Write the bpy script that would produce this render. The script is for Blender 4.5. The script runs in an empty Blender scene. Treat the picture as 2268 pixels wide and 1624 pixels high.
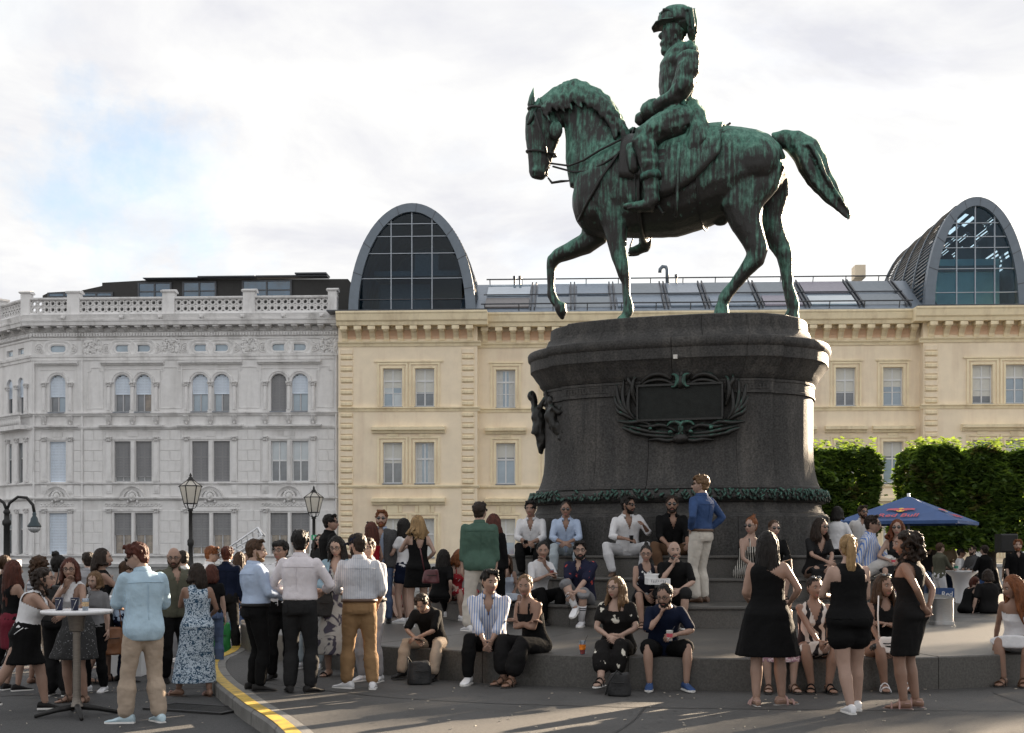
import bpy, bmesh, math, random
import numpy as np
from mathutils import Vector, Matrix, Euler, noise as mnoise
random.seed(7)
R = math.radians
S = bpy.context.scene
COL = S.collection

# ------------------------------------------------------------------ camera, sky, sun, exposure
F, CX, HY, CAMZ = 2750.0, 1134.0, 1215.0, 1.53      # focal length and horizon, measured on a 2268 px wide copy of the photograph
cam_d = bpy.data.cameras.new('camera'); cam = bpy.data.objects.new('camera', cam_d); COL.objects.link(cam)
cam.location = (0, 0, CAMZ); cam.rotation_euler = (R(90), 0, 0)
cam_d.sensor_width = 36; cam_d.lens = F / 2268 * 36; cam_d.shift_y = (HY - 812) / 2268
cam_d.clip_start = .1; cam_d.clip_end = 6000
S.camera = cam
SUN_EL, SUN_AZ = R(15), R(43)                         # the sun stands behind the square, to the right
wd = bpy.data.worlds.new('World'); S.world = wd; wd.use_nodes = True
nt = wd.node_tree; nt.nodes.clear()
def N(t, **k):
    n = nt.nodes.new(t)
    for a, b in k.items():
        if a in ('inp',):
            for i, v in b.items(): n.inputs[i].default_value = v
        else: setattr(n, a, b)
    return n
L = lambda a, b: nt.links.new(a, b)
def world():
    sky = N('ShaderNodeTexSky', sky_type='NISHITA', sun_disc=False, sun_elevation=SUN_EL, sun_rotation=SUN_AZ)
    sky.air_density = 1.0; sky.dust_density = 1.5
    bg = N('ShaderNodeBackground', inp={1: .05}); L(sky.outputs[0], bg.inputs[0])
    tc = N('ShaderNodeTexCoord'); sep = N('ShaderNodeSeparateXYZ'); L(tc.outputs['Generated'], sep.inputs[0])
    ad = N('ShaderNodeMath', operation='MAXIMUM', inp={1: 0.0}); L(sep.outputs[2], ad.inputs[0])
    ad2 = N('ShaderNodeMath', operation='ADD', inp={1: .22}); L(ad.outputs[0], ad2.inputs[0])
    dv = []
    for k in (0, 1):
        d = N('ShaderNodeMath', operation='DIVIDE'); L(sep.outputs[k], d.inputs[0]); L(ad2.outputs[0], d.inputs[1]); dv.append(d)
    cb = N('ShaderNodeCombineXYZ'); L(dv[0].outputs[0], cb.inputs[0]); L(dv[1].outputs[0], cb.inputs[1])
    mp = N('ShaderNodeMapping'); mp.inputs[1].default_value = (3.1, 1.7, 0); L(cb.outputs[0], mp.inputs[0])
    n1 = N('ShaderNodeTexNoise', inp={'Scale': 1.25, 'Detail': 9, 'Roughness': .55, 'Distortion': .25}); L(mp.outputs[0], n1.inputs[0])
    n2 = N('ShaderNodeTexNoise', inp={'Scale': 2.3, 'Detail': 9, 'Roughness': .58, 'Distortion': .4}); L(mp.outputs[0], n2.inputs[0])
    r1 = N('ShaderNodeValToRGB'); L(n1.outputs[0], r1.inputs[0])
    r1.color_ramp.elements[0].position = .36; r1.color_ramp.elements[0].color = (0.72, 0.72, 0.72, 1)
    r1.color_ramp.elements[1].position = .50; r1.color_ramp.elements[1].color = (1, 1, 1, 1)
    r2 = N('ShaderNodeValToRGB'); L(n2.outputs[0], r2.inputs[0])
    r2.color_ramp.elements[0].position = .36; r2.color_ramp.elements[0].color = (.77, .775, .825, 1)
    r2.color_ramp.elements[1].position = .57; r2.color_ramp.elements[1].color = (1.0, .995, .975, 1)
    bc = N('ShaderNodeBackground', inp={1: .197}); L(r2.outputs[0], bc.inputs[0])
    mx = N('ShaderNodeMixShader'); L(r1.outputs[0], mx.inputs[0]); L(bg.outputs[0], mx.inputs[1]); L(bc.outputs[0], mx.inputs[2])
    n3 = N('ShaderNodeTexNoise', inp={'Scale': 9., 'Detail': 8, 'Roughness': .62}); L(tc.outputs['Generated'], n3.inputs[0]); cov = r1.outputs[0]
    for d_, a_, b_, amp in (((-.290, 1, .285), 1.0036, 1.0074, .0135), ((-.25, 1, .215), 1.0046, 1.0078, .0135), ((-.33, 1, .315), 1.0045, 1.0080, .0135)):   # gaps in the cloud at the left
        dn = N('ShaderNodeVectorMath', operation='DOT_PRODUCT'); L(tc.outputs['Generated'], dn.inputs[0]); dn.inputs[1].default_value = Vector(d_).normalized()
        ml = N('ShaderNodeMath', operation='MULTIPLY_ADD', inp={1: amp}); L(n3.outputs[0], ml.inputs[0]); L(dn.outputs['Value'], ml.inputs[2])
        gap = N('ShaderNodeMapRange', inp={1: a_, 2: b_, 3: 1.0, 4: .34}); L(ml.outputs[0], gap.inputs[0])
        mn = N('ShaderNodeMath', operation='MULTIPLY'); L(cov, mn.inputs[0]); L(gap.outputs[0], mn.inputs[1]); cov = mn.outputs[0]
    L(cov, mx.inputs[0])
    out = N('ShaderNodeOutputWorld'); L(mx.outputs[0], out.inputs[0])
world()
sun_d = bpy.data.lights.new('sun', 'SUN'); sun = bpy.data.objects.new('sun', sun_d); COL.objects.link(sun)
sun_d.energy = 5.0; sun_d.angle = R(0.6); sun_d.color = (1, .80, .58)
sd = Vector((math.sin(SUN_AZ) * math.cos(SUN_EL), math.cos(SUN_AZ) * math.cos(SUN_EL), math.sin(SUN_EL)))
sun.rotation_euler = sd.to_track_quat('Z', 'Y').to_euler()
S.view_settings.view_transform = 'Standard'; S.view_settings.look = 'None'
S.view_settings.exposure = 2.42; S.view_settings.gamma = 1.0; S.view_settings.use_curve_mapping = False
S.cycles.use_denoising = True
S.cycles.max_bounces = 8; S.cycles.diffuse_bounces = 3; S.cycles.glossy_bounces = 3; S.cycles.transparent_max_bounces = 14

def at(px, py, Y):
    return Vector(((px - CX) / F * Y, Y, CAMZ - (py - HY) / F * Y))
def depth_of(py, z):
    return (CAMZ - z) * F / (py - HY)

# ------------------------------------------------------------------ materials
_mats = {}
def M(name, col, rough=.6, var=.12, scale=6., bump=0., bscale=60., metal=0., spec=.5, coat=0., pattern=None, col2=None, stretch=None, coords='Object', pscale=1.0, emit=None, dirt=None, prot=0.):
    if name in _mats: return _mats[name]
    m = bpy.data.materials.new(name); m.use_nodes = True
    t = m.node_tree; b = t.nodes['Principled BSDF']
    def nn(ty, inp=None, **k):
        n = t.nodes.new(ty)
        for a, v in k.items(): setattr(n, a, v)
        for i, v in (inp or {}).items(): n.inputs[i].default_value = v
        return n
    b.inputs['Roughness'].default_value = rough; b.inputs['Metallic'].default_value = metal
    b.inputs['Specular IOR Level'].default_value = spec; b.inputs['Coat Weight'].default_value = coat
    tc = nn('ShaderNodeTexCoord'); mp = nn('ShaderNodeMapping')
    t.links.new(tc.outputs[coords], mp.inputs[0])
    if stretch: mp.inputs[3].default_value = stretch
    mp.inputs[2].default_value = (0, 0, prot)
    nz = nn('ShaderNodeTexNoise', {'Scale': scale, 'Detail': 6, 'Roughness': .6}); t.links.new(mp.outputs[0], nz.inputs[0])
    mr = nn('ShaderNodeMapRange', {1: .3, 2: .7, 3: 1 - var, 4: 1 + var}); t.links.new(nz.outputs[0], mr.inputs[0])
    base = None
    def rgb(c): 
        n = nn('ShaderNodeRGB'); n.outputs[0].default_value = (*c[:3], 1); return n.outputs[0]
    def mix(fac, a, c, blend='MIX'):
        n = nn('ShaderNodeMix'); n.data_type = 'RGBA'; n.blend_type = blend
        if hasattr(fac, 'is_linked'): t.links.new(fac, n.inputs[0])
        else: n.inputs[0].default_value = fac
        t.links.new(a, n.inputs[6]); t.links.new(c, n.inputs[7]); return n.outputs[2]
    base = rgb(col)
    if pattern in ('vstripe', 'hstripe'):
        w = nn('ShaderNodeTexWave', {'Scale': pscale, 'Distortion': .12, 'Detail': 1}); w.bands_direction = 'X' if pattern == 'vstripe' else 'Z'
        t.links.new(mp.outputs[0], w.inputs[0])
        cr = nn('ShaderNodeMapRange', {1: .55, 2: .75}); t.links.new(w.outputs[0], cr.inputs[0])
        base = mix(cr.outputs[0], base, rgb(col2))
    elif pattern == 'flower':
        v = nn('ShaderNodeTexVoronoi', {'Scale': pscale, 'Randomness': 1.0}); t.links.new(mp.outputs[0], v.inputs[0])
        z2 = nn('ShaderNodeTexNoise', {'Scale': pscale * 3.2, 'Detail': 2}); t.links.new(mp.outputs[0], z2.inputs[0])
        s2 = nn('ShaderNodeMath', operation='MULTIPLY_ADD'); s2.inputs[1].default_value = .9; t.links.new(z2.outputs[0], s2.inputs[0]); t.links.new(v.outputs['Distance'], s2.inputs[2])
        cr = nn('ShaderNodeMapRange', {1: .62, 2: .66, 3: 1, 4: 0}); t.links.new(s2.outputs[0], cr.inputs[0])
        base = mix(cr.outputs[0], base, rgb(col2))
    elif pattern == 'print':
        z2 = nn('ShaderNodeTexNoise', {'Scale': pscale, 'Detail': 2, 'Distortion': 1.6}); t.links.new(mp.outputs[0], z2.inputs[0])
        cr = nn('ShaderNodeMapRange', {1: .50, 2: .54}); t.links.new(z2.outputs[0], cr.inputs[0])
        base = mix(cr.outputs[0], base, rgb(col2))
    elif pattern == 'zebra':
        w = nn('ShaderNodeTexWave', {'Scale': pscale, 'Distortion': 9, 'Detail': 2, 'Detail Scale': 1.2}); t.links.new(mp.outputs[0], w.inputs[0])
        cr = nn('ShaderNodeMapRange', {1: .5, 2: .56}); t.links.new(w.outputs[0], cr.inputs[0])
        base = mix(cr.outputs[0], base, rgb(col2))
    if dirt:
        z3 = nn('ShaderNodeTexNoise', {'Scale': dirt[1], 'Detail': 5, 'Roughness': .65}); 
        mp3 = nn('ShaderNodeMapping'); mp3.inputs[3].default_value = dirt[3] if len(dirt) > 3 else (1, 1, 1)
        t.links.new(tc.outputs[coords], mp3.inputs[0]); t.links.new(mp3.outputs[0], z3.inputs[0])
        cr = nn('ShaderNodeMapRange', {1: .48, 2: .72, 4: dirt[2]}); t.links.new(z3.outputs[0], cr.inputs[0])
        base = mix(cr.outputs[0], base, rgb(dirt[0]))
    hs = nn('ShaderNodeHueSaturation'); t.links.new(base, hs.inputs['Color']); t.links.new(mr.outputs[0], hs.inputs['Value'])
    t.links.new(hs.outputs[0], b.inputs['Base Color'])
    if bump:
        z4 = nn('ShaderNodeTexNoise', {'Scale': bscale, 'Detail': 5, 'Roughness': .6}); t.links.new(mp.outputs[0], z4.inputs[0])
        bp = nn('ShaderNodeBump', {'Strength': bump, 'Distance': .02}); t.links.new(z4.outputs[0], bp.inputs['Height'])
        t.links.new(bp.outputs[0], b.inputs['Normal'])
    if emit: b.inputs['Emission Color'].default_value = (*col[:3], 1); b.inputs['Emission Strength'].default_value = emit
    _mats[name] = m
    return m

# ------------------------------------------------------------------ mesh building
class MB:
    def __init__(s): s.v = []; s.f = []; s.m = []; s.cur = 0
    def add(s, vs, fs, m=None):
        o = len(s.v); s.v.extend([tuple(float(c) for c in p) for p in vs]); s.f.extend([tuple(i + o for i in f) for f in fs])
        s.m.extend([s.cur if m is None else m] * len(fs)); return s
    def box(s, x0, x1, y0, y1, z0, z1, m=None):
        v = [(x, y, z) for z in (z0, z1) for y in (y0, y1) for x in (x0, x1)]
        return s.add(v, [(0, 2, 3, 1), (4, 5, 7, 6), (0, 1, 5, 4), (2, 6, 7, 3), (0, 4, 6, 2), (1, 3, 7, 5)], m)
    def block(s, x0, x1, y0, y1, z0, z1, b=.02, m=None):
        """box whose front (low y) face is chamfered"""
        v = [(x0 + b, y0, z0 + b), (x1 - b, y0, z0 + b), (x1 - b, y0, z1 - b), (x0 + b, y0, z1 - b),
             (x0, y0 + b, z0), (x1, y0 + b, z0), (x1, y0 + b, z1), (x0, y0 + b, z1), (x0, y1, z0), (x1, y1, z0), (x1, y1, z1), (x0, y1, z1)]
        f = [(0, 1, 2, 3)]
        for a in (0, 4):
            for i in range(4):
                j = (i + 1) % 4; f.append((a + i, a + 4 + i, a + 4 + j, a + j))
        return s.add(v, f, m)
    def rings(s, rs, cap=True, m=None, closed=False):
        n = len(rs[0]); v = [p for r in rs for p in r]; f = []
        k = len(rs)
        for a in range(k if closed else k - 1):
            b = (a + 1) % k
            for i in range(n):
                j = (i + 1) % n; f.append((a * n + i, a * n + j, b * n + j, b * n + i))
        if cap and not closed: f.append(tuple(range(n - 1, -1, -1))); f.append(tuple((k - 1) * n + i for i in range(n)))
        return s.add(v, f, m)
    def tube(s, pts, rad, n=8, cap=True, m=None, flat=None, ref=None, closed=False):
        pts = [np.array(p, float) for p in pts]; k = len(pts)
        if not hasattr(rad, '__len__'): rad = [rad] * k
        rs = []; up = np.array(ref if ref is not None else (0.13, 0.21, 1.0), float)
        for i in range(k):
            if closed: d = pts[(i + 1) % k] - pts[i - 1]
            else: d = pts[min(i + 1, k - 1)] - pts[max(i - 1, 0)]
            d = d / (np.linalg.norm(d) + 1e-9)
            a = np.cross(up, d); l = np.linalg.norm(a)
            if l < 1e-3: a = np.cross((1, .3, 0), d); l = np.linalg.norm(a)
            a /= l; b = np.cross(d, a)
            if ref is None: up = b
            fl = 1.0 if flat is None else (flat[i] if hasattr(flat, '__len__') else flat)
            rs.append([pts[i] + rad[i] * (math.cos(t) * a + math.sin(t) * b * fl) for t in (2 * math.pi * q / n for q in range(n))])
        return s.rings(rs, cap, m, closed)
    def lathe(s, prof, c=(0, 0, 0), n=16, m=None, cap=True, ang=0):
        return s.rings([[(c[0] + r * math.cos(2 * math.pi * q / n + ang), c[1] + r * math.sin(2 * math.pi * q / n + ang), c[2] + z) for q in range(n)] for r, z in prof], cap, m)
    def sweep(s, prof, x0, x1, m=None):
        """profile [(y, z)...] extruded along x"""
        n = len(prof)
        v = [(x0, y, z) for y, z in prof] + [(x1, y, z) for y, z in prof]
        f = [(i, (i + 1) % n, n + (i + 1) % n, n + i) for i in range(n)] + [tuple(range(n - 1, -1, -1)), tuple(range(n, 2 * n))]
        return s.add(v, f, m)
    def ball(s, c, r, n=10, k=6, m=None):
        r = r if hasattr(r, '__len__') else (r, r, r); rs = []
        for i in range(k + 1):
            a = math.pi * (i / k - .5) * .999
            rs.append([(c[0] + r[0] * math.cos(a) * math.cos(2 * math.pi * q / n), c[1] + r[1] * math.cos(a) * math.sin(2 * math.pi * q / n), c[2] + r[2] * math.sin(a)) for q in range(n)])
        return s.rings(rs, True, m)
    def xf(s, fn, a=0):
        s.v[a:] = [tuple(fn(np.array(p))) for p in s.v[a:]]; return s
    def mesh(s, name, mats, smooth=False):
        me = bpy.data.meshes.new(name)
        nv = len(s.v); me.vertices.add(nv); me.vertices.foreach_set('co', np.array(s.v, np.float32).ravel())
        ll = np.array([len(f) for f in s.f], np.int32); tot = int(ll.sum())
        me.loops.add(tot); me.loops.foreach_set('vertex_index', np.fromiter((i for f in s.f for i in f), np.int32, tot))
        me.polygons.add(len(s.f)); st = np.zeros(len(ll), np.int32); st[1:] = np.cumsum(ll)[:-1]
        me.polygons.foreach_set('loop_start', st); me.polygons.foreach_set('loop_total', ll)
        me.polygons.foreach_set('use_smooth', np.full(len(ll), bool(smooth)))
        for mm in (mats if isinstance(mats, (list, tuple)) else [mats]): me.materials.append(mm)
        me.polygons.foreach_set('material_index', np.array(s.m, np.int32))
        me.update(calc_edges=True); me.validate()
        return me
def link(name, me, parent=None, loc=None, rot=None, **props):
    o = bpy.data.objects.new(name, me); COL.objects.link(o)
    if parent is not None: o.parent = parent
    if loc is not None: o.location = loc
    if rot is not None: o.rotation_euler = rot
    for k, v in props.items(): o[k] = v
    return o
def obj(name, mb, mats, parent=None, smooth=False, loc=None, rot=None, **props):
    return link(name, mb.mesh(name, mats, smooth), parent, loc, rot, **props)
def thing(name, label, cat, loc=(0, 0, 0), rz=0., group=None):
    o = bpy.data.objects.new(name, None); COL.objects.link(o); o.empty_display_size = .2
    o.location = loc; o.rotation_euler = (0, 0, rz); o['label'] = label; o['category'] = cat
    if group: o['group'] = group
    return o
def copies(name, me, parent, places):
    return [link(name, me, parent, p[:3], (0, 0, p[3]) if len(p) > 3 else None) for p in places]
def smooth_by_angle(o, deg=35):
    me = o.data; me.polygons.foreach_set('use_smooth', np.ones(len(me.polygons), bool))
    try: me.set_sharp_from_angle(angle=R(deg))
    except Exception: pass
    return o
# remesh queue: everything is evaluated once, at the end of the script
JOBS = []
def queue(o, voxel, it=4, post=None, fac=.5):
    m = o.modifiers.new('remesh', 'REMESH'); m.mode = 'VOXEL'; m.voxel_size = voxel
    if it:
        s = o.modifiers.new('smooth', 'SMOOTH'); s.iterations = it; s.factor = fac
    JOBS.append((o, post))
def run_jobs():
    dg = bpy.context.evaluated_depsgraph_get(); dg.update()
    for o, post in JOBS:
        ev = o.evaluated_get(dg); me = ev.to_mesh()
        v = np.empty(len(me.vertices) * 3, np.float32); me.vertices.foreach_get('co', v); v = v.reshape(-1, 3)
        nr = np.empty(len(me.vertices) * 3, np.float32); me.vertices.foreach_get('normal', nr); nr = nr.reshape(-1, 3)
        f = np.empty(len(me.loops), np.int32); me.loops.foreach_get('vertex_index', f); f = f.reshape(-1, 4)
        extra = None
        if post: v, f, extra = post(v.astype(float), nr.astype(float), f)
        ev.to_mesh_clear()
        build_from(o, v, f, extra)
def build_from(o, v, f, extra):
    name = o.data.name; mats = list(o.data.materials); old = o.data
    used = np.zeros(len(v), bool); used[f.ravel()] = True
    ix = np.cumsum(used) - 1; v = v[used]; f = ix[f]
    ev = np.array(extra.v, float).reshape(-1, 3) if extra and extra.v else np.zeros((0, 3))
    me = bpy.data.meshes.new(name); nv = len(v) + len(ev)
    me.vertices.add(nv); me.vertices.foreach_set('co', np.vstack([v, ev]).astype(np.float32).ravel())
    lv = f.astype(np.int32).ravel(); ll = np.full(len(f), 4, np.int32); mi = np.zeros(len(f), np.int32)
    if extra and extra.f:
        el = np.array([len(q) for q in extra.f], np.int32)
        lv = np.concatenate([lv, np.fromiter((i + len(v) for q in extra.f for i in q), np.int32)])
        ll = np.concatenate([ll, el]); mi = np.concatenate([mi, np.array(extra.m, np.int32)])
    me.loops.add(len(lv)); me.loops.foreach_set('vertex_index', lv); me.polygons.add(len(ll))
    st = np.zeros(len(ll), np.int32); st[1:] = np.cumsum(ll)[:-1]
    me.polygons.foreach_set('loop_start', st); me.polygons.foreach_set('loop_total', ll)
    me.polygons.foreach_set('use_smooth', np.ones(len(ll), bool))
    for mm in mats: me.materials.append(mm)
    me.polygons.foreach_set('material_index', mi)
    me.update(calc_edges=True); me.validate()
    o.modifiers.clear(); o.data = me; bpy.data.meshes.remove(old); me.name = name
# ------------------------------------------------------------------ ground, road, kerb
m_road = M('road_asphalt', (.052, .052, .053), .85, .35, 34, .35, 260, dirt=((.026, .025, .025), .7, .8))
m_pave = M('pavement_asphalt', (.062, .060, .058), .8, .3, 30, .3, 240, dirt=((.030, .029, .028), .8, .8))
m_kerb = M('kerb_granite', (.17, .165, .155), .75, .25, 9, .3, 120, dirt=((.06, .058, .055), 2.2, .6))
m_yellow = M('yellow_road_paint', (.50, .33, .04), .6, .15, 5, .1, 80, dirt=((.10, .09, .06), 6, .85))
m_iron = M('cast_iron', (.035, .034, .034), .55, .3, 20, .2, 90, metal=.6)
m_white_line = M('worn_white_paint', (.22, .21, .20), .7, .2, 6, dirt=((.06, .06, .06), 5, .8))
m_red_line = M('faded_red_paint', (.16, .07, .065), .7, .2, 6, dirt=((.06, .06, .06), 5, .8))
g = MB(); g.add([(-2500, -60, -.15), (2500, -60, -.15), (2500, 4000, -.15), (-2500, 4000, -.15)], [(0, 1, 2, 3)])
obj('ground', g, m_road, kind='structure')

KP = [(-.05, 3.0), (-.85, 6.5), (-1.92, 10.31), (-2.72, 12.37), (-3.47, 14.4), (-3.95, 16.), (-4.2, 17.3), (-4.27, 18.6), (-4.6, 20.5), (-5.0, 23), (-5.1, 26), (-4.6, 30), (-3.6, 36), (-3.4, 46)]
def resample(pts, step):
    P = [np.array(p, float) for p in pts]; dense = []
    for i in range(len(P) - 1):                       # Catmull-Rom
        p0, p1, p2, p3 = P[max(i - 1, 0)], P[i], P[i + 1], P[min(i + 2, len(P) - 1)]
        for t in np.linspace(0, 1, 24, endpoint=False):
            dense.append(.5 * ((2 * p1) + (-p0 + p2) * t + (2 * p0 - 5 * p1 + 4 * p2 - p3) * t * t + (-p0 + 3 * p1 - 3 * p2 + p3) * t ** 3))
    dense.append(P[-1]); out = [dense[0]]; acc = 0
    for a, b in zip(dense, dense[1:]):
        acc += np.linalg.norm(b - a)
        if acc >= step: out.append(b); acc = 0
    return out
kp = resample(KP, .25)
def offs(pts, d):
    o = []
    for i in range(len(pts)):
        t = pts[min(i + 1, len(pts) - 1)] - pts[max(i - 1, 0)]; t = t / np.linalg.norm(t)
        o.append(pts[i] + d * np.array([t[1], -t[0]]))
    return o
k_in = offs(kp, .26)
pv = MB(); vs = [(p[0], p[1], 0.) for p in k_in] + [(60, 46, 0.), (60, 3, 0.)]
vb = [(x, y, -.14) for x, y, z in vs]; n = len(vs)
pv.add(vs + vb, [tuple(range(n - 1, -1, -1))] + [(i, (i + 1) % n, n + (i + 1) % n, n + i) for i in range(n)])
obj('pavement', pv, m_pave, kind='structure')
kerb = bpy.data.objects.new('kerb', None); COL.objects.link(kerb); kerb['kind'] = 'structure'
i = 0
while i + 4 < len(kp):
    q = kp[i:i + 5]; w = offs(kp, .255)[i:i + 5]
    c0 = np.array([*((q[0] + q[-1]) / 2), 0]); rs = []
    for k, (a, b) in enumerate(zip(q, w)):
        sh = .012 if k in (0, 4) else 0
        t = (q[-1] - q[0]); t = t / np.linalg.norm(t)
        if k == 0: a, b = a + t * sh, b + t * sh
        if k == 4: a, b = a - t * sh, b - t * sh
        o2 = (a - b) / np.linalg.norm(a - b)
        rs.append([np.array([*p, z]) - c0 for p, z in ((b, -.2), (a, -.2), (a, -.025), (a - o2 * .025, .001 + .002 * (i % 3)), (b, .001 + .002 * (i % 3)))])
    obj('kerb_stone', MB().rings(rs), m_kerb, kerb, loc=tuple(c0)); i += 4
a, b = offs(kp, .03), offs(kp, .155)
yl = MB(); e = len([p for p in kp if p[1] < 20.5])
yl.add([(*p, .0095) for p in a[:e]] + [(*p, .0095) for p in b[:e]], [(k, e + k, e + k + 1, k + 1) for k in range(e - 1)])
obj('yellow_line', yl, m_yellow, kerb)
# lines and joints on the road
for (x0, x1, y0, y1, nm, mt) in ((-13, -4.6, 20.6, 20.95, 'road_line', m_white_line), (-13, -4.6, 17.1, 17.25, 'road_line', m_red_line)):
    r = MB(); r.add([(x0, y0, -.146), (x1, y0 + .25, -.146), (x1, y1 + .25, -.146), (x0, y1, -.146)], [(0, 1, 2, 3)])
    obj(nm, r, mt, kind='structure')
m_tar = M('tar_joint', (.018, .018, .018), .5)
r = MB(); p = resample([(-8, 13.6), (-5.2, 14.3), (-3.3, 15.0), (-2.9, 13.2)], .3)
for q0, q1 in zip(p, p[1:]):
    pass
qa, qb = offs(p, .02), offs(p, -.02); r.add([(*v, -.1455) for v in qa] + [(*v, -.1455) for v in qb], [(k, k + 1, len(qa) + k + 1, len(qa) + k) for k in range(len(qa) - 1)])
obj('road_joint', r, m_tar, kind='structure')
dg_ = thing('drain_grate', 'rusty iron drain grate in the road at the foot of the yellow kerb', 'drain grate', (-3.28, 12.95, -.148), R(-24))
b = MB(); b.box(-.5, .5, -.26, -.21, 0, .02); b.box(-.5, .5, .21, .26, 0, .02); b.box(-.5, -.45, -.21, .21, 0, .02); b.box(.45, .5, -.21, .21, 0, .02); obj('frame', b, m_iron, dg_)
bar = MB().box(-.45, .45, -.012, .012, .002, .016).mesh('bar', m_iron)
copies('bar', bar, dg_, [(0, -.18 + .045 * k, 0) for k in range(9)])

# joints, patches and litter on the pavement
rq = random.Random(21)
for pts, wd_ in (([(-2.9, 14.2), (-1.0, 12.6), (1.5, 11.9), (5.5, 11.7), (9, 12.2)], .012), ([(.2, 8.5), (.9, 10.4), (1.3, 12.0)], .010), ([(4.4, 9.0), (4.9, 11.0), (5.1, 13.2)], .010), ([(-1.5, 9.6), (.5, 9.9), (4, 9.7)], .012)):
    q = resample(pts, .12); q = [p + np.array((rq.uniform(-.012, .012), rq.uniform(-.012, .012))) for p in q]; qa, qb = offs(q, wd_), offs(q, -wd_); b = MB()
    b.add([(*v, .0035) for v in qa] + [(*v, .0035) for v in qb], [(k, k + 1, len(qa) + k + 1, len(qa) + k) for k in range(len(qa) - 1)]); obj('pavement_joint', b, m_tar, kind='structure')
b = MB()
for k in range(90):
    x, y = rq.uniform(-1.2, 6), rq.uniform(9.6, 14.0)
    if x < -.17 * y: continue
    a = rq.uniform(0, 3.1); l = rq.uniform(.012, .035); b.tube([(x, y, .006), (x + l * math.cos(a), y + l * math.sin(a), .006)], .004, 4)
obj('litter', b, M('litter_paper', (.45, .40, .33), .8, .4, 60), kind='stuff')
b = MB()
for k in range(60):
    x, y = rq.uniform(-6.5, -2.6), rq.uniform(11.5, 16.0)
    if y > 12.4 + (-(x) - 2.6) * 2.4: continue
    a = rq.uniform(0, 3.1); l = rq.uniform(.012, .035); b.tube([(x, y, -.143), (x + l * math.cos(a), y + l * math.sin(a), -.143)], .004, 4)
obj('litter', b, M('litter_paper', (.45, .40, .33), .8, .4, 60), kind='stuff')

b = MB()
for k in range(170):
    x, y = rq.uniform(-1.5, 6), rq.uniform(9.6, 14.4)
    if x < -.19 * y + .2: continue
    r_ = rq.uniform(.010, .022); b.add([(x + r_ * math.cos(a), y + r_ * .9 * math.sin(a), .0018) for a in (2 * math.pi * q / 7 for q in range(7))], [tuple(range(7))])
obj('chewing_gum_spots', b, M('gum_stain', (.022, .022, .022), .7, .5, 80), kind='stuff')
# ------------------------------------------------------------------ the buildings across the street
m_grey = M('grey_render', (.75, .74, .735), .85, .06, 3, .12, 40, dirt=((.46, .445, .43), .8, .65, (1, 1, .12)))
m_greyb = M('grey_trim', (.76, .75, .745), .8, .06, 3, .1, 40, dirt=((.38, .37, .36), 1.3, .7, (1, 1, .3)))
m_yel = M('yellow_render', (.87, .745, .565), .85, .05, 2, .1, 40, dirt=((.62, .47, .34), .7, .6, (1, 1, .14)))
m_yelb = M('yellow_trim', (.88, .76, .53), .8, .05, 2, .08, 40, dirt=((.55, .43, .28), 1.2, .7, (1, 1, .3)))
m_coffer = M('terracotta_coffer', (.70, .48, .33), .85, .08, 4)
m_frame = M('window_frame_white', (.70, .71, .72), .5, .04)
m_fgrey = M('window_frame_grey', (.48, .48, .49), .5, .04)
m_pane = M('window_pane', (.13, .145, .16), .06, .5, .9, spec=.9, coat=.6)
m_pane_l = M('curtained_pane', (.50, .55, .58), .12, .15, .9, spec=.8, coat=.4)
m_pane_b = M('sky_blue_pane', (.26, .34, .41), .05, .25, .8, spec=.9, coat=.8)
m_pane_r = M('reflecting_pane', (.18, .14, .10), .06, .8, 2.2, spec=.9, coat=.7)
m_blind = M('blind_slat', (.74, .82, .92), .45, .05)
m_blindd = M('dark_blind_slat', (.30, .30, .31), .5, .05)
m_sill = M('lead_sill', (.22, .24, .27), .5)
m_black = M('black_cladding', (.018, .017, .016), .6, .3, 5)
m_roofmetal = M('roof_metal', (.20, .24, .29), .4, .12, 4, metal=.3)
m_darkmetal = M('dark_metal', (.07, .075, .085), .45, .15, metal=.3)
m_rim = M('vault_metal', (.15, .18, .215), .42, .08, 3, metal=.25)
m_bluepane = M('blue_glass', (.03, .09, .16), .05, .3, 1.5, spec=.9, coat=.6)
m_mull = M('mullion_metal', (.36, .40, .45), .4, .05, metal=.2)
def glass(name, tint, refl):
    m = bpy.data.materials.new(name); m.use_nodes = True; t = m.node_tree; t.nodes.clear()
    tr = t.nodes.new('ShaderNodeBsdfTransparent'); tr.inputs[0].default_value = (*tint, 1)
    gl = t.nodes.new('ShaderNodeBsdfGlossy'); gl.inputs['Roughness'].default_value = .03; gl.inputs[0].default_value = (.8, .9, 1, 1)
    fr = t.nodes.new('ShaderNodeFresnel'); fr.inputs[0].default_value = 1.5
    ad = t.nodes.new('ShaderNodeMath'); ad.operation = 'ADD'; ad.inputs[1].default_value = refl; t.links.new(fr.outputs[0], ad.inputs[0])
    mx = t.nodes.new('ShaderNodeMixShader'); t.links.new(ad.outputs[0], mx.inputs[0]); t.links.new(tr.outputs[0], mx.inputs[1]); t.links.new(gl.outputs[0], mx.inputs[2])
    o = t.nodes.new('ShaderNodeOutputMaterial'); t.links.new(mx.outputs[0], o.inputs[0]); return m
m_vglass = glass('vault_glass', (.42, .60, .74), -.01)
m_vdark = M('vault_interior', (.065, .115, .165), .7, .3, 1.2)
m_vfloor = M('vault_floor_edge', (.10, .12, .13), .6)

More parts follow.
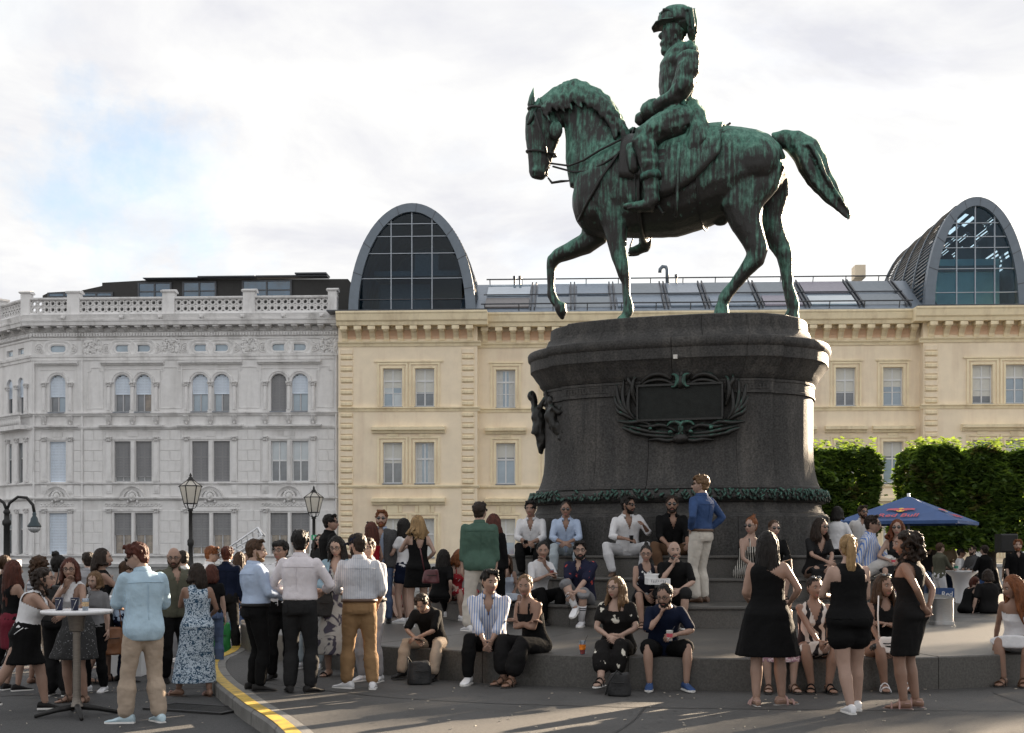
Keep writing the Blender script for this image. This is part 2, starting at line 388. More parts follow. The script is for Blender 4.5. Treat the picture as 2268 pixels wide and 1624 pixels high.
class Frame:
    """A facade plane: local x runs along it, local y goes into the building, z is up."""
    def __init__(s, O, a): s.O = O; s.a = a
    def u(s, px, y=0.):
        k = (px - CX) / F; ca, sa = math.cos(s.a), math.sin(s.a)     # x axis (ca, sa), y axis (-sa, ca)
        ox, oy = s.O[0] - sa * y, s.O[1] + ca * y
        return (k * oy - ox) / (ca - k * sa)
    def z(s, px, py, y=0.):
        u = s.u(px, y); Y = s.O[1] + math.sin(s.a) * u + math.cos(s.a) * y
        return CAMZ - (py - HY) / F * Y
O0 = at(755, 1215, 70.); O0.z = 0
FA = Frame((O0.x, 70.), R(-2.6))
BASE = -.15

def wall_cells(mb, u0, u1, z0, z1, y, ops, depth, m=0):
    us = sorted({u0, u1, *[o[0] for o in ops], *[o[1] for o in ops]}); zs = sorted({z0, z1, *[o[2] for o in ops], *[o[3] for o in ops]})
    us = [q for q in us if u0 - 1e-6 <= q <= u1 + 1e-6]; zs = [q for q in zs if z0 - 1e-6 <= q <= z1 + 1e-6]
    for a, b in zip(us, us[1:]):
        for c, d in zip(zs, zs[1:]):
            cu, cz = (a + b) / 2, (c + d) / 2
            if any(o[0] < cu < o[1] and o[2] < cz < o[3] for o in ops): continue
            mb.add([(a, y, c), (b, y, c), (b, y, d), (a, y, d)], [(0, 1, 2, 3)], m)
    for o in ops:
        a, b, c, d = o[:4]; arch = len(o) > 4 and o[4]; t = y + depth
        zs_ = d - (b - a) / 2 if arch else d
        mb.add([(a, y, c), (a, t, c), (a, t, zs_), (a, y, zs_)], [(0, 1, 2, 3)], m)
        mb.add([(b, y, c), (b, t, c), (b, t, zs_), (b, y, zs_)], [(3, 2, 1, 0)], m)
        mb.add([(a, y, c), (b, y, c), (b, t, c), (a, t, c)], [(0, 1, 2, 3)], m)
        if not arch: mb.add([(a, y, d), (b, y, d), (b, t, d), (a, t, d)], [(3, 2, 1, 0)], m)
        else:
            r = (b - a) / 2; n = 14
            arc = [(a + r - r * math.cos(math.pi * k / n), zs_ + r * math.sin(math.pi * k / n)) for k in range(n + 1)]
            for (x0, q0), (x1, q1) in zip(arc, arc[1:]):
                mb.add([(x0, y, q0), (x1, y, q1), (x1, y, d), (x0, y, d)], [(0, 1, 2, 3)], m)
                mb.add([(x0, y, q0), (x1, y, q1), (x1, t, q1), (x0, t, q0)], [(3, 2, 1, 0)], m)
_wc = {}
def window(parent, u0, u1, z0, z1, y, lights=(2, 2), fm=None, pm=None, arch=False, blind=0., bm=None, low=None, loc0=(0, 0, 0), rz=0, transom=.62):
    """A window: frame mesh with pane and blind children; meshes are shared between windows of one size."""
    w, h = round(u1 - u0, 2), round(z1 - z0, 2); key = (w, h, lights, fm.name, arch, transom); fr = .06
    if key not in _wc:
        b = MB(); b.box(0, fr, 0, .07, 0, h); b.box(w - fr, w, 0, .07, 0, h); b.box(fr, w - fr, 0, .07, 0, fr); b.box(fr, w - fr, 0, .07, h - fr, h)
        nx, nz = lights
        for k in range(1, nx): b.box(w * k / nx - .035, w * k / nx + .035, -.01, .06, fr, h - fr)
        zz = [h * transom] if nz == 2 else ([h * .36, h * .68] if nz == 3 else [])
        for k, q in enumerate(zz): b.box(fr, w - fr, -.015 if k == len(zz) - 1 else 0.002, .058, q - (.045 if k == len(zz) - 1 else .02), q + (.045 if k == len(zz) - 1 else .02))
        zs = [fr] + zz + [h - fr]; cells = []
        for k in range(nx):
            for a, c in zip(zs, zs[1:]):
                cells.append((w * k / nx, w * (k + 1) / nx, a, c))
        _wc[key] = (b.mesh('window', fm), cells)
    me, cells = _wc[key]
    ca, sa = math.cos(rz), math.sin(rz)
    o = link('window', me, parent, (loc0[0] + ca * u0 - sa * y, loc0[1] + sa * u0 + ca * y, loc0[2] + z0), (0, 0, rz))
    pms = pm if isinstance(pm, list) else [pm]
    for k, (a, b_, c, d) in enumerate(cells):
        mm = pms[k % len(pms)]; kk = (round(b_ - a, 2), round(d - c, 2), mm.name)
        if kk not in _wc: _wc[kk] = MB().box(0, b_ - a, 0, .012, 0, d - c).mesh('pane', mm)
        link('pane', _wc[kk], o, (a, .035, c))
    if blind:
        kb = ('b', w, h, round(blind, 2), bm.name, arch)
        if kb not in _wc:
            b = MB(); q = h - .02
            while q > h * (1 - blind):
                hw = w / 2
                if arch and q > h - w / 2: hw = math.sqrt(max(0, (w / 2) ** 2 - (q - (h - w / 2)) ** 2))
                if hw > .06: b.add([(w / 2 - hw, -.05, q), (w / 2 + hw, -.05, q), (w / 2 + hw, -.035, q - .078), (w / 2 - hw, -.035, q - .078), (w / 2 - hw, -.02, q), (w / 2 + hw, -.02, q), (w / 2 + hw, -.015, q - .078), (w / 2 - hw, -.015, q - .078)], [(0, 3, 2, 1), (4, 5, 6, 7), (0, 1, 5, 4), (3, 7, 6, 2), (0, 4, 7, 3), (1, 2, 6, 5)])
                q -= .088
            b.box(.02, w - .02, -.055, -.012, h * (1 - blind) - .05, h * (1 - blind) - .004)
            b.box(w * .2, w * .2 + .012, -.062, -.052, h * (1 - blind), h * .98); b.box(w * .8, w * .8 + .012, -.062, -.052, h * (1 - blind), h * .98)
            _wc[kb] = b.mesh('blind', bm)
        link('blind', _wc[kb], o, (0, 0, 0))
    return o
def dome_lump(rng, n, w, h, seed):
    mb = MB(); rr = random.Random(seed)
    for k in range(n):
        x, z = rr.uniform(-w, w), rr.uniform(-h, h)
        if (x / w) ** 2 + (z / h) ** 2 < 1: mb.ball((x, -.03, z), (rr.uniform(.05, .11), .05, rr.uniform(.04, .1)), 6, 4)
    return mb

# ---------------- grey palace on the left
gb = thing('grey_palace', 'pale grey palace with arched upper windows and a pierced stone balustrade', 'building', (FA.O[0], FA.O[1], 0), FA.a)
zx = lambda q: .41886 * q                                      # measuring scale of the enlarged photograph
ZU = lambda q: FA.u(zx(q)); ZZ = lambda q, px=420: FA.z(px, 589.7 + .41886 * q)
U0, U1 = ZU(168), -.12
singles = [(262, 346)]; pairs = [((605, 688), (717, 800)), ((1015, 1100), (1129, 1213)), ((1432, 1515), (1543, 1629))]
z_a0, z_a1 = ZZ(772), ZZ(572); z_b0, z_b1 = ZZ(1140), ZZ(925); z_c0, z_c1 = ZZ(1525), ZZ(1305)
z_o0, z_o1 = ZZ(450), ZZ(416)
opsA, opsB, opsC = [], [], []
for a, b in singles + [q for p in pairs for q in p]:
    opsA.append((ZU(a), ZU(b), z_a0, z_a1, True)); opsB.append((ZU(a), ZU(b + 2), z_b0, z_b1)); opsC.append((ZU(a - 3), ZU(b + 8), z_c0, z_c1))
ocs = [(268, 346)] + [q for p in ((613, 687), (719, 793), (1028, 1098), (1131, 1205), (1441, 1513), (1545, 1617)) for q in [p]]
opsO = [(ZU(a), ZU(b), z_o0, z_o1) for a, b in ocs]
ztop = ZZ(320)
w = MB(); wall_cells(w, U0, U1, BASE, ztop, 0, [o for o in opsA + opsB + opsC + opsO], .28)
w.box(U0 - .0, U1, .45, 14, BASE, ztop + .5)
wg = R(-39); WO = (U0, 0, 0)                                    # the wing round the corner, turned away
wx, wy = FA.O[0] + math.cos(FA.a) * U0, FA.O[1] + math.sin(FA.a) * U0
FW = Frame((wx, wy), FA.a + R(39))
# the wing's plane leaves the corner to the left and backwards
FW.a = FA.a - R(39)
WU = lambda q: FW.u(zx(q))
wl = -7.5
opsW = []
for a, b in ((34, 66), (94, 124)):
    opsW += [(WU(a), WU(b), z_a0, z_a1, True), (WU(a - 4), WU(b - 4), z_b0, z_b1), (WU(a - 4), WU(b - 4), z_c0, z_c1), (WU(a + 2), WU(b + 2), z_o0, z_o1)]
opsW += [(-5.6, -4.6, z_a0, z_a1, True), (-5.6, -4.6, z_b0, z_b1), (-5.6, -4.6, z_c0, z_c1)]
ww = MB(); wall_cells(ww, wl, 0, BASE, ztop, 0, opsW, .28); ww.box(wl, -.3, .45, 6, BASE, ztop)
obj('wall', w, m_grey, gb)
obj('wall', ww, m_grey, gb, loc=WO, rot=(0, 0, wg))
def both(name, fn, mat, parent=gb, smooth=False):
    """one moulding along the front and one along the wing"""
    a = MB(); fn(a, U0, U1); obj(name, a, mat, parent, smooth)
    b = MB(); fn(b, wl, 0); obj(name, b, mat, parent, smooth, loc=WO, rot=(0, 0, wg))
# cornice and mouldings
zc = [ZZ(q) for q in (262, 275, 290, 300, 318)]
both('cornice', lambda b, u, v: b.sweep([(.5, zc[4]), (-.62, zc[4]), (-.66, zc[3]), (-.70, zc[3] + .02), (-.72, zc[2]), (-.52, zc[2] + .03), (-.60, zc[1]), (-.66, zc[0]), (.5, zc[0])], u - (.3 if v < 1 and v > -.5 and u < -8 else 0), v), m_greyb)
both('dentil_course', lambda b, u, v: b.sweep([(.4, ZZ(372)), (-.10, ZZ(372)), (-.12, ZZ(350)), (-.22, ZZ(346)), (.4, ZZ(346))], u, v), m_greyb)
both('frieze_base', lambda b, u, v: b.sweep([(.4, ZZ(495)), (-.06, ZZ(495)), (-.08, ZZ(482)), (-.14, ZZ(478)), (-.16, ZZ(466)), (.2, ZZ(466))], u, v), m_greyb)
both('frieze_top', lambda b, u, v: b.sweep([(.4, ZZ(386)), (-.07, ZZ(386)), (-.09, ZZ(376)), (.2, ZZ(374))], u, v), m_greyb)
both('sill_course', lambda b, u, v: b.sweep([(.2, ZZ(792)), (-.08, ZZ(792)), (-.16, ZZ(782)), (-.22, ZZ(779)), (-.22, ZZ(773)), (.2, ZZ(773))], u, v), m_greyb)
both('string_course', lambda b, u, v: b.sweep([(.2, ZZ(862)), (-.07, ZZ(862)), (-.13, ZZ(852)), (-.13, ZZ(846)), (.2, ZZ(846))], u, v), m_greyb)
both('sill_course', lambda b, u, v: b.sweep([(.2, ZZ(1155)), (-.06, ZZ(1155)), (-.13, ZZ(1149)), (-.13, ZZ(1143)), (.2, ZZ(1143))], u, v), m_greyb)
both('string_course', lambda b, u, v: b.sweep([(.2, ZZ(1237)), (-.08, ZZ(1237)), (-.20, ZZ(1228)), (-.20, ZZ(1221)), (.2, ZZ(1221))], u, v), m_greyb)
both('sill_course', lambda b, u, v: b.sweep([(.2, ZZ(1540)), (-.07, ZZ(1540)), (-.16, ZZ(1532)), (-.16, ZZ(1527)), (.2, ZZ(1527))], u, v), m_greyb)
both('plinth_course', lambda b, u, v: b.sweep([(.2, BASE), (-.12, BASE), (-.12, ZZ(1575)), (-.05, ZZ(1570)), (.2, ZZ(1570))], u, v), m_greyb)
dt = MB(); q = U0
while q < U1 - .1: dt.box(q, q + .085, -.2, -.08, ZZ(369), ZZ(352)); q += .165
obj('dentil_band', dt, m_greyb, gb, kind='stuff')
dt = MB(); q = wl
while q < -.1: dt.box(q, q + .085, -.2, -.08, ZZ(369), ZZ(352)); q += .165
obj('dentil_band', dt, m_greyb, gb, loc=WO, rot=(0, 0, wg), kind='stuff')
# modillions
cb = MB(); h_ = ZZ(318) - ZZ(345)
cb.sweep([(0, 0), (-.12, .02), (-.30, h_ * .45), (-.34, h_ * .75), (-.46, h_ * .8), (-.48, h_), (0, h_)], -.13, .13); cb.box(-.17, .17, -.54, 0, h_ - .10, h_ - .004)
cbm = cb.mesh('corbel', m_greyb)
n_c = 24; cs = [U0 + .35 + (U1 - U0 - .55) * k / (n_c - 1) for k in range(n_c)]
copies('corbel', cbm, gb, [(u, 0, ZZ(345)) for u in cs])
for k in range(6):
    o = link('corbel', cbm, gb, (WO[0] + math.cos(wg) * (-.5 - k * 1.2), math.sin(wg) * (-.5 - k * 1.2), ZZ(345)), (0, 0, wg))
lion = MB(); lion.ball((0, -.05, 0), (.12, .12, .13), 8, 6); lion.ball((0, -.16, -.03), (.06, .06, .05), 6, 4); lion.ball((-.09, -.03, .09), .05, 6, 4); lion.ball((.09, -.03, .09), .05, 6, 4)
lm = lion.mesh('lion_head', m_greyb, True)
copies('lion_head', lm, gb, [(ZU(q), -.62, ZZ(280)) for q in (357, 662, 866, 1082, 1298, 1512, 1712)])
# balustrade
zb0, zb1, zr0, zr1 = ZZ(262), ZZ(246), ZZ(181), ZZ(168)
both('balustrade_plinth', lambda b, u, v: b.box(u, v, -.42, -.06, zb0 + .002, zb1), m_greyb)
both('balustrade_rail', lambda b, u, v: b.sweep([(-.10, zr0), (-.38, zr0), (-.44, zr0 + .06), (-.44, zr1), (-.04, zr1), (-.04, zr0 + .06)], u, v), m_greyb)
piers = [(128, 175), (372, 436), (872, 934), (1296, 1358), (1742, 1788)]
for a, b_ in piers:
    p = MB(); u, v = ZU(a), ZU(b_); p.box(u, v, -.47, .05, zb0 + .004, zr1 + .24); p.sweep([(.10, zr1 + .243), (-.54, zr1 + .243), (-.58, zr1 + .32), (-.20, zr1 + .44), (.14, zr1 + .32)], u - .08, v + .08)
    obj('balustrade_pier', p, m_greyb, gb)
p = MB(); p.box(-3.6, -2.9, -.47, .05, zb0 + .004, zr1 + .24); p.box(-3.68, -2.82, -.55, .12, zr1 + .243, zr1 + .36); obj('balustrade_pier', p, m_greyb, gb, loc=WO, rot=(0, 0, wg))
rh = (zr0 - zb1) / 2
rb = MB(); nn_ = 12; ro, ri = [], []
for y in (-.31, -.17):
    ro.append([(.205 * math.cos(2 * math.pi * k / nn_), y, rh / 2 * .999 * math.sin(2 * math.pi * k / nn_)) for k in range(nn_)])
    ri.append([(.105 * math.cos(2 * math.pi * k / nn_), y, rh / 2 * .60 * math.sin(2 * math.pi * k / nn_)) for k in range(nn_)])
rb.rings([ro[0], ro[1], ri[1], ri[0]], cap=False, closed=True)
ringm = rb.mesh('baluster_ring', m_greyb)
pl = []; posts = MB()
spans = [(ZU(a[1]), ZU(b_[0])) for a, b_ in zip(piers, piers[1:])]
for u, v in spans:
    nr_ = max(3, int((v - u) / .36)); st = (v - u) / nr_
    for k in range(nr_):
        for j in (0, 1): pl.append((u + st * (k + .5), 0, zb1 + rh * (j + .5)))
    posts.box(u, v, -.27, -.21, zb1 + rh - .05, zb1 + rh + .05)
obj('balustrade_bar', posts, m_greyb, gb)
copies('baluster_ring', ringm, gb, pl)
for k in range(9):
    for j in (0, 1):
        u = -.3 - .32 * k; link('baluster_ring', ringm, gb, (WO[0] + math.cos(wg) * u, math.sin(wg) * u, zb1 + rh * (j + .5)), (0, 0, wg))
# frieze: oculi, rosettes, relief panels
for a, b_, c, d in opsO:
    r_ = (d - c) / 2 + .10; nn_ = 20; o1 = []; o2 = []; o3 = []
    def stadium(r, ex, y): 
        cx_, cz_ = (a + b_) / 2, (c + d) / 2; hw = (b_ - a) / 2 - (d - c) / 2 + ex
        return [(cx_ + (hw if math.cos(t) > 0 else -hw) + r * math.cos(t), y, cz_ + r * math.sin(t)) for t in ((k + .5) * 2 * math.pi / nn_ for k in range(nn_))]
    rr0 = (d - c) / 2
    s_ = MB(); s_.rings([stadium(rr0 + .01, .01, .07), stadium(rr0 + .01, .01, -.02), stadium(rr0 + .10, 0, -.06), stadium(rr0 + .15, .05, -.02), stadium(rr0 + .26, .1, -.08), stadium(rr0 + .34, .14, -.02)], cap=False)
    o = obj('oculus_window', s_, m_greyb, gb)
    obj('pane', MB().add(stadium(rr0 + .02, .02, .075), [tuple(range(nn_))]), m_pane_b, o)
ros = MB()
for r0, r1 in ((.30, .24), (.20, .13)):
    prof = [[((r0 + r1) / 2 + (r0 - r1) / 2 * math.cos(t)) * np.array([math.cos(p_), 0, math.sin(p_)]) + np.array([0, -.05 * math.sin(t), 0]) for t in (k * 2 * math.pi / 6 for k in range(6))] for p_ in (2 * math.pi * j / 16 for j in range(16))]
    ros.rings(prof, cap=False, closed=True)
for k in range(6): ros.ball((.10 * math.cos(k * 1.047), -.02, .10 * math.sin(k * 1.047)), (.05, .04, .05), 6, 4)
ros.ball((0, -.03, 0), .06, 6, 4)
rosm = ros.mesh('rosette', m_greyb, True)
copies('rosette', rosm, gb, [(ZU(q), -.01, ZZ(432)) for q in (208, 383, 563, 828, 980, 1243, 1392, 1658)])
for k, (a, b_) in enumerate(((445, 538), (858, 950), (1275, 1362), (1690, 1780))):
    mb = dome_lump(None, 120, (ZU(b_) - ZU(a)) / 2, .55, 5 + k); hw = (ZU(b_) - ZU(a)) / 2
    fr_ = [[(hw * e * math.cos(t) * (1 if k in (1, 2) else 1.0), -.03 * q_, .62 * e * math.sin(t)) for t in (j * 2 * math.pi / 20 for j in range(20))] for e, q_ in ((1.0, 0), (1.06, 2), (1.14, 2), (1.18, 0))]
    mb.rings(fr_, cap=False)
    obj('relief_panel', mb, m_greyb, gb, True, loc=((ZU(a) + ZU(b_)) / 2, -.005, ZZ(425)))
# windows with their pilasters, hoods, consoles
cap_b = MB(); cap_b.box(-.17, .17, -.19, 0, .20, .27); cap_b.sweep([(0, 0), (-.09, 0), (-.15, .2), (0, .2)], -.13, .13)
for k in (-1, 1): cap_b.ball((.13 * k, -.15, .17), .055, 6, 4)
for k in (-1, 0, 1): cap_b.ball((.09 * k, -.12, .07), (.04, .04, .07), 6, 4)
capm = cap_b.mesh('capital', m_greyb, True)
con = MB(); con.sweep([(0, .0), (-.05, -.02), (-.16, .28), (-.20, .38), (-.20, .44), (0, .44)], -.13, .13); con.ball((0, -.06, .02), (.07, .06, .09), 6, 4)
for k in range(4): con.box(-.15 + .08 * k, -.10 + .08 * k, -.225, -.19, .38, .45)
for k in (-1, 1): con.ball((.12 * k, -.10, .2), (.05, .06, .06), 6, 4); con.ball((.09 * k, -.1, .3), .05, 6, 4)
conm = con.mesh('console', m_greyb, True)
def pilaster(u, z0, z1, rnd=True, wd_=.22, parent=gb, loc0=None, rz=0.):
    b = MB(); h = z1 - z0
    b.box(-wd_ / 2 - .04, wd_ / 2 + .04, -.14, 0, 0, .12)
    if rnd: b.lathe([(wd_ / 2 + .02, .12), (wd_ / 2, .18), (wd_ / 2 * .95, h * .5), (wd_ / 2 * .88, h)], (0, -.06, 0), 10)
    else: b.box(-wd_ / 2, wd_ / 2, -.08, 0, .12, h); b.box(-wd_ / 2 + .06, wd_ / 2 - .06, -.10, -.08, .3, h - .15)
    x, y = (u, 0) if loc0 is None else (loc0[0] + math.cos(rz) * u, loc0[1] + math.sin(rz) * u)
    o = obj('pilaster', b, m_greyb, parent, rnd, loc=(x, y, z0), rot=(0, 0, rz)); 
    if rnd: smooth_by_angle(o, 40)
    link('capital', capm, o, (0, 0, h)); return o
def moulded_hood(u0, u1, zq0, zq1, name='hood', mat=None, parent=gb, pr=.30):
    b = MB(); h = zq1 - zq0
    b.sweep([(0, zq0), (-pr * .35, zq0), (-pr * .5, zq0 + h * .4), (-pr * .95, zq0 + h * .5), (-pr, zq1), (0, zq1 + .06)], u0, u1); obj(name, b, mat or m_greyb, parent)
def arch_trim(u0, u1, ztop_, parent=gb):
    r = (u1 - u0) / 2; zs = ztop_ - r; cx_ = (u0 + u1) / 2; n = 14; rs = []
    for k in range(n + 1):
        t = math.pi * k / n; d_ = np.array([-math.cos(t), 0, math.sin(t)])
        rs.append([np.array([cx_, y, zs]) + d_ * (r + e) for e, y in ((.02, 0), (.02, -.05), (.10, -.07), (.13, -.11), (.21, -.11), (.24, 0))])
    b = MB(); b.rings(rs); obj('arch_moulding', b, m_greyb, parent)
st_l = {0: (.55, m_blind, [m_pane, m_pane_b]), 1: (.5, m_blind, [m_pane, m_pane]), 2: (.5, m_blind, [m_pane, m_pane_r]), 3: (.5, m_blind, [m_pane_b]), 4: (.5, m_blind, [m_pane_b, m_pane]), 5: (1., m_blindd, [m_pane]), 6: (.5, m_blind, [m_pane_b])}
groups = [[singles[0]]] + [list(p) for p in pairs]
wi = 0
for gi, grp in enumerate(groups):
    e0, e1 = ZU(grp[0][0]), ZU(grp[-1][1])
    # top floor
    for a, b_ in grp:
        bl, bm_, pm_ = st_l[wi]
        window(gb, ZU(a), ZU(b_), z_a0 + .02, z_a1, .2, (2, 1), m_fgrey, pm_, True, bl, bm_)
        arch_trim(ZU(a), ZU(b_), z_a1); wi += 1
        b = MB(); b.box(ZU(a) - .02, ZU(b_) + .02, -.24, .2, z_a0 - .05, z_a0 + .018); obj('window_sill', b, m_sill, gb)
    xs = [e0 - .30] + ([(ZU(grp[0][1]) + ZU(grp[1][0])) / 2] if len(grp) > 1 else []) + [e1 + .30]
    for x in xs:
        pilaster(x, z_a0, ZZ(638)); link('console', conm, gb, (x, -.05, ZZ(832)))
    moulded_hood(e0 - .75, e1 + .75, ZZ(522), ZZ(505)); 
    b = MB()
    for q0, q1 in ((e0 - .62, e0 - .56), (e1 + .56, e1 + .62)): b.box(q0, q1, -.03, 0, ZZ(600), ZZ(524))
    b.box(e0 - .62, e1 + .62, -.034, 0, ZZ(545), ZZ(541)); obj('panel_moulding', b, m_greyb, gb)
    # middle floor
    for k, (a, b_) in enumerate(grp):
        if gi == 3: window(gb, ZU(a), ZU(b_ + 2), z_b0, z_b1, .2, (2, 2), m_frame, [m_pane, m_pane_l], transom=.52)
        elif gi == 0: window(gb, ZU(a), ZU(b_ + 2), z_b0, z_b1, .2, (2, 2), m_fgrey, m_pane, False, .98, m_blind)
        else: window(gb, ZU(a), ZU(b_ + 2), z_b0, z_b1, .2, (2, 2), m_fgrey, [m_pane, m_pane_b], False, .86 if gi == 1 else .97, m_blindd)
    for x in xs:
        if len(grp) > 1 and x == xs[1]: b = MB(); b.box(x - .09, x + .09, -.05, 0, z_b0, z_b1); obj('mullion_pier', b, m_greyb, gb)
        else: pilaster(x, z_b0, z_b1 - .02, False, .30)
    moulded_hood(e0 - .8, e1 + .8, ZZ(858), ZZ(843), pr=.34)
    b = MB(); b.box(e0 - .62, e1 + .62, -.05, 0, ZZ(916), ZZ(905)); b.box(e0 - .6, e1 + .6, -.03, 0, ZZ(870), ZZ(866))
    b.box(e0 - .6, e0 - .52, -.03, 0, ZZ(905), ZZ(870)); b.box(e1 + .52, e1 + .6, -.03, 0, ZZ(905), ZZ(870)); b.box((e0 + e1) / 2 - .3, (e0 + e1) / 2 + .3, -.04, 0, ZZ(900), ZZ(874)); obj('lintel', b, m_greyb, gb)
    b = MB()
    for x in (e0 - .3, e1 + .3): b.box(x - .18, x + .18, -.06, 0, ZZ(1200), ZZ(1156)); b.box(x - .11, x + .11, -.09, -.06, ZZ(1190), ZZ(1164))
    b.box(e0, e1, -.03, 0, ZZ(1160), ZZ(1156)); obj('apron', b, m_greyb, gb)
    # mask under a little arch
    cx_ = (e0 + e1) / 2; md = MB(); r = .62; rs = []
    for k in range(15):
        t = math.pi * k / 14; d_ = np.array([-math.cos(t), 0, math.sin(t)]); rs.append([np.array([cx_, y, ZZ(1232)]) + d_ * (r + e) for e, y in ((-.12, 0), (-.10, -.1), (0, -.14), (.10, -.22), (.12, 0))])
    md.rings(rs); obj('mask_arch', md, m_greyb, gb)
    fm_ = MB(); fm_.ball((0, -.10, 0), (.20, .17, .26), 10, 8); fm_.ball((0, -.27, -.02), (.035, .05, .07), 6, 4); fm_.ball((0, -.22, -.17), (.08, .06, .06), 6, 4)
    for k in range(11):
        t = -.5 + (math.pi + 1.0) * k / 10; fm_.ball((.27 * math.cos(t), -.07, .06 + .27 * math.sin(t)), (.10, .08, .09), 6, 4)
    for k in (-1, 1): fm_.ball((.075 * k, -.255, .04), (.03, .02, .02), 6, 4); fm_.ball((.26 * k, -.05, -.25), (.09, .06, .10), 6, 4)
    obj('mask_head', fm_, m_greyb, gb, True, loc=(cx_, -.02, ZZ(1222)))
    gu = MB(); q = e0 - .55
    while q < e1 + .5:
        gu.rings([[(q + .09 + r_ * math.cos(t), y, ZZ(1262) + r_ * .9 * math.sin(t)) for t in (j * 2 * math.pi / 8 for j in range(8))] for r_, y in ((.12, 0), (.11, -.05), (.06, -.05), (.05, 0))], cap=False); q += .22
    obj('guilloche_band', gu, m_greyb, gb, kind='stuff')
    # lower floor
    for k, (a, b_) in enumerate(grp):
        bl = {0: (1., m_blind), 1: (.5, m_blindd), 2: (.8 if k == 0 else .5, m_blindd), 3: (.5, m_blindd)}[gi]
        window(gb, ZU(a - 3), ZU(b_ + 8), z_c0, z_c1, .2, (2, 2), m_fgrey, [m_pane_r, m_pane] if gi else m_pane, False, bl[0], bl[1])
    for x in xs:
        if len(grp) > 1 and x == xs[1]: b = MB(); b.box(x - .07, x + .07, -.05, 0, z_c0, z_c1); obj('mullion_pier', b, m_greyb, gb)
        else: pilaster(x, z_c0, z_c1 - .02, False, .26)
    b = MB(); b.box(e0 - .62, e1 + .62, -.06, 0, ZZ(1296), ZZ(1282)); obj('lintel', b, m_greyb, gb)
# sunk panels between the arched windows
for a, b_ in ((460, 548), (843, 962), (1256, 1376), (1671, 1760)):
    b = MB(); u, v, c, d = ZU(a), ZU(b_), ZZ(752), ZZ(532)
    for k, (p0, p1, q0, q1) in enumerate(((u, v, c, c + .05), (u + .2, v - .2, d - .05, d), (u, u + .05, c + .05, d - .25), (v - .05, v, c + .05, d - .25), (u, u + .22, d - .25, d - .2), (v - .22, v, d - .25, d - .2), (u + .2, u + .25, d - .2, d - .05), (v - .25, v - .2, d - .2, d - .05))):
        b.box(p0, p1, -.035, 0, q0, q1)
    obj('panel_moulding', b, m_greyb, gb)
b = MB(); b.box(ZU(432), ZU(440), -.10, 0, BASE, ZZ(380)); obj('corner_strip', b, m_greyb, gb)
b = MB(); b.tube([(U1 - .12, -.12, ZZ(470)), (U1 - .12, -.12, BASE)], .06, 8); obj('downpipe', b, m_greyb, gb)
b = MB(); b.tube([(ZU(182), -.1, ZZ(500)), (ZU(182), -.1, BASE)], .05, 8); obj('downpipe', b, m_greyb, gb)
# ashlar blocks
_bl = {}
def ashlar(u0, u1, z0, z1, rows, loc0=None, rz=0.):
    h = (z1 - z0) / rows
    for r in range(rows):
        q = u0; k = 0; cuts = [u0]; wds = (.95, .62) if r % 2 else (.58, 1.0)
        while q < u1 - .35: q = min(u1, q + wds[k % 2]); cuts.append(q); k += 1
        if u1 - cuts[-1] > .01: cuts[-1] = u1
        for a, b_ in zip(cuts, cuts[1:]):
            key = (round(b_ - a, 2), round(h, 2))
            if key not in _bl: _bl[key] = MB().block(.008, b_ - a - .008, -.035, .005, .008, h - .008, .022).mesh('stone_block', m_grey)
            if loc0 is None: link('stone_block', _bl[key], gb, (a, 0, z0 + r * h))
            else: link('stone_block', _bl[key], gb, (loc0[0] + math.cos(rz) * a, loc0[1] + math.sin(rz) * a, z0 + r * h), (0, 0, rz))
for a, b_ in ((388, 430), (444, 545), (846, 958), (1256, 1378), (1682, 1772)):
    ashlar(ZU(a), ZU(b_), ZZ(1142), ZZ(864), 5); ashlar(ZU(a), ZU(b_), ZZ(1218), ZZ(1157), 1); ashlar(ZU(a), ZU(b_), ZZ(1526), ZZ(1290), 4)
ashlar(ZU(170), ZU(212), ZZ(1142), ZZ(864), 5); ashlar(ZU(170), ZU(212), ZZ(1526), ZZ(1290), 4)
# wing windows
for a, b_, c, d, *r_ in opsW:
    if abs((d - c) - (z_o1 - z_o0)) < .05: 
        o = obj('oculus_window', MB().box(a, b_, .14, .22, c, d), m_greyb, gb, loc=WO, rot=(0, 0, wg)); obj('pane', MB().box(a + .06, b_ - .06, .12, .139, c + .06, d - .06), m_pane_b, o); continue
    window(gb, a, b_, c, d, .2, (2, 2), m_fgrey if r_ else m_frame, [m_pane, m_pane_l], bool(r_), .5 if r_ else 0., m_blind, loc0=WO, rz=wg)
for x in (-.55, -1.66, -2.75): pilaster(x, z_b0, z_b1, False, .26, loc0=WO, rz=wg); pilaster(x, z_a0, ZZ(638), True, .2, loc0=WO, rz=wg); pilaster(x, z_c0, z_c1, False, .26, loc0=WO, rz=wg)
# little balcony and bay under the wing's arches
b = MB(); b.box(-3.4, -.35, -.55, 0, ZZ(858), ZZ(835)); b.box(-3.4, -.35, -.6, -.45, ZZ(782), ZZ(770)); obj('balcony', b, m_greyb, gb, loc=WO, rot=(0, 0, wg))
bal = MB().lathe([(.05, 0), (.09, .08), (.10, .2), (.05, .36), (.05, .44), (.08, .5)], n=8).mesh('baluster', m_greyb, True)
for k in range(13): u = -3.3 + .235 * k; link('baluster', bal, gb, (WO[0] + math.cos(wg) * u + math.sin(wg) * .5, math.sin(wg) * u - math.cos(wg) * .5, ZZ(835)), (0, 0, wg))
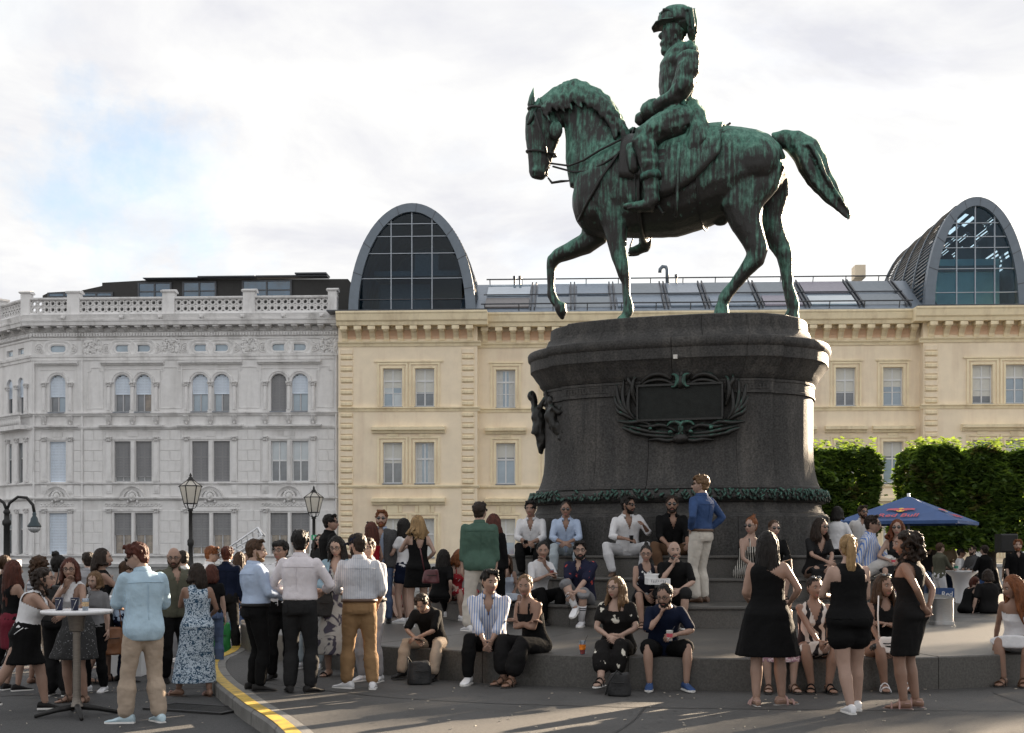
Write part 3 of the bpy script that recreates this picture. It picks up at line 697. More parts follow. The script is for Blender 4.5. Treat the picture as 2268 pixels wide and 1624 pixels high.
# roof storey behind the balustrade
yr = 3.0; rs_ = MB(); RZ = lambda q, px=420: FA.z(px, 589.7 + .41886 * q, yr); RU = lambda q: FA.u(zx(q), yr)
ra, rb_, rc, rd = RU(225), RU(540), RU(1840), RU(1900)
poly = [(ra, ztop), (ra, RZ(148)), (RU(258), RZ(132)), (RU(420), RZ(125)), (rb_, RZ(100)), (rb_, RZ(83)), (RU(780), RZ(72)), (RU(1535), RZ(74)), (rc, RZ(76)), (rd, RZ(150)), (rd, ztop)]
n = len(poly); rs_.add([(u, yr, z) for u, z in poly] + [(u, yr + 8, z + .0) for u, z in poly], [tuple(range(n))] + [(i, n + i, n + (i + 1) % n, (i + 1) % n) for i in range(n)])
roof = obj('roof_storey', rs_, m_black, gb)
for a, b_, c, d, k in ((735, 905, 86, 175, 2), (970, 1142, 84, 175, 2), (1285, 1540, 80, 175, 2), (258, 595, 134, 178, 4)):
    u, v = RU(a), RU(b_); fr_ = MB(); z0_, z1_ = RZ(d), RZ(c); wv = (v - u) / k
    for j in range(k + 1): fr_.box(u + wv * j - .05, u + wv * j + .05, yr - .10, yr - .003, z0_, z1_)
    fr_.box(u + .05, v - .05, yr - .09, yr - .004, z1_ - .07, z1_ - .002); fr_.box(u + .05, v - .05, yr - .085, yr - .004, z0_ + (z1_ - z0_) * .42, z0_ + (z1_ - z0_) * .42 + .07)
    o = obj('window', fr_, m_darkmetal, gb)
    for j in range(k): obj('pane', MB().box(u + wv * j + .05, u + wv * (j + 1) - .05, yr - .05, yr - .005, z0_, z1_ - .07), m_bluepane, o)
aw = MB(); aw.box(RU(770), RU(1100), yr - .5, yr + .3, RZ(72), RZ(68)); aw.box(RU(1060), RU(1360), yr - .6, yr + .3, RZ(70), RZ(64)); aw.box(RU(1360), RU(1735), yr - .4, yr + .4, RZ(66), RZ(60)); aw.box(RU(1570), RU(1735), yr - .6, yr + .6, RZ(58), RZ(51))
obj('awning_rail', aw, m_darkmetal, gb)

# ---------------- yellow building with the glass vaults
yb = thing('yellow_palace', 'long yellow building with bracketed cornice and two glass roof vaults', 'building', (FA.O[0], FA.O[1], 0), FA.a)
YU = lambda q, y=0.: FA.u(725.8 + .514 * q, y); YZ = lambda q, px=907: FA.z(px, 435.5 + .514 * q)
PR = -.75                                                        # the end blocks stand forward of the main front
l0, l1 = .0, FA.u(1057, PR); r0, r1 = FA.u(2045, PR), FA.u(2045, PR) + 11.3
rowz = [(YZ(912), YZ(750)), (YZ(1240), YZ(1065)), (YZ(1555), YZ(1390))]
yw = [FA.u(p) for p in (1120, 1226.5, 1333, 1440, 1547, 1654, 1761, 1873, 1978)]
def wins(cs, hw): return [(c - hw, c + hw, a, b_) for c in cs for a, b_ in rowz]
hw = .53
lc = [FA.u(869.5, PR), FA.u(940.5, PR)]; rc_ = [FA.u(2176, PR), FA.u(2250, PR)]; rc_ += [rc_[1] + 4.0, rc_[1] + 5.9]
zt = YZ(572)
w = MB(); wall_cells(w, l0, l1, BASE, zt, PR, wins(lc, hw), .30); wall_cells(w, l1, r0, BASE, zt, 0, wins(yw, hw), .30); wall_cells(w, r0, r1, BASE, zt, PR, wins(rc_, hw), .30)
for u, s in ((l0, 0), (l1, 1), (r0, 0), (r1, 1)): w.add([(u, PR, BASE), (u, 0, BASE), (u, 0, zt), (u, PR, zt)], [(0, 3, 2, 1) if s == 0 else (0, 1, 2, 3)])
w.box(l0 + .01, r1 - .01, .5, 14, BASE, zt + .3); w.box(l0 + .3, l1 - .3, PR + .5, .49, BASE, zt); w.box(r0 + .3, r1 - .3, PR + .5, .49, BASE, zt)
obj('wall', w, m_yel, yb)
segs = [(l0, l1, PR), (l1, r0, 0.), (r0, r1, PR)]
def along(name, prof, mat=m_yelb, ext=0.0):
    for u, v, y in segs:
        e = ext if y else -.002
        b = MB(); b.sweep([(y + a, z) for a, z in prof], u - (e if u != l0 else 0), v + e); obj(name, b, mat, yb)
along('cornice', [(.4, YZ(572)), (-.62, YZ(572)), (-.68, YZ(558)), (-.78, YZ(552)), (-.86, YZ(528)), (-.92, YZ(522)), (-.92, YZ(515)), (.4, YZ(515))], ext=.6)
along('architrave', [(.2, YZ(655)), (-.06, YZ(655)), (-.10, YZ(646)), (-.20, YZ(640)), (-.22, YZ(635)), (.2, YZ(635))], ext=.2)
along('sill_course', [(.2, YZ(932)), (-.05, YZ(932)), (-.08, YZ(922)), (-.16, YZ(919)), (-.16, YZ(914)), (.2, YZ(914))], ext=.15)
along('string_course', [(.2, YZ(1259)), (-.05, YZ(1259)), (-.12, YZ(1252)), (-.12, YZ(1246)), (.2, YZ(1246))], ext=.12)
along('string_course', [(.2, YZ(1592)), (-.05, YZ(1592)), (-.12, YZ(1580)), (-.12, YZ(1572)), (.2, YZ(1572))], ext=.12)
hb = YZ(574) - YZ(634)
cb = MB(); cb.sweep([(0, 0), (-.10, .02), (-.14, .18), (-.34, .42), (-.50, .50), (-.56, hb - .22), (-.56, hb), (0, hb)], -.15, .15); cb.box(-.20, .20, -.62, 0, hb - .20, hb - .002)
ybr = cb.mesh('bracket', m_yelb)
cf = MB(); cf.box(-.30, .30, -.03, 0, .15, hb - .15)
for k in range(5): cf.box(-.22 + .1 * k, -.17 + .1 * k, -.07, -.03, .35, hb - .45)
cfm = cf.mesh('coffer', m_coffer)
for u, v, y in segs:
    nb = max(2, round((v - u) / .79)); st = (v - u) / nb
    copies('bracket', ybr, yb, [(u + st * (k + .5), y - .004, YZ(634)) for k in range(nb)])
    copies('coffer', cfm, yb, [(u + st * (k + 1), y - .003, YZ(634)) for k in range(nb - 1)])
# quoins
qh = (YZ(665) - YZ(915)) / 10; qm = MB().block(0, .70, -.07, .01, .02, qh - .02, .03).mesh('quoin_stone', m_yel); qm2 = MB().block(0, .66, -.12, 0, .06, qh - .06, .035).mesh('quoin_stone', m_yelb)
for u0_ in (l0 + .12, l1 - .86, r0 + .06, r1 - .8):
    for zt_, zb_, n_ in ((YZ(665), YZ(912), 10), (YZ(936), YZ(1245), 13), (YZ(1262), YZ(1570), 13)):
        h = (zt_ - zb_) / n_
        for k in range(n_): link('quoin_stone', qm if k % 2 else qm2, yb, (u0_ + (.0 if k % 2 else .02), PR - (.0 if k % 2 else 0), zb_ + h * k))
qs = MB().block(-.01, .6, -.07, .01, .02, qh - .02, .03).mesh('quoin_stone', m_yel)
# windows, surrounds, hoods
def y_window(c, y, row, z0, z1, k):
    lt = (2, 3) if row == 0 else (2, 2)
    pm = [[m_pane_b], [m_pane_b, m_pane], [m_pane_b, m_pane_l], [m_pane, m_pane_b, m_pane]][k % 4]
    wo = window(yb, c - hw, c + hw, z0 + .01, z1, y + .2, lt, m_frame, pm, transom=.60); rv = random.Random(int(c * 100) + row * 7); h_ = z1 - z0
    if rv.random() < .6:
        f_ = rv.choice((.35, .5, .62, .8)); kk = ('roller', round(h_, 2), f_)
        if kk not in _wc: _wc[kk] = MB().box(.07, 2 * hw - .07, .026, .032, h_ * (1 - f_), h_ - .06).mesh('roller_blind', M('roller_blind', (.62, .62, .58), .7, .05))
        link('roller_blind', _wc[kk], wo)
    else:
        for s_ in (0, 1):
            kk = ('curtain', round(h_, 2), s_, k % 2)
            if kk not in _wc:
                q = MB(); n_ = 7; w_ = .30 + .12 * (k % 2); x0_ = .07 if s_ == 0 else 2 * hw - .07 - w_
                q.add([(x0_ + w_ * i_ / n_, .028 - .010 * (i_ % 2), zz_) for zz_ in (.07, h_ - .06) for i_ in range(n_ + 1)], [(i_, i_ + 1, n_ + 2 + i_, n_ + 1 + i_) for i_ in range(n_)]); _wc[kk] = q.mesh('curtain', M('net_curtain', (.56, .57, .56), .8, .08))
            link('curtain', _wc[kk], wo)
    b = MB(); b.box(c - hw - .04, c + hw + .04, y - .08, y + .2, z0 - .05, z0 + .008); obj('window_sill', b, m_sill, yb)
    s_ = MB()
    for a, d in ((hw + .02, hw + .12), (hw + .22, hw + .32)):
        pr = .05 if a < hw + .1 else .07
        s_.box(c - d, c - a, y - pr, y, z0, z1 + a - hw); s_.box(c + a, c + d, y - pr, y, z0, z1 + a - hw); s_.box(c - d, c + d, y - pr, y, z1 + a - hw + .0, z1 + d - hw)
    obj('window_surround', s_, m_yelb, yb)
def y_group(cs, y, k0):
    for row, (z0, z1) in enumerate(rowz):
        for k, c in enumerate(cs): y_window(c, y, row, z0, z1, k0 + k + row)
        if row:
            e0, e1 = cs[0] - hw, cs[-1] + hw; zh0, zh1 = z1 + (.52 if row == 1 else .78), z1 + (.84 if row == 1 else 1.12)
            moulded_hood(e0 - .62, e1 + .62, zh0, zh1, 'hood', m_yelb, yb, .36) if y == 0 else None
            if y: 
                b = MB(); b.sweep([(y, zh0), (y - .13, zh0), (y - .18, zh0 + .13), (y - .34, zh0 + .16), (y - .36, zh1), (y, zh1 + .06)], e0 - .62, e1 + .62); obj('hood', b, m_yelb, yb)
            for c in cs:
                b = MB(); b.box(c - .30, c + .30, y - .06, y, z1 + .33, zh0 - .03); obj('lintel_panel', b, m_yelb, yb)
                if row == 2:
                    for q in (c - hw, c + hw - .18): b = MB(); b.box(q, q + .18, y - .05, y, z1 + .35, zh0 - .05); obj('lintel_panel', b, m_yelb, yb)
        elif len(cs) > 1:
            b = MB(); b.box(cs[0] - hw - .5, cs[-1] + hw + .5, y - .08, y, z1 + .36, z1 + .44); obj('hood', b, m_yelb, yb)
        else:
            b = MB(); b.box(cs[0] - hw - .42, cs[0] + hw + .42, y - .08, y, z1 + .36, z1 + .44); obj('hood', b, m_yelb, yb)
y_group(lc, PR, 2); y_group(rc_[:2], PR, 3); y_group(rc_[2:], PR, 0)
for k, c in enumerate(yw): y_group([c], 0, k)
# main roof between the vaults
ze = YZ(515); zr_ = FA.z(1500, 627, 4.2); yv = 4.2
rf = MB(); rf.sweep([(-.5, ze + .12), (yv, zr_), (yv + 6, ze), (-.5, ze)], l1 - 1.0, r0 + 1.0); roof = obj('roof', rf, m_roofmetal, yb)
def on_roof(u, t, lift=.03):
    return (u, -.5 + (yv + .5) * t - lift * .5, ze + .12 + (zr_ - ze - .12) * t + lift)
rr = random.Random(4); pal = [m_pane_b, M('roof_panel_light', (.27, .31, .36), .3, .15, spec=.5), M('roof_panel_slate', (.16, .21, .27), .3, .2, spec=.5), M('roof_panel_dark', (.10, .09, .09), .3, .2), M('roof_panel_mauve', (.24, .22, .27), .35, .15)]
slat_m = M('roof_louvre', (.28, .31, .34), .4, .08, metal=.2)
u = l1 + .3; k = 0
while u < r0 - .8:
    wv = rr.choice((1.9, 2.6, 2.2, 3.2)); wv = min(wv, r0 - .6 - u)
    for t0, t1 in ((.10, .42), (.55, .93)):
        if rr.random() < .3:
            for j in range(6):
                t = t0 + (t1 - t0) * j / 6; b = MB(); p = [on_roof(u, t, .05), on_roof(u + wv, t, .05), on_roof(u + wv, t + .035, .14), on_roof(u, t + .035, .14)]
                b.add(p + [(x, y, z - .03) for x, y, z in p], [(0, 1, 2, 3), (7, 6, 5, 4), (0, 4, 5, 1), (2, 6, 7, 3)]); link('roof_slat', b.mesh('roof_slat', slat_m), roof)
        else:
            p = [on_roof(u + .06, t0, .10), on_roof(u + wv - .06, t0, .10), on_roof(u + wv - .06, t1, .10), on_roof(u + .06, t1, .10)]
            b = MB().add(p + [(x, y, z - .09) for x, y, z in p], [(0, 1, 2, 3), (0, 4, 5, 1), (1, 5, 6, 2), (2, 6, 7, 3), (3, 7, 4, 0)])
            link('roof_panel', b.mesh('roof_panel', rr.choice(pal)), roof)
    b = MB()
    for e in (0, .22):
        p = [on_roof(u + wv + e, .04, .16), on_roof(u + wv + e + .08, .04, .16), on_roof(u + wv + e + .08, .97, .16), on_roof(u + wv + e, .97, .16)]
        b.add(p + [(x, y, z - .16) for x, y, z in p], [(0, 1, 2, 3), (0, 4, 5, 1), (1, 5, 6, 2), (2, 6, 7, 3), (3, 7, 4, 0)])
    link('roof_batten', b.mesh('roof_batten', m_darkmetal), roof)
    u += wv + .35
b = MB()
for t, lf in ((.02, .35), (1.0, .28)):
    b.tube([on_roof(l1 + .2, t, lf), on_roof(r0 - .5, t, lf)], .04, 6); q = l1 + .4
    while q < r0: b.tube([on_roof(q, t, 0), on_roof(q, t, lf)], .03, 5); q += 1.9
b.tube([on_roof(l1 + .2, .48, .18), on_roof(r0 - .5, .48, .18)], .035, 5)
link('roof_railing', b.mesh('roof_railing', m_darkmetal), roof)
b = MB(); c = on_roof(FA.u(1478, 4.2), 1.0, 0); b.tube([(c[0], c[1], c[2]), (c[0], c[1], c[2] + .75), (c[0] - .08, c[1], c[2] + .95), (c[0] - .28, c[1], c[2] + .98), (c[0] - .42, c[1], c[2] + .82), (c[0] - .44, c[1], c[2] + .62)], .11, 10); link('vent_pipe', b.mesh('vent_pipe', m_rim, True), roof)
for px in (1140, 1152, 1498):
    b = MB(); c = on_roof(FA.u(px, 4.2), 1.0, 0); b.lathe([(.06, 0), (.06, .35), (.10, .35), (.10, .5), (.04, .5)], c, 8); link('vent_pipe', b.mesh('vent_pipe', m_darkmetal), roof)
b = MB(); c = on_roof(FA.u(1905, 4.2), 1.0, .2); b.box(c[0] - .3, c[0] + .3, c[1], c[1] + 1, c[2], c[2] + .75); link('chimney', b.mesh('chimney', m_yel), roof)

def vault(uc, a_, b_, y0, depth, z0, label, verts, hors, louv):
    """half-elliptic glass vault: front rim, glass front, ribs, louvred flanks"""
    n = 40; el = lambda a, b, y: [(uc + a * math.cos(math.pi * k / n), y, z0 + b * math.sin(math.pi * k / n)) for k in range(n + 1)]
    ai, bi = a_ - .54, b_ - .48
    rim = MB()
    o1, o2, i1, i2 = el(a_, b_, y0), el(a_, b_, y0 + .5), el(ai, bi, y0), el(ai, bi, y0 + .5)
    for k in range(n): rim.add([o1[k], o1[k + 1], i1[k + 1], i1[k]], [(0, 1, 2, 3)]); rim.add([o1[k], o2[k], o2[k + 1], o1[k + 1]], [(0, 1, 2, 3)]); rim.add([i1[k], i1[k + 1], i2[k + 1], i2[k]], [(0, 1, 2, 3)])
    v = obj('glass_vault', rim, m_rim, yb)
    # raised joints on the rim
    for k in range(3, n - 1, 4):
        t = math.pi * k / n; p = [np.array([uc + a * math.cos(t + e), y0 - .012, z0 + b * math.sin(t + e)]) for a, b, e in ((a_, b_, 0), (ai, bi, 0), (ai, bi, .008), (a_, b_, .006))]
        link('rim_joint', MB().add(p + [q + np.array([0, .012, 0]) for q in p], [(0, 1, 2, 3), (0, 4, 5, 1), (2, 6, 7, 3)]).mesh('rim_joint', m_darkmetal), v)
    ez = lambda x: z0 + bi * math.sqrt(max(0, 1 - ((x - uc) / ai) ** 2))
    xs = [uc - ai] + [uc + q for q in verts] + [uc + ai]; zs = [z0] + [z0 + q for q in hors] + [z0 + bi]
    for x0, x1 in zip(xs, xs[1:]):
        for q0, q1 in zip(zs, zs[1:]):
            pts = []; bot = []
            for k in range(9):
                x = x0 + (x1 - x0) * k / 8; t = min(q1, ez(x))
                if t > q0 + .01: pts.append((x, t)); bot.append((x, q0))
            if len(pts) < 2: continue
            poly = bot + pts[::-1]; 
            link('pane', MB().add([(x, y0 + .22, z) for x, z in poly], [tuple(range(len(poly)))]).mesh('pane', m_vglass), v)
    for q in verts:
        x = uc + q; b = MB(); b.box(x - .025, x + .025, y0 + .10, y0 + .24, z0, ez(x)); link('mullion', b.mesh('mullion', m_mull), v)
    for q in hors:
        hwx = ai * math.sqrt(max(0, 1 - (q / bi) ** 2)); b = MB(); b.box(uc - hwx, uc + hwx, y0 + .12, y0 + .235, z0 + q - .02, z0 + q + .02); link('transom', b.mesh('transom', m_mull if q > .9 else m_darkmetal), v)
    # floors and dark walls inside
    inn = MB()
    for q in (.0, 2.6): hwx = (ai - .25) * math.sqrt(max(0, 1 - (q / bi) ** 2)); inn.box(uc - hwx, uc + hwx, y0 + 2.2, y0 + depth - .4, z0 + q - .02, z0 + q + .28)
    inn.box(uc - ai * .8, uc + ai * .2, y0 + 4, y0 + 4.3, z0 + .3, z0 + 2.5); inn.box(uc - .2, uc + 1.2, y0 + 3, y0 + 3.2, z0 + 2.9, z0 + 4.1)
    link('inner_floor', inn.mesh('inner_floor', m_vfloor), v)
    if louv: link('lit_look_panel', MB().box(uc - ai * .9, uc + ai * .9, y0 + 2.4, y0 + 2.5, z0 + .3, z0 + 3.3).mesh('lit_look_panel', M('teal_lit_look', (.22, .42, .44), .5, .15, 1)), v)  # panel added behind the glass; its teal colour stands in for a lit interior
    sh = MB(); h1, h2 = el(a_ - .22, b_ - .2, y0 + .55), el(a_ - .22, b_ - .2, y0 + depth)
    gaps = {(k, j) for k in range(n) for j in range(5) if louv and random.Random(k * 7 + j).random() < .22 and 5 < k < n - 4}
    for k in range(n):
        for j in range(5):
            if (k, j) in gaps: continue
            f0, f1 = j / 5, (j + 1) / 5; L_ = lambda p, q, f: tuple(np.array(p) * (1 - f) + np.array(q) * f)
            sh.add([L_(h1[k], h2[k], f0), L_(h1[k], h2[k], f1), L_(h1[k + 1], h2[k + 1], f1), L_(h1[k + 1], h2[k + 1], f0)], [(0, 1, 2, 3)])
    sh.add(h2, [tuple(range(n + 1))]); link('vault_shell', sh.mesh('vault_shell', m_vdark), v)
    for j in range(1, 5):
        y = y0 + depth * j / 4 - .1; rr_ = [[(uc + (a_ + e) * math.cos(math.pi * k / 24), y + f, z0 + (b_ + e) * math.sin(math.pi * k / 24)) for e, f in ((-.1, -.07), (.10, -.07), (.10, .07), (-.1, .07))] for k in range(25)]
        link('rib', MB().rings(rr_).mesh('rib', m_rim), v)
    lm = MB().box(-.05, .05, .5, depth, -.02, .02).mesh('louvre', M('louvre_metal', (.10, .10, .10), .4, .2, metal=.4))
    for k in range(4, 78):
        if 31 < k < 49: continue
        t = math.pi * k / 80; o = link('louvre', lm, v, (uc + (a_ + .02) * math.cos(t), y0, z0 + (b_ + .02) * math.sin(t)), (0, math.pi / 2 - t, 0))
    return v
zv = YZ(512)
ulc = (FA.u(769.5, PR) + FA.u(1052, PR)) / 2
vault(ulc, (FA.u(1052, PR) - FA.u(769.5, PR)) / 2, FA.z(910, 447, PR) - zv, PR + .25, 9.5, zv, '', (-1.17, 0., 1.13), (.83, 2.0, 3.4, 4.35, 5.05), False)
zvr = FA.z(2170, 683, PR); uR = FA.u(2167, PR)
vault(uR, 2.80, FA.z(2172, 433, PR) - zvr, PR + .25, 11., zvr, '', (-1.05, -.05, 1.0), (.95, 2.25, 3.4, 4.0, 4.75), True)
b = MB()
for u, v in ((l0, l1), (r0, r1)):
    b.box(u - .5, v + .5, PR - .9, PR + .6, YZ(515) + .002, YZ(515) + .07)
obj('gutter', b, m_darkmetal, yb)
# low wall at the back edge of the terrace
m_par = M('parapet_stone', (.40, .40, .40), .85, .15, 4, .2, 60, dirt=((.2, .2, .2), .8, .6))
pw = thing('parapet_wall', 'low grey stone wall with coping along the back of the square', 'wall', (0, 44.5, 0))
b = MB(); b.box(-24, 40, 0, .4, -.15, .86); obj('wall', b, m_par, pw)
cm = MB().box(.01, 1.99, -.07, .47, .862, .98).mesh('coping_stone', m_par); copies('coping_stone', cm, pw, [(-24 + 2 * k, 0, 0) for k in range(32)])
# ------------------------------------------------------------------ the monument: platform, steps, pedestal, equestrian statue
m_step = M('step_granite', (.070, .066, .060), .42, .4, 45, .15, 120, spec=.5, dirt=((.045, .042, .040), .9, .6))
m_ped = M('pedestal_granite', (.043, .042, .041), .62, .5, 30, .3, 70, spec=.2, dirt=((.105, .098, .090), 1.7, .6, (1.8, 1.8, .2)))
m_pedj = M('joint_mortar', (.03, .03, .03), .9)
Z1, Z2, Z3, Z4 = .354, .677, 1.047, 1.41
PC = (3.07, 23.1); PA = R(-17)
FS = Frame(PC, PA)
def bronze(name, dark, green, bias, zs=1.0):
    m = bpy.data.materials.new(name); m.use_nodes = True; t = m.node_tree; b = t.nodes['Principled BSDF']
    tc = t.nodes.new('ShaderNodeTexCoord'); ge = t.nodes.new('ShaderNodeNewGeometry')
    def noise_(sc, st, det=6, rgh=.65):
        mp = t.nodes.new('ShaderNodeMapping'); mp.inputs[3].default_value = st; t.links.new(tc.outputs['Object'], mp.inputs[0])
        n = t.nodes.new('ShaderNodeTexNoise'); n.inputs['Scale'].default_value = sc; n.inputs['Detail'].default_value = det; n.inputs['Roughness'].default_value = rgh; t.links.new(mp.outputs[0], n.inputs[0]); return n.outputs[0]
    def math_(op, a, c):
        n = t.nodes.new('ShaderNodeMath'); n.operation = op
        for i, v in enumerate((a, c)):
            if hasattr(v, 'is_linked'): t.links.new(v, n.inputs[i])
            else: n.inputs[i].default_value = v
        return n.outputs[0]
    sep = t.nodes.new('ShaderNodeSeparateXYZ'); t.links.new(ge.outputs['Normal'], sep.inputs[0])
    st = noise_(1.0, (13 * zs, 13 * zs, .75 * zs)); bl = noise_(1.7 * zs, (1, 1, 1)); fn = noise_(16 * zs, (1, 1, .5))
    f = math_('ADD', math_('MULTIPLY', st, 1.25), math_('MULTIPLY', bl, .75)); f = math_('ADD', f, math_('MULTIPLY', fn, .35))
    f = math_('ADD', f, math_('MULTIPLY', sep.outputs[2], .38)); f = math_('ADD', f, bias)
    cr = t.nodes.new('ShaderNodeMapRange'); cr.inputs[1].default_value = 1.18; cr.inputs[2].default_value = 1.48; t.links.new(f, cr.inputs[0])
    def rgb(c): n = t.nodes.new('ShaderNodeRGB'); n.outputs[0].default_value = (*c, 1); return n.outputs[0]
    def mix(fac, a, c):
        n = t.nodes.new('ShaderNodeMix'); n.data_type = 'RGBA'; t.links.new(fac, n.inputs[0]); t.links.new(a, n.inputs[6]); t.links.new(c, n.inputs[7]); return n.outputs[2]
    c2 = t.nodes.new('ShaderNodeMapRange'); c2.inputs[1].default_value = .4; c2.inputs[2].default_value = .65; t.links.new(fn, c2.inputs[0])
    gcol = mix(c2.outputs[0], rgb(green), rgb((green[0] * 2.6, green[1] * 1.9, green[2] * 2.0)))
    base = mix(cr.outputs[0], rgb(dark), gcol); t.links.new(base, b.inputs['Base Color'])
    b.inputs['Metallic'].default_value = .15; b.inputs['Specular IOR Level'].default_value = .5
    rr_ = t.nodes.new('ShaderNodeMapRange'); rr_.inputs[3].default_value = .42; rr_.inputs[4].default_value = .72; t.links.new(cr.outputs[0], rr_.inputs[0]); t.links.new(rr_.outputs[0], b.inputs['Roughness'])
    bp = t.nodes.new('ShaderNodeBump'); bp.inputs['Strength'].default_value = .5; bp.inputs['Distance'].default_value = .03; t.links.new(math_('ADD', st, fn), bp.inputs['Height']); t.links.new(bp.outputs[0], b.inputs['Normal'])
    return m
m_brz = bronze('bronze_patina', (.013, .012, .011), (.052, .155, .115), .075)
m_brz_o = bronze('bronze_ornament', (.010, .010, .009), (.022, .075, .055), -.22)
m_brz_g = bronze('bronze_verdigris', (.010, .016, .013), (.028, .105, .078), .10)
m_brz_d = bronze('bronze_dark', (.012, .011, .010), (.014, .05, .038), -.28)

steps = thing('monument_steps', 'broad dark granite platform and oval steps round the equestrian monument', 'steps', (PC[0], PC[1], 0), PA)
def ring_stones(cx, cy, a, b, ai, bi, z0, z1, n, rot=0., over=.03):
    """an elliptic step made of curved stones with open joints"""
    for k in range(n):
        t0, t1 = 2 * math.pi * k / n, 2 * math.pi * (k + 1) / n; g_ = .004 / max(a, b); ns = 8; rs = []
        dz = random.uniform(-.003, .003)
        for j in range(ns + 1):
            t = t0 + g_ + (t1 - t0 - 2 * g_) * j / ns; c, s = math.cos(t), math.sin(t)
            P = lambda aa, bb, z: (cx + aa * c, cy + bb * s, z)
            rs.append([P(ai, bi, z0), P(a - .015, b - .015, z0), P(a - .015, b - .015, z1 - .055), P(a + over - .012, b + over - .012, z1 - .05), P(a + over, b + over, z1 - .035), P(a + over, b + over, z1 - .012 + dz), P(a + over - .014, b + over - .014, z1 + dz), P(ai, bi, z1 + dz)])
        o = obj('step_stone', MB().rings(rs), m_step, steps); smooth_by_angle(o, 30)
def to_local(x, y):
    d = np.array([x - PC[0], y - PC[1]]); return d[0] * math.cos(PA) + d[1] * math.sin(PA), -d[0] * math.sin(PA) + d[1] * math.cos(PA)
# lowest platform (its own centre and shape), then the three steps
pcx, pcy = 2.95, 22.3
for k in range(28):
    t0, t1 = 2 * math.pi * k / 28, 2 * math.pi * (k + 1) / 28; rs = []; dz = random.uniform(-.002, .002)
    for j in range(9):
        t = t0 + .0005 + (t1 - t0 - .001) * j / 8; c, s = math.cos(t), math.sin(t)
        P = lambda a, b, z: (*to_local(pcx + a * c, pcy + b * s), z)
        rs.append([P(3, 3, -.05), P(7.58, 9.03, -.05), P(7.58, 9.03, Z1 - .012), P(7.566, 9.016, Z1 + dz), P(3, 3, Z1 + dz)])
    o = obj('platform_stone', MB().rings(rs), m_step, steps); smooth_by_angle(o, 30)
ring_stones(0, 0, 4.85, 4.85, 2.6, 2.6, Z1 - .05, Z2, 18)
ring_stones(0, 0, 4.25, 3.15, 2.2, 1.2, Z2 - .05, Z3, 16)
ring_stones(0, 0, 3.65, 2.28, 1.5, .8, Z3 - .05, Z4, 12)

ped = thing('pedestal', 'tall dark granite pedestal with rounded ends, bronze tablet and leaf wreath', 'pedestal', (PC[0], PC[1], 0), PA)
A0, B0, NS = 2.46, 1.46, 2.7
def pl_pt(t, off):
    c, s = math.cos(t), math.sin(t)
    return ((A0 + off) * math.copysign(abs(c) ** (2 / NS), c), (B0 + off) * math.copysign(abs(s) ** (2 / NS), s))
def t_of_x(x, front=True):
    return -math.acos(max(-1, min(1, math.copysign((abs(x) / A0) ** (NS / 2), x))))
XB = 1.80                                                # half width of the projecting front block
def course(name, prof, joints, front=True, lift=.09):
    """one course of the pedestal, cut into stones; the middle of the front stands a little proud"""
    jt = sorted(joints); jt = jt + [jt[0] + 2 * math.pi]
    for a, b_ in zip(jt, jt[1:]):
        k = max(3, int((b_ - a) / .10)); rs = []
        for j in range(k + 1):
            t = a + .0012 + (b_ - a - .0024) * j / k
            rs.append([(*pl_pt(t, o), z) for z, o in prof] + [(*pl_pt(t, -.9), prof[-1][0]), (*pl_pt(t, -.9), prof[0][0])])
        o = obj(name, MB().rings(rs), m_ped, ped); smooth_by_angle(o, 32)
    if front:
        t0, t1 = t_of_x(-XB), t_of_x(XB); fj = [t0] + [t0 + (t1 - t0) * q for q in front] + [t1] if isinstance(front, tuple) else [t0, t1]
        for a, b_ in zip(fj, fj[1:]):
            rs = []
            for j in range(21):
                t = a + .0012 + (b_ - a - .0024) * j / 20
                rs.append([(*pl_pt(t, o + lift), z) for z, o in prof] + [(*pl_pt(t, -.5), prof[-1][0] + .001), (*pl_pt(t, -.5), prof[0][0] + .001)])
            o = obj(name, MB().rings(rs), m_ped, ped); smooth_by_angle(o, 32)
tq = lambda *f: [t_of_x(-XB) + .001] + [t_of_x(-XB) + (t_of_x(XB) - t_of_x(-XB)) * q for q in f] + [t_of_x(XB) - .001, -.25, .9, 2.2, 3.1]
course('plinth', [(1.2, .30), (2.08, .30), (2.10, .28)], tq(.5), (.22, .5, .76), .06)
course('base_moulding', [(2.103, .27), (2.13, .26), (2.16, .20), (2.24, .155), (2.32, .14)], tq(.35), (.6,), .06)
course('wreath_bed', [(2.323, .15), (2.35, .22), (2.41, .27), (2.47, .275), (2.53, .24), (2.565, .17)], tq(), True, .05)
course('shaft', [(2.568, .17), (2.60, .165), (2.62, .12), (2.68, .10), (2.78, .066), (2.92, .034), (3.12, .012), (3.4, 0), (4.20, 0)], tq(.33), (.24, .47, .78), .085)
course('fret_band', [(4.203, .02), (4.21, .035), (4.25, .035), (4.26, .022), (4.40, .022), (4.41, .035), (4.45, .035), (4.46, .01)], tq(), True, .085)
course('cornice', [(4.463, .02), (4.50, .05), (4.54, .09), (4.60, .11), (4.66, .16), (4.74, .21), (4.78, .24), (4.80, .265), (4.98, .27), (5.0, .29), (5.03, .31), (5.10, .315), (5.14, .30), (5.16, .27)], tq(.36, .62), (.2, .52, .8), .10)
course('attic', [(5.163, .22), (5.18, .10), (5.22, .04), (5.28, -.01), (5.36, -.05), (5.38, -.05), (5.385, -.09), (5.58, -.10), (5.60, -.12)], tq(.3, .7), (.27, .62, .85), .10)
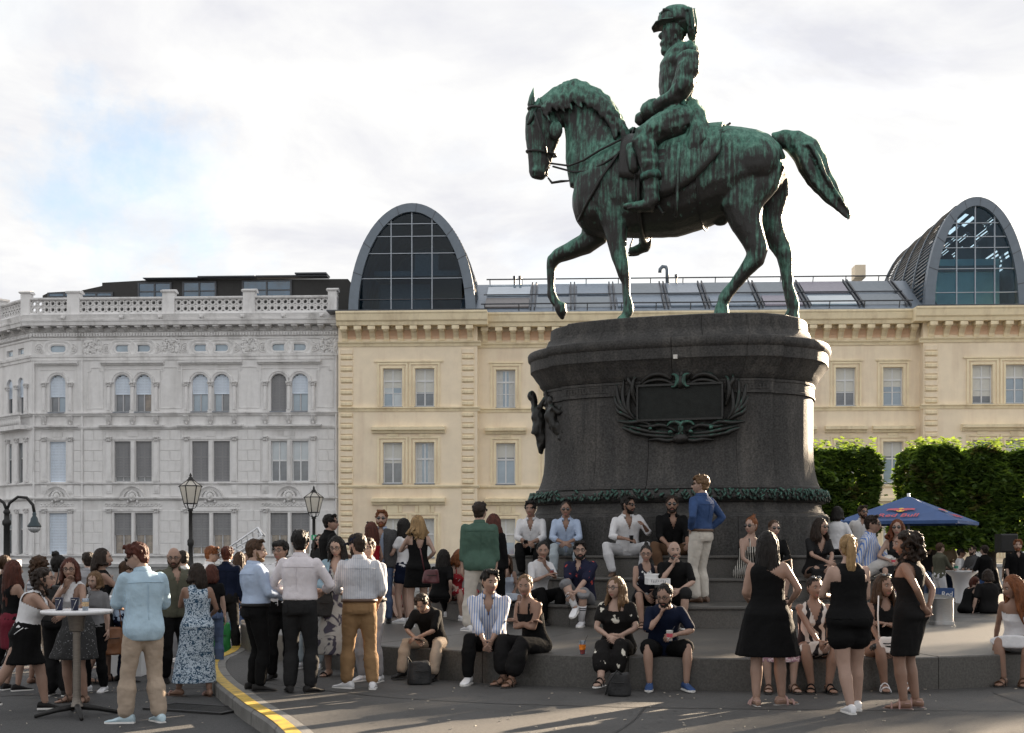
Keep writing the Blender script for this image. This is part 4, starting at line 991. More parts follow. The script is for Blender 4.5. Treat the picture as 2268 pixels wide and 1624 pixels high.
b = MB(); n = 48; rs_ = [[(*pl_pt(2 * math.pi * k / n, o), 5.585) for k in range(n)] for o in (-.13, -.5, -.9, -1.3)]; b.rings(rs_); b.rings([[(*pl_pt(2 * math.pi * k / n, -.8), z) for k in range(n)] for z in (.4, 5.5)])
obj('core', b, m_ped, ped)
# greek key on the band
def front_pt(x, off, z):
    t = t_of_x(x); p = pl_pt(t, off); return (p[0], p[1], z)
key = MB()
for (xa, xb) in ((-1.72, -1.02), (.98, 1.72)):
    q = xa
    while q < xb:
        for dx0, dx1, z0_, z1_ in ((0, .11, 4.375, 4.395), (0, .018, 4.28, 4.375), (.018, .075, 4.28, 4.298), (.057, .075, 4.298, 4.345), (.036, .057, 4.33, 4.345)):
            p0, p1 = front_pt(q + dx0, .022 + .085, z0_), front_pt(q + dx1, .022 + .085, z0_)
            key.add([(p0[0], p0[1] + .01, z0_), (p1[0], p1[1] + .01, z0_), (p1[0], p1[1] + .01, z1_), (p0[0], p0[1] + .01, z1_), (p0[0], p0[1] - .014, z0_), (p1[0], p1[1] - .014, z0_), (p1[0], p1[1] - .014, z1_), (p0[0], p0[1] - .014, z1_)], [(4, 5, 6, 7), (0, 4, 7, 3), (1, 2, 6, 5), (0, 1, 5, 4), (3, 7, 6, 2)])
        q += .11
obj('greek_key', key, m_ped, ped, kind='stuff')
# bronze oak wreath lying on the torus
leaf = MB(); rowsL = []
for k, (x, w_) in enumerate(((0, .02), (.03, .055), (.055, .04), (.085, .068), (.11, .048), (.14, .055), (.175, .01))):
    rowsL.append([(-w_, .012 * math.sin(x * 14) + .0, x), (0, .03 + .012 * math.sin(x * 14), x), (w_, .012 * math.sin(x * 14), x), (0, -.012, x)])
leaf.rings(rowsL); leafm = leaf.mesh('oak_leaf', m_brz_g, True)
rr = random.Random(11)
tl0, tl1 = -math.pi + .05, .12; cnt = 0
for row in range(3):
    for k in range(110):
        t = tl0 + (tl1 - tl0) * (k + row * .33) / 110; x = pl_pt(t, 0)[0]
        if -1.75 < x < -.98 and row < 2 and rr.random() < .75: continue
        onb = abs(x) < XB; p = pl_pt(t, .272 + (.05 if onb else 0) - abs(row - 1) * .012); q = pl_pt(t + .01, .26 + (.05 if onb else 0)); d = Vector((q[0] - p[0], q[1] - p[1], 0)).normalized(); nrm = Vector((d.y, -d.x, 0))
        zz = 2.55 - row * .055 + rr.uniform(-.015, .015); up = (Vector((0, 0, -1)) * rr.uniform(.5, 1.0) + d * rr.choice((-1, 1)) * rr.uniform(.1, .7) + nrm * rr.uniform(-.1, .2)).normalized()
        sx = up.cross(nrm).normalized(); ny = sx.cross(up); mt = Matrix((sx, -ny if ny.dot(nrm) < 0 else ny, up)).transposed().to_4x4(); mt.translation = Vector((p[0], p[1], zz))
        o = link('oak_leaf', leafm, ped); o.matrix_local = mt @ Matrix.Scale(rr.uniform(.48, .62), 4)
# bronze tablet and its palms
FY = -(B0 + .085)                                         # front face
tx0, tz0, tx1, tz1 = FS.u(1134 + .3631 * 778, FY), FS.z(1420, 680.4 + .3631 * 690, FY), FS.u(1134 + .3631 * 1284, FY), FS.z(1420, 680.4 + .3631 * 492, FY)
tb = MB(); tb.box(tx0, tx1, FY - .10, FY + .2, tz0, tz1); tablet = obj('bronze_tablet', tb, M('tablet_bronze', (.009, .011, .010), .62, .4, 9, .3, 50, spec=.25), ped)
b = MB()
for x0, x1, z0_, z1_ in ((tx0 - .02, tx1 + .02, tz1, tz1 + .035), (tx0 - .02, tx1 + .02, tz0 - .035, tz0), (tx0 - .03, tx0, tz0, tz1), (tx1, tx1 + .03, tz0, tz1)): b.box(x0, x1, FY - .14, FY, z0_, z1_)
obj('tablet_frame', b, m_brz_o, tablet)
OU = lambda q: FS.u(1134 + .3631 * q, FY - .08); OZ = lambda q, w=1020: FS.z(1134 + .3631 * w, 680.4 + .3631 * q, FY - .08)
def frond(pts, r0, mat=m_brz_o, name='palm_frond', w=.35):
    b = MB(); k = len(pts); P = [np.array((OU(x), FY - .04 - .05 * math.sin(math.pi * i / (k - 1)), OZ(z, x))) for i, (x, z) in enumerate(pts)]
    dense = [];
    for i in range(k - 1):
        p0, p1, p2, p3 = P[max(i - 1, 0)], P[i], P[i + 1], P[min(i + 2, k - 1)]
        for t in np.linspace(0, 1, 5, endpoint=False): dense.append(.5 * ((2 * p1) + (-p0 + p2) * t + (2 * p0 - 5 * p1 + 4 * p2 - p3) * t * t + (-p0 + 3 * p1 - 3 * p2 + p3) * t ** 3))
    dense.append(P[-1]); kk = len(dense)
    b.tube(dense, [r0 * (.35 + .65 * math.sin(math.pi * min(1, .12 + i / kk * .95)) ** .7) for i in range(kk)], 6, ref=(0, 1, 0)); obj(name, b, mat, ped, True)
for s in (-1, 1):
    C0 = 1030
    X = lambda q: C0 + s * (q - C0)
    # palm fans either side of the tablet
    for pts in (([(1300, 690), (1345, 640), (1350, 560), (1330, 470)]), ([(1310, 690), (1365, 620), (1385, 540), (1380, 440)]), ([(1310, 690), (1375, 630), (1410, 560), (1425, 470)]), ([(1315, 680), (1370, 640), (1415, 600), (1440, 540)]), ([(1310, 690), (1370, 660), (1410, 640), (1425, 600)]), ([(1300, 600), (1325, 520), (1320, 450), (1300, 420)]), ([(1300, 560), (1330, 480), (1350, 440), (1345, 410)])):
        frond([(X(a), b_) for a, b_ in pts], .042)
    # oak branches under the tablet
    for pts in (([(1060, 760), (1140, 720), (1230, 730), (1300, 715)]), ([(1090, 770), (1190, 765), (1290, 745), (1380, 720)]), ([(1060, 790), (1150, 790), (1240, 780), (1340, 760)]), ([(1040, 800), (1110, 815), (1170, 805), (1230, 810)]), ([(1180, 740), (1260, 700), (1340, 705), (1420, 695)]), ([(1240, 770), (1300, 770), (1350, 750), (1390, 735)])):
        frond([(X(a), b_) for a, b_ in pts], .040, m_brz_o, 'oak_branch')
    b = MB(); b.tube([(OU(X(1030 + 40 + 45 * math.cos(t))), FY - .10, OZ(745 + 45 * math.sin(t))) for t in np.linspace(2.2, 5.9, 14)], [.02 + .025 * math.sin(math.pi * i / 13) for i in range(14)], 7, ref=(0, 1, 0)); b.ball((OU(X(1092)), FY - .12, OZ(765)), .04, 8, 6); b.ball((OU(X(1215)), FY - .11, OZ(740)), .035, 8, 6); obj('scroll', b, m_brz_g, ped, True)
    b = MB(); b.tube([(OU(X(1075 + 28 * math.cos(t))), FY - .12, OZ(450 + 38 * math.sin(t))) for t in np.linspace(1.2, 5.0, 14)], [.015 + .03 * math.sin(math.pi * i / 13) for i in range(14)], 7, ref=(0, 1, 0)); obj('scroll', b, m_brz_g, ped, True)
    frond([(X(1090), 440), (X(1150), 410), (X(1220), 420), (X(1280), 470)], .05, m_brz_d, 'cartouche_arm')
    frond([(X(1060), 480), (X(1140), 445), (X(1230), 455), (X(1285), 490)], .035, m_brz_d, 'cartouche_arm')
for dx in (-60, -35, 0, 35, 60): frond([(1035 + dx * .2, 450), (1035 + dx * .7, 410), (1035 + dx, 370 + abs(dx) * .5)], .05, m_brz_d, 'palmette_leaf')
b = MB(); b.ball((OU(1030), FY - .08, OZ(455)), (.09, .09, .14), 8, 6); obj('boss', b, m_brz_d, ped, True); b = MB(); b.ball((OU(1028), FY - .06, OZ(800)), (.16, .09, .10), 8, 6); obj('boss', b, m_brz_d, ped, True)
# small pale plate on the cornice
b = MB(); yb_ = -(B0 + .37 + .012); u = FS.u(1134 + .3631 * 996, yb_); z = FS.z(1495, 680.4 + .3631 * 302, yb_); b.box(u - .035, u + .035, yb_ - .006, yb_ + .03, z - .035, z + .035); obj('marker_plate', b, M('marker_white', (.55, .53, .5), .6), ped)

# bronze allegory on the left end
LE = lambda zx_, zy_, y: np.array((FS.u(1134 + .3631 * zx_, y), y, FS.z(1134 + .3631 * zx_, 680.4 + .3631 * zy_, y)))
gp = MB(); y0_ = -.95
def T(pts, rad, y=y0_, flat=None): gp.tube([LE(a, b_, y + (c[0] if c else 0)) for a, b_, *c in pts], [r * .00312 for r in rad], 10, flat=flat)
T([(128, 545), (135, 600), (160, 640), (170, 720), (185, 790), (180, 850), (172, 895)], [24, 20, 42, 46, 40, 30, 12], -.5)
T([(165, 620), (200, 560), (235, 600)], [18, 16, 14], -.6)
gp.ball(LE(122, 545, -.5), (.085, .09, .11), 8, 6); gp.ball(LE(240, 572, -.95), (.07, .08, .10), 8, 6)
T([(240, 600), (238, 660), (255, 720), (300, 770), (350, 800)], [20, 40, 36, 30, 16], -1.0)
T([(255, 700), (300, 740), (345, 760), (365, 740)], [30, 28, 20, 10], -1.02); T([(245, 610), (290, 650), (330, 620), (355, 570)], [16, 15, 12, 10], -1.1)
T([(260, 640), (320, 600), (370, 545), (380, 520)], [14, 20, 18, 6], -1.05); T([(230, 620), (215, 560), (205, 510)], [14, 14, 8], -.9)
T([(330, 780), (355, 730), (350, 700)], [34, 30, 12], -1.08); T([(290, 790), (320, 830), (350, 800)], [16, 18, 10], -1.06); T([(160, 700), (150, 760), (190, 800)], [30, 34, 20], -.55)
o = obj('allegory_figures', gp, m_brz_o, ped, True)
def rough(A, fr):
    def post(v, nr, f):
        d = np.array([mnoise.noise((p[0] * fr, p[1] * fr, p[2] * fr * .6)) for p in v]); return v + nr * (d * A)[:, None], f, None
    return post
queue(o, .022, 2, rough(.03, 14))

# ------------------------------------------------------------------ horse and rider
statue = thing('equestrian_statue', 'green patinated bronze statue of a helmeted rider on a walking horse', 'statue', (PC[0], PC[1], 0), PA)
SY = 0.0
def P_(a, b_, y=0.):
    px, py = 1134 + .4526 * a, .4526 * b_
    return np.array((FS.u(px, y), y, FS.z(px, py, y)))
SC = .00380
def limb_s(mb, pts, y=0., n=12, fl=1.0):
    """pts: (zx, zy, r [, y, flat])"""
    mb.tube([P_(p[0], p[1], p[3] if len(p) > 3 else y) for p in pts], [p[2] * SC for p in pts], n, flat=[p[4] if len(p) > 4 else fl for p in pts], ref=(0, 1, 0.001))
hb = MB()
# trunk: (x, top, bottom, half width)
trunk = [(303, 955, 1030, .16), (322, 880, 1095, .34), (352, 800, 1135, .46), (420, 730, 1158, .55), (520, 690, 1166, .60), (600, 682, 1166, .62), (700, 680, 1162, .66), (800, 664, 1156, .69), (900, 642, 1128, .68), (1000, 630, 1088, .66), (1060, 627, 1065, .66), (1130, 632, 1030, .67), (1200, 646, 1000, .64), (1262, 668, 965, .55), (1315, 712, 905, .40), (1345, 775, 850, .15)]
rs = []
for x, tp, bt, w_ in trunk:
    a, c = P_(x, tp), P_(x, bt); m_ = (a + c) / 2; h = (a[2] - c[2]) / 2
    rs.append([(m_[0], w_ * math.copysign(abs(math.cos(t)) ** .85, math.cos(t)), m_[2] + h * math.copysign(abs(math.sin(t)) ** .9, math.sin(t))) for t in (2 * math.pi * k / 20 for k in range(20))])
hb.rings(rs)
limb_s(hb, [(455, 850, 190, 0, .62), (410, 720, 165, 0, .52), (385, 630, 140, 0, .46), (345, 555, 118, 0, .42), (285, 505, 100, 0, .42), (215, 500, 80, 0, .46), (165, 530, 62, 0, .5)], n=16)       # neck
limb_s(hb, [(134, 500, 42, 0, .8), (146, 550, 88, 0, .56), (154, 615, 98, 0, .53), (150, 680, 92, 0, .48), (142, 740, 74, 0, .48), (136, 800, 60, 0, .54), (130, 848, 51, 0, .58), (124, 876, 32, 0, .7)], n=14)   # head
for s in (-1, 1): hb.ball(P_(215, 640, s * .19), (.14, .07, .2), 8, 6); hb.ball(P_(108, 610, s * .15), (.05, .05, .06), 8, 6); hb.ball(P_(112, 835, s * .10), (.06, .05, .05), 8, 6)
N_, Fr = -.36, .36
limb_s(hb, [(470, 900, 120, -.30, .55), (480, 1000, 92, N_, .6), (505, 1110, 62, N_, .75), (518, 1210, 45, N_, .9), (538, 1300, 36, N_), (548, 1345, 32, N_), (556, 1385, 23, N_), (560, 1450, 20, N_), (570, 1500, 26, N_), (568, 1525, 27, N_), (558, 1550, 24, N_), (548, 1562, 32, N_), (540, 1590, 42, N_)])
limb_s(hb, [(430, 1040, 100, .3, .6), (400, 1160, 72, Fr, .75), (360, 1195, 56, Fr), (290, 1225, 46, Fr), (225, 1252, 38, Fr), (200, 1275, 35, Fr), (192, 1310, 27, Fr), (190, 1390, 21, Fr), (192, 1440, 26, Fr), (206, 1470, 25, Fr), (222, 1490, 22, Fr), (236, 1500, 33, Fr), (244, 1535, 28, Fr), (246, 1566, 8, Fr)])
limb_s(hb, [(1190, 790, 150, -.25, .55), (1160, 900, 140, -.33, .5), (1125, 1010, 104, N_, .6), (1150, 1100, 74, N_, .75), (1180, 1170, 58, N_, .8), (1200, 1225, 54, N_, .8), (1190, 1270, 48, N_, .85), (1140, 1330, 36, N_), (1090, 1395, 29, N_), (1052, 1440, 31, N_), (1040, 1462, 32, N_), (1030, 1485, 26, N_), (1026, 1505, 34, N_), (1025, 1560, 42, N_)])
limb_s(hb, [(1240, 860, 120, .25, .6), (1265, 960, 92, .33, .6), (1258, 1070, 66, Fr, .8), (1280, 1150, 56, Fr, .8), (1318, 1215, 48, Fr, .85), (1335, 1255, 42, Fr), (1340, 1310, 32, Fr), (1350, 1400, 27, Fr), (1368, 1465, 31, Fr), (1376, 1495, 31, Fr), (1374, 1520, 27, Fr), (1368, 1545, 36, Fr), (1364, 1585, 42, Fr)])
hb.ball(P_(1020, 1075, 0), (.16, .12, .12), 8, 6)
for s in (-1, 1): hb.ball(P_(640, 800, s * .48), (.28, .22, .38), 10, 8); hb.ball(P_(1190, 780, s * .45), (.42, .24, .42), 10, 8); hb.ball(P_(400, 1000, s * .32), (.22, .22, .35), 10, 8)
horse = obj('horse', hb, m_brz, statue, True)
def horse_post(v, nr, f):
    d = np.array([mnoise.noise(p * 2.1) * .012 + mnoise.noise(p * 6.0) * .006 for p in v]); return v + nr * d[:, None], f, None
queue(horse, .026, 5, horse_post)
# ears
for s in (-1, 1):
    b = MB(); b.tube([P_(100, 545, s * .10), P_(93, 510, s * .12), P_(98, 470, s * .12), P_(105, 430, s * .12)], [.06, .10, .07, .008], 8, flat=.55); obj('ear', b, m_brz, statue, True)
# mane: long locks combed over the crest
mb = MB(); rr = random.Random(3)
crest = [(548, 650), (520, 590), (490, 540), (455, 490), (420, 460), (380, 440), (345, 418), (305, 408), (265, 415), (225, 440), (190, 462), (150, 488)]
for i in range(46):
    q = i / 45 * (len(crest) - 1); k = min(int(q), len(crest) - 2); fx = q - k
    cx_ = crest[k][0] * (1 - fx) + crest[k + 1][0] * fx; cy_ = crest[k][1] * (1 - fx) + crest[k + 1][1] * fx
    for s in (-1, 1):
        ln = rr.uniform(50, 125) * (1 if s > 0 else .75); w0 = rr.uniform(-20, 30)
        pts = [(cx_, cy_ + 16, 24, 0), (cx_ + 6, cy_ + 6 - rr.uniform(0, 10), 24, s * .07), (cx_ + 14 + w0 * .4, cy_ + 30, 20, s * .20), (cx_ + 4 + w0, cy_ + 30 + ln * .5, 15, s * .27), (cx_ + 20 + w0 * 1.5, cy_ + 30 + ln, 5, s * .29)]
        limb_s(mb, pts, n=6)
mane = obj('mane', mb, m_brz, statue, True); queue(mane, .022, 1, rough(.018, 9))
for s in (-1, 1):
    b = MB(); limb_s(b, [(140, 492, 20, s * .05), (112, 540, 22, s * .13), (92, 590, 14, s * .16), (75, 612, 4, s * .17)], n=6); obj('forelock', b, m_brz, statue, True)
# tail
tb = MB(); limb_s(tb, [(1275, 690, 38, 0, .8), (1320, 680, 42, 0, .8), (1375, 692, 56, 0, .7), (1435, 735, 70, 0, .7), (1470, 800, 72, 0, .65), (1503, 870, 62, 0, .62), (1548, 932, 50, 0, .6), (1592, 992, 34, 0, .6), (1630, 1040, 17, 0, .7), (1655, 1070, 4)], n=16)
for k in range(22):
    o_ = rr.uniform(-1, 1); yy = rr.uniform(-.22, .22); e = rr.uniform(.7, 1.1)
    pts = [(1370, 690 + 35 * o_, 10, yy * .6), (1440 + 40 * o_, 735 - 40 * o_, 13, yy), (1475 + 52 * o_, 805 - 30 * o_, 13, yy * 1.15), (1505 + 45 * o_, 872 - 25 * o_, 12, yy), (1550 + 36 * o_, 935 - 22 * o_, 10, yy * .8), (1600 + 26 * o_, 1000 - 20 * o_, 8, yy * .5), (1600 + 55 * e + 14 * o_, 1000 + 62 * e - 14 * o_, 3, yy * .3)]
    limb_s(tb, pts, n=6)
tail = obj('tail', tb, m_brz, statue, True); queue(tail, .024, 1, rough(.014, 8))
# rider
rb = MB()
limb_s(rb, [(835, 232, 45, 0, 1.6), (838, 275, 88, 0, 1.25), (828, 330, 104, 0, 1.1), (818, 400, 102, 0, 1.0), (812, 460, 90, 0, 1.05), (815, 510, 80, 0, 1.15), (830, 560, 88, 0, 1.35), (850, 610, 98, 0, 1.5), (860, 660, 92, 0, 1.5)], n=16)
limb_s(rb, [(820, 250, 42), (800, 215, 38), (790, 190, 36)])                                     # neck
for s in (-1, 1):
    rb.ball(P_(866, 262, s * .36), (.19, .15, .21), 10, 8)
    limb_s(rb, [(872, 275, 60, s * .42), (862, 340, 60, s * .49), (838, 420, 54, s * .51), (800, 478, 50, s * .48), (745, 510, 46, s * .36), (690, 545, 40, s * .24), (655, 568, 34, s * .14), (632, 588, 36, s * .10), (618, 610, 26, s * .09)])
    hip = s * .35
    limb_s(rb, [(850, 600, 92, s * .3), (790, 610, 84, s * .46), (710, 640, 72, s * .60), (652, 678, 62, s * .68), (636, 715, 56, s * .70)])
    if s < 0: limb_s(rb, [(640, 690, 58, -.70), (658, 740, 54, -.72), (672, 810, 50, -.74), (680, 880, 42, -.75), (682, 940, 36, -.75), (684, 985, 38, -.75), (676, 1008, 34, -.75), (630, 1012, 28, -.76), (580, 1012, 22, -.77), (545, 1010, 14, -.78)])
    else: limb_s(rb, [(640, 700, 58, .68), (662, 850, 50, .70), (668, 1000, 42, .66), (655, 1120, 36, .60), (652, 1180, 36, .6), (645, 1212, 34, .6), (615, 1222, 26, .6), (575, 1230, 18, .6)])
# head with beard and nose
limb_s(rb, [(795, 120, 55, 0, .85), (792, 160, 62, 0, .82), (785, 200, 55, 0, .82), (772, 240, 40, 0, .8), (762, 262, 22, 0, .8)], n=12)
rb.ball(P_(728, 178, 0), (.055, .05, .07), 6, 4); rb.ball(P_(745, 215, 0), (.09, .12, .07), 8, 6); rb.ball(P_(752, 245, 0), (.10, .11, .12), 8, 6)
for s in (-1, 1): rb.ball(P_(800, 180, s * .22), (.05, .04, .07), 6, 4)
rider = obj('rider', rb, m_brz, statue, True)
def rider_post(v, nr, f):
    d = np.array([mnoise.noise((p[0] * 3, p[1] * 3, p[2] * 7)) * .022 + mnoise.noise(p * 11) * .012 for p in v]); return v + nr * d[:, None], f, None
queue(rider, .022, 3, rider_post)
b = MB(); limb_s(b, [(826, 505, 78, 0, 1.24), (827, 520, 80, 0, 1.24), (828, 534, 79, 0, 1.26)], n=20); obj('belt', b, m_brz_g, statue, True)
b = MB(); limb_s(b, [(820, 268, 50, 0, 1.3), (812, 252, 52, 0, 1.2), (806, 236, 46, 0, 1.1)], n=16); obj('coat_collar', b, m_brz, statue, True)
for s in (-1, 1):
    b = MB(); limb_s(b, [(712, 528, 50, s * .28), (698, 536, 55, s * .25), (668, 556, 54, s * .165), (656, 564, 46, s * .14)], n=12); obj('coat_cuff', b, m_brz, statue, True)
    b = MB(); limb_s(b, [(886, 232, 14, s * .34), (880, 226, 34, s * .40), (862, 232, 30, s * .46), (852, 246, 12, s * .50)], n=8, fl=.5); obj('epaulette', b, m_brz_g, statue, True)
for s in (-1, 1):
    b = MB(); limb_s(b, [(676, 850, 50, s * .745), (679, 866, 53, s * .748), (681, 884, 50, s * .75)], n=12); obj('boot_top', b, m_brz_g, statue, True)
    b = MB(); limb_s(b, [(712, 1008, 8, s * .75), (735, 1040, 6, s * .75), (742, 1046, 12, s * .75)], n=6); obj('spur', b, m_brz_d, statue, True)
# coat skirt behind the saddle
b = MB(); limb_s(b, [(880, 520, 40, -.25, 1.3), (900, 580, 52, -.36, 1.2), (912, 640, 58, -.44, 1.1), (905, 700, 62, -.55, .9), (900, 745, 46, -.62, .7), (925, 775, 20, -.66, .6)]); limb_s(b, [(880, 520, 40, .25), (905, 600, 52, .36), (910, 680, 60, .5), (900, 760, 30, .62)]); limb_s(b, [(900, 540, 40, 0, 2), (918, 600, 44, 0, 2.2), (930, 655, 40, 0, 2.4)])
o = obj('coat_skirt', b, m_brz, statue, True); queue(o, .022, 2, rough(.035, 7))
# helmet with plume
hh = P_(803, 118, 0); b = MB(); b.lathe([(.33, -.02), (.335, .05), (.325, .14), (.28, .23), (.20, .30), (.10, .335), (.01, .345)], hh, 18); b.xf(lambda p: np.array((hh[0] + (p[0] - hh[0]) * 1.06, (p[1] - hh[1]) * .80, p[2])))
vz = [P_(742, 118, 0), P_(700, 128, 0), P_(688, 140, 0)]
rs = []
for p, w_ in ((P_(800, 108, 0), .27), (P_(745, 112, 0), .26), (P_(712, 120, 0), .20), (P_(688, 138, 0), .10)): rs.append([(p[0], -w_, p[2] - .02), (p[0] - .02, 0, p[2] + .02), (p[0], w_, p[2] - .02), (p[0] + .0, w_, p[2] - .05), (p[0] - .02, 0, p[2] - .015), (p[0], -w_, p[2] - .05)])
b.rings(rs); b.ball(P_(880, 150, 0), (.09, .2, .2), 8, 6); obj('helmet', b, m_brz, statue, True)
pb = MB(); pb.ball(P_(806, 92, 0), (.31, .25, .215), 16, 10); pb.ball(P_(846, 105, 0), (.21, .23, .22), 12, 8)
for i in range(40):
    a = rr.uniform(.1, 1.0); yy = rr.uniform(-.20, .20)
    x0 = 740 + 150 * a; pts = [(x0 - 40, 75 - 45 * math.sin(a * 2.6) + rr.uniform(0, 20), 10, yy), (x0, 62 - 25 * math.sin(a * 2.6) + rr.uniform(0, 12), 15, yy * 1.1), (x0 + 14, 78 + 45 * a * a + rr.uniform(-8, 12), 12, yy * 1.2), (x0 + 16 + rr.uniform(-10, 8), 98 + 60 * a * a + rr.uniform(0, 14), 4, yy * 1.3)]
    limb_s(pb, pts, n=6)
limb_s(pb, [(858, 58, 14, 0), (875, 44, 8, 0), (884, 42, 3, 0)], n=6); limb_s(pb, [(868, 90, 14, -.05), (890, 78, 9, -.05), (900, 76, 3, 0)], n=6)
limb_s(pb, [(875, 160, 18, -.05), (892, 175, 16, -.05), (888, 195, 10, 0)], n=6)
o = obj('plume', pb, m_brz_g, statue, True); queue(o, .018, 1)
# saddle cloth hugging the flank
def flank(a, t):
    xs_ = [q[0] for q in trunk]; tp = np.interp(a, xs_, [q[1] for q in trunk]); bt = np.interp(a, xs_, [q[2] for q in trunk]); w_ = np.interp(a, xs_, [q[3] for q in trunk])
    p, q = P_(a, tp), P_(a, bt); m_ = (p + q) / 2; h = (p[2] - q[2]) / 2
    return np.array((m_[0], (w_ + .045) * math.copysign(abs(math.cos(t)) ** .85, math.cos(t)), m_[2] + (h + .04) * math.copysign(abs(math.sin(t)) ** .9, math.sin(t))))
def cloth(x0, x1, t_lo, name, mat, th=.03):
    nx, ny = 14, 26; g_ = []
    for i in range(nx + 1):
        a = x0 + (x1 - x0) * i / nx; lo = t_lo(i / nx)
        g_.append([flank(a, math.pi / 2 + (lo) * (2 * j / ny - 1)) for j in range(ny + 1)])
    v = [p for r in g_ for p in r]; nv = len(v); c = np.mean(v, 0); v2 = [p * 1.0 + np.array((0, p[1] * .05, .03 if p[2] > c[2] else .0)) for p in v]; fs = []
    ix = lambda i, j: i * (ny + 1) + j
    for i in range(nx):
        for j in range(ny): fs.append((ix(i, j), ix(i, j + 1), ix(i + 1, j + 1), ix(i + 1, j))); fs.append(tuple(nv + q for q in (ix(i, j), ix(i + 1, j), ix(i + 1, j + 1), ix(i, j + 1))))
    for i in range(nx): fs += [(ix(i, 0), ix(i + 1, 0), nv + ix(i + 1, 0), nv + ix(i, 0)), (ix(i, ny), nv + ix(i, ny), nv + ix(i + 1, ny), ix(i + 1, ny))]
    for j in range(ny): fs += [(ix(0, j), nv + ix(0, j), nv + ix(0, j + 1), ix(0, j + 1)), (ix(nx, j), ix(nx, j + 1), nv + ix(nx, j + 1), nv + ix(nx, j))]
    obj(name, MB().add(v + v2, fs), mat, statue, True)
cloth(735, 1045, lambda q: 1.95 - .55 * q ** 2, 'saddle_cloth', m_brz)
cloth(560, 780, lambda q: 1.55 + .1 * q, 'saddle', m_brz_d)
b = MB(); limb_s(b, [(560, 660, 16, 0), (590, 640, 20, 0), (640, 655, 16, 0)], n=8); obj('pommel', b, m_brz, statue, True); b = MB(); limb_s(b, [(940, 640, 24, 0, 3), (985, 632, 22, 0, 3), (1035, 650, 14, 0, 3)], n=8); obj('saddle_roll', b, m_brz, statue, True)
# holsters, sabre, reins, bridle, stirrups, breast strap
for s in (-1, 1):
    b = MB(); limb_s(b, [(585, 715, 28, s * .58), (590, 770, 34, s * .66), (600, 830, 30, s * .69), (606, 850, 14, s * .7)], n=10); obj('holster', b, m_brz, statue, True)
    b = MB(); limb_s(b, [(603, 850, 4, s * .74), (600, 960, 4, s * .80), (598, 1018, 4, s * .82)] if s < 0 else [(600, 1150, 4, .6), (580, 1200, 4, .6), (576, 1240, 4, .6)], n=6)
    c = P_(600, 1024, -.77) if s < 0 else P_(590, 1244, .6); b.tube([c + np.array((.13 * math.cos(t), .0, 0)) + np.array((0, .12 * math.sin(t), .0)) for t in np.linspace(0, 2 * math.pi, 13)[:-1]], .018, 6, closed=True, ref=(0, 0, 1)); obj('stirrup', b, m_brz_d, statue, True)
b = MB(); limb_s(b, [(838, 490, 14, -.48), (842, 540, 8, -.52), (838, 570, 14, -.55), (836, 625, 22, -.58), (836, 645, 18, -.58)], n=8); limb_s(b, [(826, 500, 10, -.5), (850, 520, 9, -.56), (866, 560, 6, -.56)], n=8); obj('sword_knot', b, m_brz_g, statue, True)
b = MB(); limb_s(b, [(818, 700, 9, -.70), (812, 850, 9, -.76), (806, 980, 8, -.78), (801, 1062, 6, -.78)], n=8); obj('sabre', b, m_brz, statue, True)
b = MB(); limb_s(b, [(990, 660, 6, .35), (1030, 630, 6, .35), (1070, 602, 6, .35)], n=6); obj('scabbard_tip', b, m_brz_d, statue, True)
for s in (-1, 1):
    for pts in ([(600, 625, 5, s * .10), (585, 660, 5, s * .2), (520, 690, 6, s * .47), (430, 735, 6, s * .50), (350, 785, 6, s * .46), (280, 812, 5, s * .34), (190, 800, 5, s * .17)], [(625, 625, 5, s * .10), (600, 670, 5, s * .25), (540, 740, 6, s * .56), (450, 800, 6, s * .55), (370, 838, 6, s * .46), (300, 842, 5, s * .34), (200, 815, 5, s * .16)]):
        b = MB(); limb_s(b, pts, n=6); obj('rein', b, m_brz_d, statue, True)
    b = MB(); limb_s(b, [(170, 770, 4, s * .17), (185, 800, 4, s * .18), (165, 830, 4, s * .18), (155, 855, 5, s * .18), (175, 862, 5, s * .18)], n=6); obj('bit', b, m_brz_d, statue, True)
    b = MB(); limb_s(b, [(110, 545, 6, s * .27), (140, 640, 6, s * .30), (160, 700, 6, s * .26), (172, 765, 6, s * .21)], n=6); obj('cheek_strap', b, m_brz_d, statue, True)
b = MB(); limb_s(b, [(176, 870, 4, 0), (195, 895, 7, 0), (240, 888, 7, 0), (285, 885, 4, 0)], n=6); obj('curb_chain', b, m_brz_d, statue, True)
for nm, c0, ax, ry in (('noseband', (144, 752), 86, .20), ('browband', (150, 545), 82, .29)):
    b = MB(); ctr = P_(*c0, 0); b.tube([ctr + np.array((ax * SC * .9 * math.cos(t), ry * .92 * math.sin(t), -.06 * math.cos(t))) for t in np.linspace(0, 2 * math.pi, 21)[:-1]], .024, 6, closed=True, ref=(0, 0, 1)); obj(nm, b, m_brz_d, statue, True)
for s in (-1, 1):
    b = MB(); b.tube([flank(a, (math.pi if s < 0 else 0) + (1 if s < 0 else -1) * q) for a, q in ((560, -.55), (480, -.1), (400, .35), (345, .9))], .028, 6); obj('breast_strap', b, m_brz_d, statue, True)
b = MB(); b.tube([flank(a, t) for a, t in zip(np.linspace(640, 655, 25), np.linspace(0, -math.pi, 25))], .04, 6); b.tube([flank(a, t) for a, t in zip(np.linspace(950, 930, 25), np.linspace(.2, -math.pi - .2, 25))], .015, 6); obj('girth', b, m_brz_d, statue, True)
